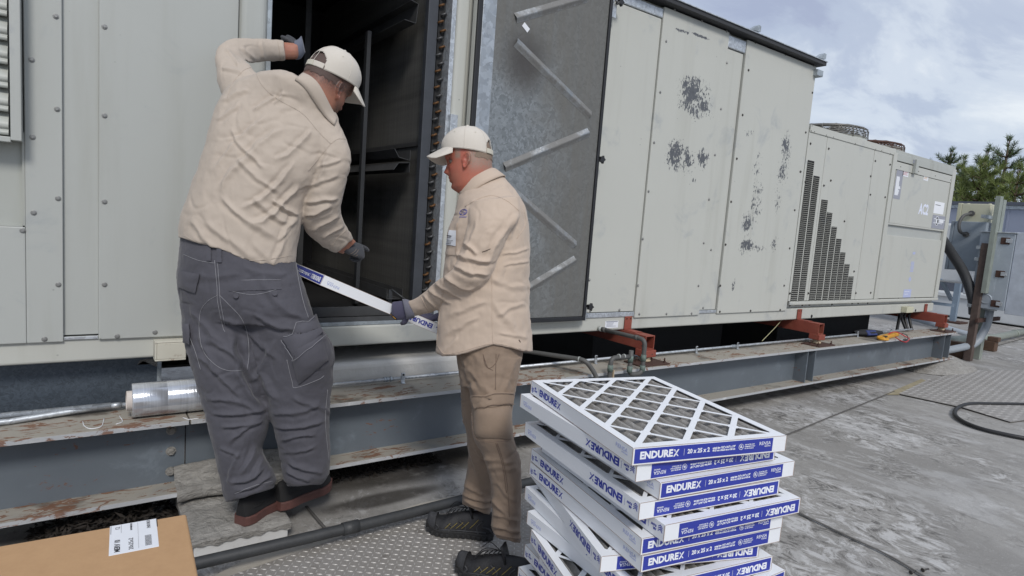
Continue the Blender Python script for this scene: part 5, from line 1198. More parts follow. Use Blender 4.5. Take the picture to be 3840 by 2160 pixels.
class Surf:
    """places patches, seams and print on the visible side of a garment"""
    def __init__(s, me): s.t = BVHTree.FromPolygons([v.co[:] for v in me.vertices], [tuple(p.vertices) for p in me.polygons])
    def hit(s, px, py, lift=0.0):
        d = ray_dir(px, py); r = s.t.ray_cast(Vector(CPOS), Vector(d))
        if r[0] is None: return None
        n = np.array(r[1]); n = n if n@d < 0 else -n; return np.array(r[0])+n*lift
    def seam(s, mb, pts, r=.0013, lift=.0006, n=8):
        P = [s.hit(p[0], p[1], lift) for p in cat(pts, n)]; P = [p for p in P if p is not None]; run = [P[0]] if P else []
        for a, b in zip(P, P[1:]):
            if np.linalg.norm(a-b) > .06:
                if len(run) > 1: mb.tube(run, r, 5)
                run = []
            run.append(b)
        if len(run) > 1: mb.tube(run, r, 5)
        return mb
    def patch(s, mb, quad, thick=.004, nu=14, nv=12, puff=0.0, skirt=.004):
        q = np.array(quad, float); G = np.full((nv+1, nu+1, 3), np.nan)
        for i in range(nv+1):
            for j in range(nu+1):
                u, v = j/nu, i/nv; p = (q[0]*(1-u)+q[1]*u)*(1-v)+(q[3]*(1-u)+q[2]*u)*v; e = min(u, 1-u, v, 1-v)*4; h = s.hit(p[0], p[1], thick+puff*min(1, e)**.7)
                if h is not None: G[i, j] = h
        for _ in range(3):
            bad = np.isnan(G[..., 0])
            if not bad.any(): break
            for i, j in zip(*np.where(bad)):
                nb = [G[a, b] for a, b in ((i-1, j), (i+1, j), (i, j-1), (i, j+1)) if 0 <= a <= nv and 0 <= b <= nu and not np.isnan(G[a, b, 0])]
                if nb: G[i, j] = np.mean(nb, 0)
        if np.isnan(G).any(): return mb
        mb.grid(G); ring = [(0, j) for j in range(nu+1)]+[(i, nu) for i in range(1, nv+1)]+[(nv, j) for j in range(nu-1, -1, -1)]+[(i, 0) for i in range(nv-1, 0, -1)]
        top = [G[a] for a in ring]; bot = [p+unit(p-CPOS)*(thick+skirt) for p in top]; n = len(ring); mb.add(top+bot, [(i, (i+1) % n, n+(i+1) % n, n+i) for i in range(n)], True); return mb
def cloth(name, col, weave=.18, rough=.85, wear=0.0, dirt=()):
    n = NT(name); c = n.mix(n.noise(5, 5, .6), tuple(q*.92 for q in col), tuple(min(1, q*1.06) for q in col)); f = n.noise(330, 2, .6); c = n.mix(n.mth('MULTIPLY', f, weave), c, tuple(q*.78 for q in col))
    if wear: c = n.mix(n.mth('MULTIPLY', n.step(n.noise(11, 6, .65), .50, .75), wear), c, tuple(min(1, q*1.45) for q in col))
    for cc, rr, dc in dirt: c = n.mix(n.mth('MULTIPLY', n.blob(cc, rr, .8), n.step(n.noise(60, 4), .42, .55)), c, dc)
    w = n.mth('ABSOLUTE', n.mth('SUBTRACT', n.noise(1, 4, .6, .9, n.map((20, 20, 13))), .5)); b = n.bump(n.noise(520, 2), .0005, .35); b = n.bump(n.step(w, .0, .10), .0012, .16, b)
    return n.done(c, rough, 0, b, Sheen_Weight=.15)
def masks(me, F, k, hair_f, beard_f):
    f0, e = V3(F((0, 0, 0))), [V3(F(v))-V3(F((0, 0, 0))) for v in ((1, 0, 0), (0, 1, 0), (0, 0, 1))]; q = coords(me)-f0; L = np.stack([q@v/(v@v) for v in e], 1); x, y, z = L.T
    near = (np.abs(L).max(1) < .2); S = lambda v, a, b: np.clip((v-a)/(b-a), 0, 1); nz = fbm(L*[70, 70, 70], 2)*.25
    for nm, m in (('hair', hair_f(x, y, z, S)), ('beard', beard_f(x, y, z, S)), ('flush', np.maximum.reduce([np.exp(-((x-.085)/.02)**2-(y/.02)**2-((z+.034)/.016)**2), np.exp(-((np.abs(y)-.085)/.010)**2-((z+.002)/.04)**2-((x+.01)/.03)**2), .9*np.exp(-((x-.068)/.012)**2-(y/.022)**2-((z+.064)/.011)**2), .7*np.exp(-((x-.055)/.03)**2-((np.abs(y)-.045)/.022)**2-((z+.028)/.02)**2)]))):
        a = me.attributes.new(nm, 'FLOAT', 'POINT'); v = np.clip(m*(1+nz), 0, 1)*near; a.data.foreach_set('value', v.astype(np.float32))
def skin(name, col, red, hair, beard):
    n = NT(name); at_ = lambda a: (lambda q: (setattr(q, 'attribute_name', a), q.outputs['Fac'])[1])(n.n('ShaderNodeAttribute')); c = n.mix(n.noise(16, 5, .65), col, red); c = n.mix(n.mth('MULTIPLY', n.step(n.noise(210, 3), .58, .70), .25), c, tuple(q*.6 for q in red)); c = n.mix(n.mth('MULTIPLY', n.noise(60, 4), .5), c, tuple(q*.8 for q in col)); c = n.mix(n.mth('MULTIPLY', at_('flush'), .65), c, tuple(q*.92 for q in red))
    hn = n.step(n.noise(1, 4, .7, .3, n.map((330, 330, 130))), .30, .66); c = n.mix(n.mth('MULTIPLY', at_('hair'), n.mth('ADD', n.mth('MULTIPLY', hn, .6), .45), True), c, hair); c = n.mix(n.mth('MULTIPLY', at_('beard'), n.mth('ADD', n.mth('MULTIPLY', hn, .7), .35), True), c, beard)
    return n.done(c, .46, 0, n.bump(n.noise(300, 3), .0007, .5, n.bump(n.noise(45, 4), .0012, .4)), Subsurface_Weight=.12, Subsurface_Scale=.006)
def hairmat(name, col):
    n = NT(name); f = n.noise(1, 4, .7, .4, n.map((420, 420, 120))); return n.done(n.mix(f, tuple(q*.5 for q in col), tuple(min(1, q*1.6) for q in col)), .7, 0, n.bump(f, .002, .8))

def frame(o, fwd, up, k=1.0):
    f = unit(fwd); l = unit(np.cross(up, f)); u = np.cross(f, l); return lambda p: V3(o)+k*(p[0]*f+p[1]*l+p[2]*u)
HZ = [(-.19, .012, -.075, .058), (-.15, .014, -.078, .056), (-.125, .026, -.083, .056), (-.108, .048, -.089, .057), (-.098, .0565, -.093, .062), (-.086, .0585, -.097, .066), (-.075, .063, -.100, .068), (-.060, .0680, -.103, .070),
      (-.044, .0705, -.105, .072), (-.028, .0715, -.106, .0735), (-.012, .0730, -.107, .074), (.004, .0755, -.107, .0745), (.018, .082, -.107, .075), (.032, .087, -.106, .076), (.050, .087, -.104, .077), (.075, .082, -.097, .075), (.10, .068, -.083, .068), (.12, .048, -.062, .054), (.133, .020, -.032, .032), (.137, .002, -.010, .010)]
def head_shape(mb, F, neck=True):
    rows = cat(HZ, 4); P = []
    for z, f, b, w in rows:
        ring = []
        for t in np.linspace(0, 2*math.pi, 65):
            ct, st = math.cos(t), math.sin(t); xc, a = (f+b)/2, (f-b)/2; x = xc+a*math.copysign(abs(ct)**.92, ct); y = w*math.copysign(abs(st)**.9, st)*(1-.20*max(0, ct)**2*(1 if z < .05 else .5))
            if ct > 0:
                G = lambda y0, z0, sy, sz: math.exp(-((abs(y)-y0)/sy)**2-((z-z0)/sz)**2)
                fr = ct**.5
                nz = np.interp(z, [-.050, -.043, -.036, -.030, -.020, -.005, .008, .018], [0, .010, .0215, .0220, .0155, .0075, .002, 0]); sy = np.interp(z, [-.045, -.034, -.02, .0, .01], [.0135, .0125, .0095, .0075, .007])
                x += fr*(nz*math.exp(-(y/sy)**2) + .006*math.exp(-((abs(y)-.0135)/.0055)**2-((z+.0375)/.006)**2))
                x -= fr*(.0125*G(.032, .006, .014, .0105)); x += fr*(.0045*G(.030, .0235, .02, .007)+.004*G(.042, -.022, .016, .014)+.0055*G(0, -.0575, .019, .0048)+.0058*G(0, -.0705, .018, .0050)-.0055*G(0, -.0645, .022, .0026)-.004*G(0, -.081, .022, .005)+.005*G(0, -.096, .02, .010)-.003*G(.024, -.052, .006, .014))
            ring.append(F((x, y, z)))
        P.append(ring)
    mb.grid(P); mb.add([p for p in P[0][:-1]], [tuple(range(64))[::-1]]); mb.add([p for p in P[-1][:-1]], [tuple(range(64))])
    for s in (1, -1):   # ears
        E = []
        for r in np.linspace(0, 1, 10):
            row = []
            for t in np.linspace(0, 2*math.pi, 33):
                ex, ez = .0175*r*math.cos(t)*(1-.18*math.sin(t)*-1*(math.sin(t) < 0)), .0335*r*math.sin(t); ex *= (1.0 if math.sin(t) > -.3 else .82)
                rim = .0075*math.exp(-((r-.86)/.13)**2)-.006*math.exp(-(r/.45)**2)-.006*(r > .97)+.004*math.exp(-((r-.5)/.12)**2)*(math.sin(t) > .1)
                if math.cos(t) > .75 and abs(math.sin(t)) < .6: rim *= .3
                x = -.012+ex*.96-ez*.22; z = -.002+ez+ex*.15; row.append(F((x, s*(.0735+.0085+rim-(ex)*.42), z)))
            E.append(row)
        B = [[V3(p)-(V3(F((0, s*.010, 0)))-V3(F((0, 0, 0)))) for p in row] for row in E]
        full = E+B[::-1]; mb.grid(full)
        ball(mb, F((-.004, s*.070, -.002)), .012, 8)
def head_patch(F, cond, lift, name, mat, parent):
    """hair or beard: a thin coat over part of the head"""
    rows = cat(HZ, 5); P = np.zeros((len(rows), 97, 3)); K = np.zeros((len(rows), 97), bool); T = np.linspace(-math.pi, math.pi, 97)
    for i, (z, f, b, w) in enumerate(rows):
        for j, t in enumerate(T):
            ct, st = math.cos(t), math.sin(t); xc, a = (f+b)/2+.0, (f-b)/2+lift; x = xc+a*math.copysign(abs(ct)**.92, ct); y = (w+lift)*math.copysign(abs(st)**.9, st)*(1-.20*max(0, ct)**2*(1 if z < .05 else .5))
            P[i, j] = F((x, y, z)); K[i, j] = cond(x, y, z)
    m = MB(); idx = {}
    for i in range(len(rows)-1):
        for j in range(96):
            if K[i, j] and K[i+1, j] and K[i, j+1] and K[i+1, j+1]:
                f = []
                for q in ((i, j), (i, j+1), (i+1, j+1), (i+1, j)):
                    if q not in idx: idx[q] = len(m.v); m.v.append(tuple(P[q]))
                    f.append(idx[q])
                m.f.append(tuple(f)); m.sm.append(True)
    return m.build(name, mat, parent) if m.f else None
def cap(F, parent, mat, mat_in, logo=None):
    rim = lambda x: np.interp(x, [-.11, .10], [.030, .056]); nphi, nt = 120, 30; V = {}; m = MB(); pts = np.zeros((nt+1, nphi+1, 3)); keep = np.ones((nt, nphi), bool)
    L = np.zeros((nt+1, nphi+1, 3))
    for i in range(nt+1):
        t = i/nt
        for j in range(nphi+1):
            a = 2*math.pi*j/nphi; r = (1-t**2.5)**(1/2.2) if t < 1 else 0.0; x = -.006+.103*r*math.cos(a)*(1-.02*(math.cos(a) < 0)); y = .0865*r*math.sin(a); z0 = rim(-.006+.103*math.cos(a)); top = .153; z = z0+(top-z0)*t
            if math.cos(a) > .55: x += .006*math.sin(math.pi*min(1, t*1.4))*(math.cos(a)-.55)/.45
            k = .0009*math.cos(6*a+.5)*math.sin(math.pi*min(1, t*1.02)); x, y = x*(1+k*8), y*(1+k*8)
            L[i, j] = (x, y, z); pts[i, j] = F((x, y, z))
    for i in range(nt):
        for j in range(nphi):
            c = (L[i, j]+L[i+1, j+1])/2
            if c[0] < 0 and (c[1]/.047)**2+(max(0, c[2]-.052)/.044)**2 < 1 and c[2] > .049 and c[2] > .0: keep[i, j] = False
    idx = {}
    for i in range(nt):
        for j in range(nphi):
            if keep[i, j]:
                f = []
                for q in ((i, j % nphi), (i, (j+1) % nphi), (i+1, (j+1) % nphi), (i+1, j % nphi)):
                    if q not in idx: idx[q] = len(m.v); m.v.append(tuple(pts[q]))
                    f.append(idx[q])
                m.f.append(tuple(f)); m.sm.append(True)
    t = thing('cap', None, None); t.parent = parent; t.location = V3(F((0, 0, .1)))-wloc(parent)
    o = m.build('cap_crown', mat, t); s = o.modifiers.new('thick', 'SOLIDIFY'); s.thickness = .0022; s.offset = -1
    # panel seams, button, eyelets
    sm = MB()
    for q in range(6):
        j = int(nphi*(q/6+1/12)) % nphi if q not in (0, 3) else (0 if q == 0 else nphi//2); P = [V3(F(L[i, j]*[1.004, 1.004, 1]+[0, 0, .0006])) for i in range(nt+1) if i == nt or keep[min(i, nt-1), j]]
        if len(P) > 3: sm.tube(P, .0011, 5)
    P = [V3(F(L[1, j]*[1.006, 1.006, 1])) for j in range(nphi+1)]; sm.tube(P, .0009, 4); sm.build('cap_seam', mat, t)
    b = MB(); ball(b, F((-.006, 0, .1545)), .0062, 6); b.build('cap_button', mat, t)
    e = MB()
    for q in (1, 2, 4, 5, 0.55, 5.45):
        j = int(nphi*(q/6)) % nphi; i = 20; c = V3(F(L[i, j]*[1.003, 1.003, 1])); nrm = unit(np.cross(pts[i, (j+1) % nphi]-pts[i, j], pts[i+1, j]-pts[i, j])); nrm = nrm if nrm@(c-V3(F((0, 0, .09)))) > 0 else -nrm
        e.lathe([(.0034, 0), (.0034, .0009), (.0016, .0009)], c, nrm, 10)
    e.build('cap_eyelet', mat_in, t)
    # brim
    G = np.zeros((15, 25, 3)); 
    for i, u in enumerate(np.linspace(0, 1, 15)):
        for j, v in enumerate(np.linspace(-1, 1, 25)):
            a = v*R(62); bx, by = -.006+.101*math.cos(a), .083*math.sin(a); ox, oy = .052+.110*math.sqrt(max(0, 1-(v*.98)**2))**.8 if abs(v) < 1 else .052, .082*v; 
            x, y = bx*(1-u)+ox*u if abs(v) < .999 else bx, by*(1-u)+oy*u; z = rim(bx)+.006-(x-bx)*.40-(y/.083)**2*.022*u-.004*u*u; G[i, j] = F((x, y, z))
    o = MB().grid(G).build('cap_brim', mat, t); s = o.modifiers.new('thick', 'SOLIDIFY'); s.thickness = .0036; s.offset = 0
    sm = MB()
    for u in (4, 7, 10, 13): sm.tube([G[u, j]+(V3(F((0, 0, 1)))-V3(F((0, 0, 0))))*.0021 for j in range(1, 24)], .0006, 4)
    sm.build('brim_stitching', mat_in, t)
    # closing strap across the opening
    for (a0, a1, nm, mt, off) in ((146, 186, 'strap_tab', mat_in, .0020), (182, 214, 'strap', mat, .0006)):
        G = [[F(((-.006+(.103*.98+.001+off)*math.cos(R(a))), (.0865+.001+off)*math.sin(R(a)), rim(-.109)+.002+zz_)) for zz_ in (0, .004, .010, .018, .020)] for a in np.linspace(a0, a1, 14)]
        o = MB().grid(G).build(nm, mt, t); s = o.modifiers.new('thick', 'SOLIDIFY'); s.thickness = .0016
    return t
def hand(mb, wrist, palm_d, back_n, L, fingers, thumb, w=.043, th=.0155):
    """palm and five bent fingers; fingers: list of joint angles; palm_d along the hand, back_n out of the back of the hand"""
    d = unit(palm_d); n = unit(back_n-d*(np.asarray(back_n)@d)); s = np.cross(n, d); wr = V3(wrist); rows = []
    for t, ww, hh in ((-.05, .030, .021), (.0, .031, .0215), (.25, .038, .0205), (.55, w, .0185), (.85, w*1.0, .0160), (1.02, w*.93, .0125)):
        c = wr+d*L*t; rows.append([c+s*ww*math.cos(a)+n*hh*math.sin(a) for a in np.linspace(0, 2*math.pi, 25)])
    mb.grid(rows); mb.add(rows[0][:-1], [tuple(range(24))[::-1]]); mb.add(rows[-1][:-1], [tuple(range(24))])
    for i, (bend_, spread_) in enumerate(fingers):
        off = (.031, .0105, -.0105, -.030)[i]; ln = (.074, .082, .077, .060)[i]; rad = (.0102, .0104, .0100, .0088)[i]
        p = wr+d*L*(.90 if i else .86)+s*off; a = 0; pts = [wr+d*L*.72+s*off*.95, p]; dd = unit(d+s*spread_)
        for k, (fr, b) in enumerate(zip((.42, .32, .26), bend_)):
            a += R(b); v = dd*math.cos(a)-n*math.sin(a); p = p+v*ln*fr; pts.append(p)
        mb.tube(bend(pts, .012, 3), [rad*1.05]+[rad]*(len(bend(pts, .012, 3))-3)+[rad*.92, rad*.72], 10); ball(mb, pts[-1], rad*.74, 6)
    ts, tb, tl = thumb; p = wr+d*L*.30+s*.030-n*.004; pts = [wr+d*L*.12+s*.012, p]
    for fr, (a, b) in zip((.52, .48), ts): v = unit(d*math.cos(R(a))+s*math.sin(R(a))-n*math.tan(R(b))); p = p+v*tl*fr; pts.append(p)
    q = bend(pts, .014, 3); mb.tube(q, [.0135]*2+[.0122]*(len(q)-4)+[.0108, .0085], 10); ball(mb, pts[-1], .0088, 6)
    return d, n, s
def shoe(mb_up, mb_sole, heel, toe, z0, wb=.052, wh=.038, top=.085, sole=.028, toe_up=.012, toe_h=.048):
    """upper and sole of a shoe from heel to toe standing at z0"""
    h, t = V3((*heel[:2], z0)), V3((*toe[:2], z0)); d = unit(t-h); s = np.array([-d[1], d[0], 0]); L = np.linalg.norm(t-h); U = np.linspace(0, 1, 26)
    wid = lambda u: np.interp(u, [0, .04, .14, .35, .55, .72, .86, .95, 1], [.55, .80, 1.0, .92, 1.10, 1.32, 1.18, .84, .45])*wh
    rows, srow = [], []
    for u in U:
        c = h+d*L*u; w = wid(u); hh = np.interp(u, [0, .05, .2, .42, .58, .75, .92, 1.0], [top*.85, top, top*.98, top*.92, top*.76, toe_h*1.12, toe_h*.86, toe_h*.45]); lift = toe_up*max(0, (u-.78)/.22)**2
        rows.append([c+s*w*math.copysign(abs(math.cos(a))**.8, math.cos(a))*(1-.25*max(0, math.sin(a))*(1 if u < .6 else .55))+np.array([0, 0, lift+sole*.7+(hh)*max(-.12, math.sin(a))**1.0 if math.sin(a) > 0 else lift+sole*.7+.006*math.sin(a)]) for a in np.linspace(0, 2*math.pi, 25)])
    mb_up.grid(rows); mb_up.add(rows[0][:-1], [tuple(range(24))[::-1]]); mb_up.add(rows[-1][:-1], [tuple(range(24))])
    for u in np.linspace(-.006, 1.008, 40):
        c = h+d*L*u; w = wid(np.clip(u, 0, 1))*1.07+.002; lift = toe_up*max(0, (u-.78)/.22)**2; k = .003*math.sin(u*60) if sole < .034 else 0
        srow.append([c+s*w+[0, 0, lift], c+s*(w+.001)+[0, 0, lift+sole], c-s*(w+.001)+[0, 0, lift+sole], c-s*w+[0, 0, lift], c+s*w+[0, 0, lift]])
    mb_sole.grid(srow, False); mb_sole.add(srow[0][:-1], [(3, 2, 1, 0)]); mb_sole.add(srow[-1][:-1], [(0, 1, 2, 3)]); return h, d, s, L

# ----------------------------------------------------------------- the man leaning into the unit
GREY_TR = cloth('charcoal grey work trousers', (.074, .073, .088), .25, wear=.25)
SHIRT1 = cloth('pale stone work shirt', (.475, .405, .338), .2); SHIRT2 = cloth('sand work shirt', (.52, .415, .328), .2)
CAPM = cloth('off white cap cotton', (.60, .555, .49), .16); CAPT = cloth('cap tab cloth', (.56, .53, .44), .12); STITCH = plain('pale thread', (.27, .27, .29), .8)
GLOVE1 = cloth('dark grey nitrile glove', (.045, .047, .055), .3, .7); KNIT1 = cloth('blue grey knit cuff', (.13, .145, .19), .5)
p1o = thing('person', 'man in grey cargo trousers and white cap leaning into the open cabinet, back to us', 'person', (.68, 2.62, .09))
TOR1 = [(458, 600, 739, 652, 2.44, .150), (461, 548, 748, 590, 2.44, .152), (482, 492, 756, 545, 2.44, .150), (503, 434, 768, 500, 2.44, .146), (522, 374, 800, 452, 2.44, .142), (538, 314, 826, 396, 2.45, .138), (553, 258, 842, 346, 2.46, .128), (588, 212, 848, 304, 2.47, .115), (650, 186, 842, 284, 2.47, .118), (696, 180, 836, 262, 2.46, .112), (730, 182, 824, 238, 2.46, .104)]
LARM1 = [(566, 262, 668, 205, 2.46, .070), (552, 215, 640, 178, 2.49, .066), (546, 170, 622, 158, 2.53, .062), (549, 128, 618, 152, 2.59, .058), (585, 100, 628, 155, 2.66, .052), (640, 99, 652, 154, 2.75, .047), (690, 102, 692, 152, 2.83, .043), (714, 103, 718, 151, 2.86, .041)]
RARM1 = [(752, 330, 838, 285, 2.47, .085), (772, 380, 870, 346, 2.47, .082), (776, 425, 884, 395, 2.47, .078), (767, 478, 872, 452, 2.48, .072), (760, 540, 858, 505, 2.50, .068), (770, 582, 858, 535, 2.54, .064), (800, 612, 868, 560, 2.59, .056), (828, 628, 880, 584, 2.64, .049), (846, 637, 889, 601, 2.68, .044)]
PEL1 = [(464, 588, 738, 642, 2.45, .140), (458, 640, 750, 690, 2.45, .150), (454, 700, 768, 742, 2.46, .154), (460, 758, 786, 792, 2.47, .150), (468, 806, 800, 832, 2.48, .13)]
LLEG1 = [(462, 770, 655, 800, 2.48, .125), (472, 860, 662, 885, 2.49, .122), (495, 945, 670, 968, 2.50, .116), (512, 1010, 673, 1034, 2.51, .110), (526, 1070, 671, 1080, 2.52, .104), (542, 1130, 655, 1132, 2.53, .098), (556, 1186, 680, 1178, 2.54, .094), (566, 1232, 690, 1206, 2.55, .090), (574, 1262, 686, 1228, 2.555, .082)]
RLEG1 = [(600, 770, 792, 800, 2.49, .125), (632, 860, 832, 872, 2.51, .124), (650, 935, 836, 945, 2.53, .118), (668, 1010, 828, 1012, 2.55, .110), (690, 1076, 828, 1076, 2.57, .102), (704, 1130, 829, 1128, 2.59, .096), (712, 1176, 828, 1170, 2.61, .092), (718, 1206, 822, 1200, 2.62, .086), (728, 1222, 806, 1218, 2.625, .076)]
# head frame: rim of the cap seen edge on, tipped right; he looks away to the right and down
f1 = unit(.46*CR+.27*CD+.85*CF); up1 = unit(.40*CR-.91*CD+.06*CF); HO1 = at(826, 224, D=2.48)
F1 = frame(HO1, f1, up1, 1.09)
body = MB()
limb(body, TOR1, 4, 24, .82); limb(body, LARM1, 4, 16, .72); limb(body, RARM1, 4, 16, .70); limb(body, PEL1[:4], 4, 24, .62); limb(body, [(q[0]-8,)+q[1:] for q in LLEG1[:1]]+LLEG1[1:], 4, 16, .48); limb(body, RLEG1, 4, 16, .48); head_shape(body, F1)
limb(body, [(748, 226, 806, 262, 2.50, .056), (766, 200, 826, 250, 2.50, .056), (785, 200, 850, 260, 2.50, .052)], 4, 20)
limb(body, [(700, 106, 700, 149, 2.84, .030), (722, 107, 722, 149, 2.88, .029), (746, 109, 748, 147, 2.91, .029), (752, 100, 760, 128, 2.94, .024)], 4, 14)      # bare wrist of the raised arm
limb(body, [(838, 628, 880, 592, 2.66, .026), (862, 640, 896, 608, 2.71, .024)], 4, 14)
SK1 = skin('tanned skin', (.40, .205, .135), (.42, .15, .105), (.060, .040, .034), (.085, .048, .030))
me = fused(body, .0036, 2, .4); masks(me, F1, 1, lambda x, y, z, S: np.clip(S(z, -.040, .012)*S(-x, -.012, .012)+S(z, -.005, .012)*S(x, -.04, -.02)*S(-x, -.062, -.05), 0, 1), lambda x, y, z, S: S(-z, .022, .052)*S(x, -.012, .022)*S(z, -.135, -.118)); BODY1 = me.copy(); bo = link('body', me, SK1, None)
bo.parent = p1o; me.transform(Matrix.Translation(-Vector(p1o.location)))
# shirt: torso and sleeves in one skin
m = MB(); limb(m, TOR1, 6, 40, 1.0, .92); limb(m, LARM1, 6, 28, 1.0); limb(m, RARM1, 6, 28, 1.0)
me = fused(m, .0045, 6, .5)
F_ = [(700, 330, 560, 470, 9, .010, 12), (660, 300, 545, 420, 7, .007, 8), (735, 420, 620, 520, 8, .010, -10), (748, 470, 640, 560, 8, .011, -12), (690, 505, 745, 540, 6, .014), (640, 500, 720, 560, 8, .010, 6), (560, 500, 690, 590, 9, .009, 10), (520, 560, 640, 620, 8, .006, 8), (600, 400, 700, 480, 7, .007, 8), (585, 330, 660, 420, 6, .006, 6), (780, 330, 700, 400, 7, .008, -6),
      (745, 540, 690, 640, 7, .007), (480, 560, 560, 640, 8, .006), (550, 300, 600, 260, 6, .007), (560, 250, 620, 225, 6, .007), (715, 235, 690, 260, 6, .008), (690, 240, 640, 275, 6, .008), (610, 120, 640, 150, 5, .006), (570, 125, 600, 165, 5, .007), (560, 170, 610, 185, 6, .006), (655, 105, 664, 150, 5, .004),
      (800, 420, 860, 400, 6, .006), (775, 470, 850, 440, 6, .008), (770, 510, 845, 500, 6, .009), (772, 545, 830, 520, 6, .010), (790, 580, 850, 545, 6, .008), (812, 600, 862, 568, 5, .006), (830, 380, 800, 450, 7, .006), (700, 600, 735, 560, 6, .008), (640, 600, 700, 650, 6, .005)]
crease(me, F_, ((7, 7, 7, .007), (15, 15, 15, .0032), (38, 38, 38, .0008)), gain=.72)
# shirt tail: drop the hem in the middle of the back
P = coords(me); s_, z_ = screen(P); k = np.clip((s_[:, 1]-560)/90, 0, 1)**1.5*np.exp(-((s_[:, 0]-630)/95)**2)*(s_[:, 0] < 745)*(s_[:, 1] > 555); P -= np.array([0, 0, 1.])*(k*.060)[:, None]; setco(me, P)
SF = Surf(me); sh = link('shirt', me, SHIRT1); sh.parent = p1o; me.transform(Matrix.Translation(-Vector(p1o.location)))
m = MB()
for q in (((637, 168), (660, 215), (700, 250), (760, 285), (800, 330), (832, 362)), ((832, 362), (850, 350), (872, 350)), ((832, 362), (800, 400), (775, 430)), ((637, 168), (612, 178), (585, 210), (572, 245)), ((462, 592), (540, 632), (630, 655), (735, 643)), ((698, 103), (703, 127), (706, 151)), ((830, 628), (848, 600), (872, 578))): SF.seam(m, q, .0011)
SB_('shirt_seam', SHIRT1, sh)
# collar standing round the neck
SB = Surf(BODY1)
upE = cat([(738, 184), (760, 185), (780, 192), (798, 208), (812, 232), (825, 260), (836, 284), (843, 300)], 5); loE = cat([(722, 190), (740, 199), (758, 211), (776, 230), (792, 254), (808, 281), (826, 304), (840, 316)], 5)
G = []; near_ = lambda a, l1, l2: min([p for p in (SF.hit(*a, l1), SB.hit(*a, l2)) if p is not None], key=lambda p: (p-CPOS)@CF, default=None)
for k_, (a, b) in enumerate(zip(upE, loE)):
    u_, l_ = near_(a, .006, .005), near_(b, .0055, .008)
    if u_ is None or l_ is None: continue
    w_ = unit(u_-CPOS); G.append([l_+w_*.004, l_, l_*.66+u_*.34-w_*.0025, l_*.3+u_*.7-w_*.003, u_-w_*.001, u_+w_*.010])
Gs = np.array(G)
for _ in range(8): Gs[1:-1] = .5*Gs[1:-1]+.25*(Gs[:-2]+Gs[2:])
G = Gs
o = MB().grid(G).build('collar', SHIRT1, sh); s = o.modifiers.new('t', 'SOLIDIFY'); s.thickness = .003
# trousers
m = MB(); limb(m, PEL1, 6, 40, 1.0, .95); limb(m, LLEG1, 6, 32, 1.0, .95); limb(m, RLEG1, 6, 32, 1.0, .95)
me = fused(m, .0045, 6, .5)
F_ = [(596, 850, 664, 1015, 11, -.024, 10), (640, 870, 690, 1000, 9, .010, 8), (520, 850, 650, 960, 9, .011, -12), (560, 800, 690, 900, 9, .009, -10), (500, 900, 600, 1000, 8, .010, -8), (660, 700, 760, 800, 12, .008, 14), (640, 790, 780, 830, 10, .010, 14), (690, 860, 640, 960, 8, .008), (530, 1000, 650, 1035, 7, .009, -6), (540, 1040, 665, 1030, 6, .011, 6), (560, 1075, 640, 1060, 6, .010, 4), (580, 1110, 655, 1060, 6, .010, -6), (555, 1125, 600, 1150, 6, .007), (600, 1140, 575, 1210, 7, .009, 6), (640, 1120, 610, 1190, 7, .011, -6), (660, 1150, 640, 1205, 6, .009), (585, 1215, 660, 1180, 6, .011, 5), (600, 1235, 680, 1200, 5, .010, 3),
      (690, 1040, 800, 1020, 7, .009, 6), (700, 1075, 810, 1060, 6, .011, 5), (710, 1110, 790, 1095, 6, .009, -4), (712, 1140, 790, 1125, 6, .008, 4), (725, 1165, 810, 1185, 6, .010, 6), (722, 1185, 780, 1205, 5, .011, 4), (740, 1000, 830, 1040, 7, .007), (480, 780, 560, 860, 9, .008, 8), (470, 700, 600, 690, 10, .004), (620, 680, 720, 690, 9, .004, 6), (500, 830, 540, 930, 7, .009)]
crease(me, F_, ((6, 6, 6, .007), (17, 17, 17, .0032), (45, 45, 45, .0010)))
bulge(me, 782, 895, 52, 62, .030); ST = Surf(me); tr = link('trousers', me, GREY_TR); tr.parent = p1o; me.transform(Matrix.Translation(-Vector(p1o.location)))
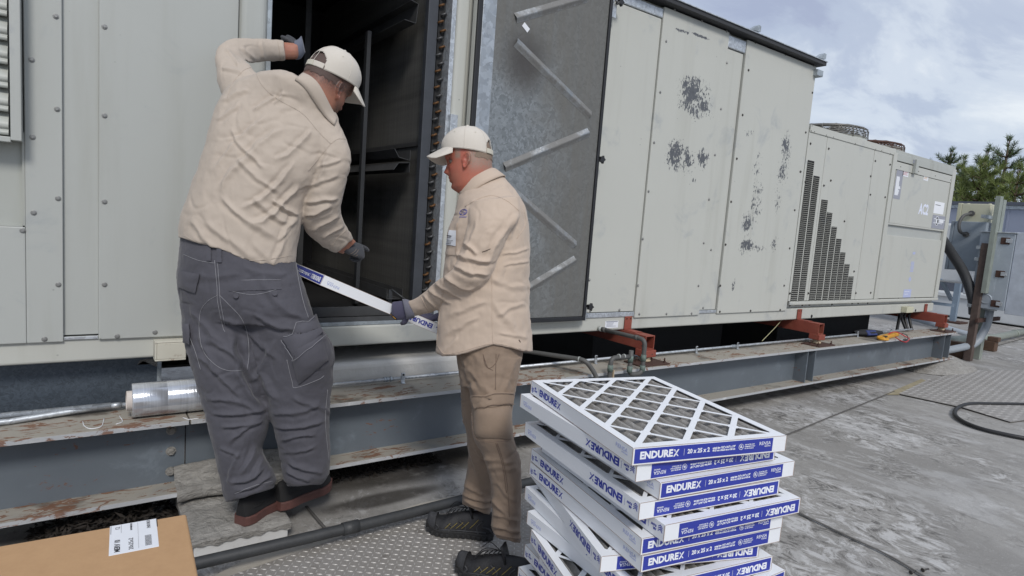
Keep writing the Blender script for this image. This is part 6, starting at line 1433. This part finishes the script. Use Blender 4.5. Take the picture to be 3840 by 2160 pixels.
# pockets and flaps
m = MB(); ST.patch(m, ((574, 704), (706, 706), (708, 728), (576, 732)), .003, 16, 6); m.build('back_pocket', GREY_TR, tr)
m = MB(); ST.patch(m, ((455, 680), (505, 690), (494, 738), (452, 722)), .006, 10, 8, .004); m.build('pocket_flap', GREY_TR, tr)
m = MB(); ST.patch(m, ((724, 855), (806, 842), (824, 905), (752, 966)), .006, 16, 16, .014); m.build('cargo_pocket', GREY_TR, tr)
me2 = bpy.data.objects['cargo_pocket'].data
m = MB(); ST.patch(m, ((714, 850), (786, 792), (806, 840), (744, 895)), .016, 14, 10, .006, .012); m.build('pocket_flap', GREY_TR, tr)
m = MB(); ST.patch(m, ((468, 815), (482, 812), (486, 865), (470, 860)), .016, 8, 8, .006); m.build('pocket_flap', GREY_TR, tr)
m = MB()
for q in (((540, 655), (546, 720), (548, 760), (560, 820), (566, 835)), ((547, 655), (552, 720), (555, 760), (566, 820)), ((548, 742), (520, 760), (503, 790), (503, 850), (516, 890), (545, 920), (575, 932), (612, 932)), ((552, 742), (580, 770), (607, 800), (622, 840), (626, 890), (622, 930)), ((574, 706), (640, 704), (706, 704)), ((576, 730), (620, 740), (660, 738), (708, 724)), ((744, 655), (750, 700), (763, 760), (776, 800)), ((462, 640), (500, 655), (540, 662)), ((722, 905), (735, 960), (744, 975), (800, 955), (815, 945)), ((824, 980), (818, 1050), (822, 1110), (828, 1160)), ((590, 1242), (640, 1222), (686, 1210)), ((470, 830), (490, 880), (505, 930))): ST.seam(m, q, .0010, .0009)
kind(m.build('stitching', STITCH, tr), 'stuff')
m = MB()
for q in (((713, 850), (742, 892), (750, 897), (818, 840)), ((798, 782), (716, 846))): 
    SFc = Surf(bpy.data.objects['pocket_flap.001'].data) if False else ST; SFc.seam(m, q, .0009, .026)
kind(m.build('stitching', STITCH, tr), 'stuff')
for px, py in ((595, 744), (690, 739)): c = ST.hit(px, py, .004); n_ = unit(CPOS-c); m = MB(); m.lathe([(.010, 0), (.010, .003), (.0075, .0042), (.0045, .003)], c, n_, 14); m.build('button', GREY_TR, tr)
for px, py in ((527, 648), (553, 652)): m = MB(); ST.patch(m, ((px-6, py-30), (px+6, py-30), (px+6, py+8), (px-6, py+8)), .006, 3, 6); m.build('belt_loop', GREY_TR, tr)
# shoes: black uppers on brown gum soles
SUED = plain('black suede shoe', (.012, .012, .013), .85); GUM = plain('red brown gum sole', (.105, .046, .039), .6, var=.3, scale=40)
for hp_, tp_, z0 in ((at(606, 1320, Z=.088), None, .088), (at(698, 1281, Z=.092), None, .092)):
    d = np.array([.80, .60, 0]) if z0 < .09 else np.array([.90, .43, 0]); h = hp_-d*.005
    up_, so = MB(), MB(); hh, dd, ss, LL = shoe(up_, so, h, h+d*.305, z0, top=.098, sole=.040, wh=.043, toe_h=.05, toe_up=.006)
    o = up_.build('shoe', SUED, p1o, fix=True); so.build('sole', GUM, o, .004, fix=True)
    m = MB(); q = hh+dd*LL*.5
    m.tube([hh+dd*LL*u+s2*ss*.043+[0, 0, .072] for u, s2 in ((.10, -.92), (.2, -.98), (.32, -.93))], .0012, 4); m.build('stitching', SUED, o)
# hands
m = MB(); wr = at(866, 619, D=2.70); d_ = at(908, 632, D=2.77)-wr; hand(m, wr, d_, -CF*.8-CD*.55+CR*.3, .10, (((8, 10, 8), .10), ((50, 55, 30), .0), ((62, 60, 35), -.03), ((70, 60, 35), -.08)), (((35, 10), (20, 15)), 0, .058))
me = fused(m, .0032, 2, .4); g = link('glove', me, GLOVE1); g.parent = p1o; g['label'] = 'dark grey glove pointing into the cabinet'; SG = Surf(me); me.transform(Matrix.Translation(-Vector(p1o.location)))
m = MB()
for i, q in enumerate((((880, 640), (890, 634), (897, 626)), ((884, 645), (896, 637), (902, 628)), ((890, 648), (900, 641)))): SG.seam(m, q, .0009, .0004, 5)
SB_('glove_print', plain('faded glove print', (.22, .17, .13), .7), g)
m = MB(); wr = at(752, 122, D=2.925); hand(m, wr, at(728, 92, D=2.985)-wr, CR*.75-CD*.5-CF*.2, .085, (((60, 35, 25), .05), ((62, 38, 25), .0), ((64, 40, 25), -.02), ((66, 42, 25), -.05)), (((60, 10), (30, 20)), 0, .05), w=.042)
me = fused(m, .0032, 2, .4); g = link('glove', me, GLOVE1); g.parent = p1o; g['label'] = 'dark glove gripping the edge of the opening'; me.transform(Matrix.Translation(-Vector(p1o.location)))
m = MB(); limb(m, [(740, 104, 744, 150, 2.915, .036), (750, 100, 757, 146, 2.93, .037), (758, 92, 768, 130, 2.945, .036)], 4, 20, caps=False); o = m.build('glove_cuff', KNIT1, g); s = o.modifiers.new('t', 'SOLIDIFY'); s.thickness = .003
# cap, hair, beard
HR1 = hairmat('dark brown cropped hair', (.085, .055, .046)); 
NZ = lambda x, y, z, k=90: float(fbm(np.array([[x*k, y*k, z*k]]), 2)[0])
head_patch(F1, lambda x, y, z: x < -.03 and z > .006+.012*NZ(x, y, z) and z < .13, .0016, 'hair', HR1, bo)
m = MB()
for _ in range(70):
    a = V3(F1((random.uniform(.035, .062), random.uniform(-.03, .03), random.uniform(-.118, -.095)))); b = a+V3((random.uniform(-.02, .03),)*1+(random.uniform(-.02, .02), -random.uniform(.012, .042))); m.tube([a, (a+b)/2+[.004, .002, 0], b], [.0007, .0006, .0003], 4)
SB_('beard_hairs', hairmat('light beard', (.16, .12, .085)), bo)
cap(F1, p1o, CAPM, CAPT)
for s in (1, -1): m = MB(); ball(m, F1((.0545, s*.032, .006)), .0112, 10); m.build('eye', plain('eye', (.16, .12, .10), .25, bump=0) if s == 1 else bpy.data.materials['eye'], bo)

# ----------------------------------------------------------------- the man handing the filter up
TAN_TR = cloth('brown cargo trousers', (.245, .180, .130), .25, wear=.3)
GLOVE2 = cloth('purple grey knit glove', (.070, .066, .115), .4, .75); KNIT2 = cloth('heathered glove cuff', (.16, .16, .20), .8); PALM2 = plain('black palm coating', (.014, .014, .016), .6)
BOOT = plain('black hiking shoe', (.014, .014, .016), .6, var=.5, scale=22, bump=.0012, bscale=160); BSOLE = plain('black rubber outsole', (.020, .020, .021), .7, var=.4, scale=40); BACC = plain('dull yellow trim', (.26, .20, .05), .8)
p2o = thing('person', 'older man in sand shirt, brown cargo trousers and cap, seen from his left side', 'person', (1.36, 2.05, .01))
TOR2 = [(1094, 882, 1342, 884, 2.52, .175), (1102, 815, 1334, 800, 2.52, .182), (1108, 750, 1331, 730, 2.52, .190), (1116, 684, 1332, 662, 2.52, .196), (1122, 630, 1332, 612, 2.52, .200), (1126, 582, 1330, 562, 2.52, .205), (1143, 538, 1320, 516, 2.52, .205), (1150, 508, 1300, 482, 2.52, .170), (1155, 488, 1276, 452, 2.51, .105), (1160, 478, 1258, 436, 2.51, .078)]
LARM2 = [(1178, 505, 1306, 492, 2.40, .085), (1178, 540, 1306, 545, 2.35, .078), (1176, 572, 1286, 577, 2.33, .072), (1160, 620, 1266, 622, 2.32, .066), (1150, 656, 1244, 672, 2.32, .062), (1136, 682, 1216, 718, 2.33, .060), (1110, 698, 1178, 744, 2.37, .056), (1082, 722, 1138, 766, 2.44, .050), (1056, 744, 1096, 782, 2.50, .045), (1025, 759, 1044, 795, 2.56, .041)]
RARM2 = [(1180, 510, 1290, 500, 2.64, .08), (1172, 570, 1272, 575, 2.70, .07), (1160, 640, 1240, 655, 2.72, .06), (1140, 700, 1205, 735, 2.74, .052), (1118, 745, 1170, 775, 2.79, .046), (1112, 775, 1148, 803, 2.83, .042)]
PEL2 = [(1148, 850, 1318, 842, 2.52, .155), (1150, 885, 1316, 880, 2.52, .162), (1154, 930, 1306, 928, 2.52, .160), (1160, 975, 1298, 972, 2.52, .14)]
LLEG2 = [(1166, 905, 1314, 898, 2.45, .088), (1176, 960, 1301, 960, 2.44, .092), (1186, 1022, 1291, 1022, 2.43, .092), (1190, 1090, 1292, 1092, 2.43, .088), (1213, 1142, 1306, 1144, 2.43, .082), (1234, 1205, 1312, 1210, 2.44, .076), (1237, 1268, 1310, 1272, 2.45, .072), (1236, 1318, 1308, 1326, 2.455, .070), (1246, 1350, 1309, 1366, 2.46, .066)]
RLEG2 = [(1153, 905, 1298, 898, 2.60, .088), (1158, 960, 1284, 960, 2.61, .092), (1161, 1042, 1266, 1042, 2.63, .090), (1176, 1103, 1256, 1103, 2.65, .084), (1176, 1180, 1250, 1184, 2.68, .076), (1163, 1240, 1246, 1242, 2.70, .072), (1163, 1268, 1232, 1296, 2.71, .066)]
up2 = unit(-CD+.05*CR); f2 = unit(-CR*.99+CF*.08-CD*.0); F2 = frame(at(1172.5, 412.5, D=2.50), f2, up2, 1.0)
body = MB(); limb(body, TOR2, 4, 24, .82); limb(body, LARM2, 4, 16, .70); limb(body, RARM2, 4, 16, .70); limb(body, PEL2, 4, 24, .78); limb(body, LLEG2, 4, 16, .70); limb(body, RLEG2, 4, 16, .70); head_shape(body, F2)
limb(body, [(1158, 500, 1250, 470, 2.51, .066), (1160, 476, 1241, 440, 2.505, .062), (1150, 466, 1239, 420, 2.50, .058)], 4, 24)
limb(body, [(1036, 762, 1048, 790, 2.555, .026), (1012, 768, 1020, 796, 2.58, .024)], 4, 14)
SK2 = skin('ruddy skin', (.44, .165, .105), (.42, .095, .066), (.27, .20, .155), (.30, .16, .12)); me = fused(body, .0036, 2, .4); masks(me, F2, 1, lambda x, y, z, S: np.clip(S(z, -.055, -.008)*S(-x, .008, .034)+.9*S(z, .004, .014)*S(x, .008, .016)*S(-x, -.040, -.030), 0, 1), lambda x, y, z, S: .25*S(-z, .03, .06)*S(x, .0, .03)); bo2 = link('body', me, SK2); bo2.parent = p2o; me.transform(Matrix.Translation(-Vector(p2o.location)))
m = MB(); limb(m, TOR2, 6, 44, 1.0, .95); limb(m, LARM2, 6, 28, 1.0); limb(m, RARM2, 6, 24, 1.0); me = fused(m, .0045, 6, .5)
F_ = [(1150, 640, 1230, 655, 7, .011, 5), (1165, 612, 1200, 640, 6, .009), (1145, 668, 1225, 690, 7, .010, 6), (1120, 700, 1190, 725, 6, .009, 6), (1100, 712, 1160, 748, 6, .008, 5), (1082, 728, 1130, 765, 5, .007), (1066, 742, 1098, 780, 4, .006), (1200, 560, 1165, 640, 7, .006), (1285, 560, 1230, 660, 8, .009, 6), (1300, 540, 1280, 600, 7, .007), (1265, 640, 1330, 625, 4, .005), (1270, 668, 1332, 655, 4, .005), (1240, 700, 1330, 720, 9, .005, 6), (1130, 800, 1220, 760, 8, .006, -6), (1120, 840, 1200, 800, 7, .005), (1250, 790, 1320, 760, 8, .005), (1260, 840, 1325, 850, 6, .004), (1245, 760, 1300, 840, 9, .005), (1180, 520, 1150, 575, 7, .006), (1135, 560, 1128, 640, 7, .005), (1150, 850, 1110, 880, 6, .005)]
crease(me, F_, ((7, 7, 7, .006), (15, 15, 15, .0028), (38, 38, 38, .0008)), gain=.72)
P = coords(me); s_, z_ = screen(P); b_ = s_[:, 1] > 835; hem = np.interp(s_[:, 0], [1095, 1114, 1149, 1190, 1240, 1280, 1315, 1342], [4, 14, 11, 0, -16, -9, 0, 2]); k = np.clip((s_[:, 1]-835)/45, 0, 1)*b_; P += CD[None, :]*(k*hem*2.5/FPX)[:, None]; setco(me, P)
S2 = Surf(me); sh2 = link('shirt', me, SHIRT2); sh2.parent = p2o; me.transform(Matrix.Translation(-Vector(p2o.location)))
m = MB()
for q in (((1312, 498), (1318, 530), (1322, 565), (1300, 600)), ((1237, 690), (1238, 760), (1238, 820), (1240, 866)), ((1215, 496), (1240, 492), (1275, 505), (1305, 530)), ((1100, 868), (1118, 890), (1160, 884), (1240, 864), (1310, 878)), ((1170, 520), (1200, 502), (1222, 494)), ((1058, 745), (1066, 760), (1078, 783)), ((1120, 690), (1105, 800), (1098, 870))): S2.seam(m, q, .0012)
SB_('shirt_seam', SHIRT2, sh2)
m = MB(); S2.patch(m, ((1135, 562), (1151, 562), (1147, 642), (1121, 640)), .003, 8, 12); m.build('chest_pocket', SHIRT2, sh2)
m = MB(); S2.patch(m, ((1132, 580), (1150, 580), (1149, 619), (1124, 617)), .005, 8, 8, 0, .002); bd = m.build('name_badge', M['label'], sh2)
m = MB()
for i, (a, b) in enumerate(((1129, 1139), (1129, 1137), (1128, 1143), (1128, 1138), (1127, 1138), (1127, 1144))):
    y = 593+i*4.3+(2 if i > 1 else 0); q = [S2.hit(px, y+.12*(px-a), .0075) for px in np.linspace(a, b, 5)]
    if all(p is not None for p in q): m.tube(q, .0016 if i == 0 else .0007, 4)
SB_('badge_print', M['black_ink'], bd)
m = MB(); q = [(1166+9*math.cos(a), 534+7*math.sin(a)*1.0-.2*9*math.cos(a)) for a in np.linspace(0, 6.283, 15)]; S2.seam(m, q, .0013, .001, 2)
for y in (531, 535, 538): S2.seam(m, ((1160, y+1), (1172, y-1)), .0010, .001, 2)
for x in np.linspace(1157, 1172, 6): S2.seam(m, ((x, 548), (x+1.2, 544)), .0012, .001, 2)
SB_('embroidered_crest', M['blue_ink'], sh2)
m = MB(); S2.seam(m, ((1213, 634), (1224, 630), (1234, 626)), .0016, .0004); S2.seam(m, ((1305, 855), (1309, 861)), .0022, .0006); SB_('grease_mark', plain('grease mark', (.10, .075, .06), .9), sh2)
G = []
for u in np.linspace(0, 1, 30):
    a = R(-158+316*u); nrm = unit(-CD*.86-CR*.50+CF*.02); e1 = unit(np.cross(nrm, CF)); e1 = e1 if e1@CR > 0 else -e1; e2 = np.cross(nrm, e1); c = at(1205, 462, D=2.508)
    d = e1*math.cos(a)*.080+e2*math.sin(a)*.070; drop = .012*max(0, -math.cos(a)); G.append([c+d*1.34-nrm*(.030+drop), c+d*1.26-nrm*(.014+drop*.5), c+d*1.10+nrm*.016, c+d*1.03+nrm*.023, c+d*.97+nrm*.010, c+d*.94-nrm*.02])
o = MB().grid(G).build('collar', SHIRT2, sh2); s = o.modifiers.new('t', 'SOLIDIFY'); s.thickness = .0035
m = MB()
SC2 = Surf(o.data) if False else None
m.tube([V3(g[0])*.55+V3(g[1])*.45+unit(CPOS-V3(g[0]))*.0035 for g in G[3:27]], .0008, 4); SB_('shirt_seam', SHIRT2, sh2)
m = MB(); limb(m, PEL2, 6, 40, 1.0, .95); limb(m, LLEG2, 6, 30, 1.0, .97); limb(m, RLEG2, 6, 30, 1.0, .97); me = fused(m, .0045, 6, .5)
F_ = [(1240, 1320, 1305, 1335, 5, .010, 4), (1245, 1338, 1308, 1352, 4, .009, 3), (1240, 1295, 1300, 1310, 5, .007), (1238, 1255, 1275, 1300, 6, .008), (1170, 1260, 1228, 1280, 5, .009, 3), (1166, 1244, 1240, 1262, 5, .008, 3), (1170, 1220, 1215, 1245, 5, .006), (1215, 1150, 1290, 1165, 7, .007, 5), (1225, 1175, 1295, 1180, 7, .006), (1190, 1120, 1225, 1160, 7, .007), (1175, 925, 1240, 1000, 8, .005), (1290, 905, 1270, 980, 8, .006), (1165, 910, 1190, 985, 7, .005), (1225, 1000, 1200, 1060, 6, .005), (1250, 1215, 1290, 1260, 6, .006), (1180, 1120, 1200, 1200, 6, .006)]
crease(me, F_, ((7, 7, 7, .007), (17, 17, 17, .0045), (45, 45, 45, .0016))); bulge(me, 1240, 1070, 46, 55, .020)
S3 = Surf(me); tr2 = link('trousers', me, TAN_TR); tr2.parent = p2o; me.transform(Matrix.Translation(-Vector(p2o.location)))
m = MB(); S3.patch(m, ((1194, 1020), (1284, 1014), (1284, 1104), (1196, 1098)), .005, 14, 14, .012); m.build('cargo_pocket', TAN_TR, tr2)
m = MB(); S3.patch(m, ((1190, 995), (1288, 983), (1284, 1018), (1200, 1030)), .014, 14, 8, .004, .010); m.build('pocket_flap', TAN_TR, tr2)
m = MB()
for q in (((1248, 890), (1247, 930), (1246, 980)), ((1215, 890), (1228, 925), (1246, 915), (1256, 890)), ((1251, 1115), (1268, 1170), (1278, 1240), (1282, 1320)), ((1247, 1115), (1264, 1170), (1274, 1240)), ((1215, 890), (1222, 920), (1240, 932))): S3.seam(m, q, .0014, .0006)
for q in (((1200, 1026), (1284, 1014)), ((1193, 998), (1287, 987)), ((1198, 1035), (1200, 1080), (1215, 1102), (1270, 1106))): S3.seam(m, q, .0011, .021)
kind(m.build('stitching', cloth('brown thread', (.15, .10, .07)), tr2), 'stuff')
# black hiking shoes
for toe_px, D_, hp_ in (((1150, 1432), None, (1308, 1412)), ((1075, 1330), None, (1228, 1342))):
    t_ = at(*toe_px, Z=.012); d = unit((-CR*.90+CF*.30)*[1, 1, 0]) if toe_px[0] > 1100 else unit((-CR*.97+CF*.12)*[1, 1, 0]); h_ = t_-d*.305; z0 = .0125
    up_, so = MB(), MB(); hh, dd, ss, LL = shoe(up_, so, h_, h_+d*.305, z0, top=.098, sole=.030, wh=.040, toe_h=.047, toe_up=.018)
    o = up_.build('shoe', BOOT, p2o, fix=True); so.build('sole', BSOLE, o, .003, fix=True); Q = Surf(o.data) ; off = wloc(o)
    near = -ss if (ss@CF) > 0 else ss
    m = MB()
    for u, hgt, ln in ((.46, .045, .030), (.54, .042, .030), (.62, .038, .028), (.70, .034, .022), (.34, .060, .036)):
        w_ = np.interp(u, [0, .14, .35, .55, .72, .86], [.55, 1.0, .92, 1.10, 1.32, 1.18])*.043; a = hh+dd*LL*u+near*(w_*.97)+[0, 0, .030+hgt*.30]; b = hh+dd*(LL*u-ln)+near*(w_*.80)+[0, 0, .030+hgt]; m.tube(spline([a, (a+b)/2+near*.003, b], 4), .0013, 5)
    SB_('shoe_trim', BACC, o)
    m = MB(); hw = lambda u: np.interp(u, [0, .04, .14, .35, .55, .72, .86, .95, 1], [.55, .80, 1.0, .92, 1.10, 1.32, 1.18, .84, .45])*.040
    for pts in (((.84, .052), (.80, .040), (.86, .022)), ((.66, .062), (.60, .045), (.66, .024)), ((.50, .075), (.40, .050), (.44, .024)), ((.16, .085), (.24, .055), (.20, .024)), ((.16, .060), (.05, .050), (.02, .030)), ((.78, .030), (.5, .034), (.1, .036))):
        m.tube(spline([hh+dd*LL*u+near*(hw(u)*(1.0-.35*max(0, (z-.03)/.08))+.0015)+[0, 0, z] for u, z in pts], 5), .0034, 6)
    m.grid([[hh+dd*LL*u+near*hw(u)*math.cos(a)*1.02+[0, 0, .021+.006+(.047*np.interp(u, [.86, .97, 1.0], [1.05, .82, .5])+.004)*math.sin(a)+.018*max(0, (u-.78)/.22)**2] for a in np.linspace(0, math.pi, 13)] for u in (.86, .90, .94, .97, .995)])
    kind(m.build('shoe_overlay', plain('scuffed toe rubber', (.040, .041, .045), .65, var=.6, scale=50), o), 'stuff')
    m = MB()
    for i in range(5):
        u = .42+.06*i; zt_ = .030+np.interp(u, [.2, .42, .58, .75], [.086, .081, .067, .056])+.004; a = hh+dd*LL*u-ss*.018+[0, 0, zt_]; b = hh+dd*LL*(u+.03)+ss*.018+[0, 0, zt_-.004]; m.tube([a, (a+b)/2+[0, 0, .004], b], .0024, 5)
    c = hh+dd*LL*.42+[0, 0, .125]
    for q in (.03, .05, -.02): m.tube(spline([c, c+dd*.05+near*q+[0, 0, .012], c+dd*.085+near*q*1.4-[0, 0, .02]], 5), .0018, 5)
    SB_('lace', M['black_cloth'], o)
    m = MB(); m.grid([[hh+dd*LL*.33+ss*x+[0, 0, z] + dd*(z-.09)*.35 for x in (-.026, -.012, 0, .012, .026)] for z in (.085, .11, .135, .15)]); q = m.build('tongue', BOOT, o); s = q.modifiers.new('t', 'SOLIDIFY'); s.thickness = .008
    m = MB()
    for i in range(13):
        u = .04+.92*i/12; w_ = np.interp(u, [0, .04, .14, .35, .55, .72, .86, .95, 1], [.55, .80, 1.0, .92, 1.10, 1.32, 1.18, .84, .45])*.043*1.09; c = hh+dd*LL*u+near*w_; m.obox(c+[0, 0, .010+.014*max(0, (u-.78)/.22)**2], (dd, near, (0, 0, 1)), (.0075, .004, .009))
    kind(m.build('tread_block', BSOLE, o, .002), 'stuff')
# gloved hand closing on the edge of the filter
m = MB(); wr = at(1034, 777, D=2.565); d_ = at(990, 783, D=2.60)-wr
hand(m, wr, d_, -CF, .088, (((18, 25, 30), -.55), ((38, 55, 45), -.42), ((48, 60, 50), -.30), ((52, 62, 52), -.15)), (((48, 12), (10, 30)), 0, .060), w=.040)
me = fused(m, .0030, 2, .4); g = link('glove', me, GLOVE2); g.parent = p2o; g['label'] = 'purple grey glove holding the filter edge'; SG = Surf(me); me.transform(Matrix.Translation(-Vector(p2o.location)))
m = MB(); limb(m, [(1012, 752, 1022, 803, 2.575, .036), (1024, 753, 1034, 802, 2.565, .036), (1034, 757, 1044, 800, 2.558, .034)], 4, 22, caps=False); o = m.build('glove_cuff', KNIT2, g); s = o.modifiers.new('t', 'SOLIDIFY'); s.thickness = .003
m = MB(); SG.patch(m, ((982, 790), (985, 788), (1000, 802), (997, 805)), .002, 6, 3, 0, .001); o = m.build('glove_tag', M['black_ink'], g)
m = MB(); SG.seam(m, ((984, 791), (997, 802)), .0012, .003, 4); SB_('glove_print', M['yellow'], o)
# far hand under the filter, out of sight behind him
m = MB(); wr = at(1128, 790, D=2.84); hand(m, wr, at(1090, 800, D=2.86)-wr, CD*1.0+CF*.2, .088, (((20, 30, 20), .05), ((20, 30, 20), 0), ((22, 30, 20), 0), ((25, 30, 20), -.05)), (((60, 10), (40, 20)), 0, .05)); me = fused(m, .004, 2, .4); g = link('glove', me, GLOVE2); g.parent = p2o; me.transform(Matrix.Translation(-Vector(p2o.location)))
HR2 = hairmat('short grey brown hair', (.20, .145, .105)); head_patch(F2, lambda x, y, z: x < -.045 and z > .008+.012*NZ(x, y, z) and z < .105, .0014, 'hair', HR2, bo2)
cap(F2, p2o, CAPM, CAPT)
for s in (1, -1): m = MB(); ball(m, F2((.0545, s*.032, .006)), .0112, 10); m.build('eye', bpy.data.materials['eye'], bo2)
m = MB()
for k in range(3): m.tube([V3(F2((.094-.004*k+.000*abs(q), q*.02, .080+.010*k-.012*q*q))) for q in np.linspace(-1, 1, 9)], .0022, 5)
m.build('cap_emblem', plain('dark red embroidery', (.20, .04, .05), .8), bo2)
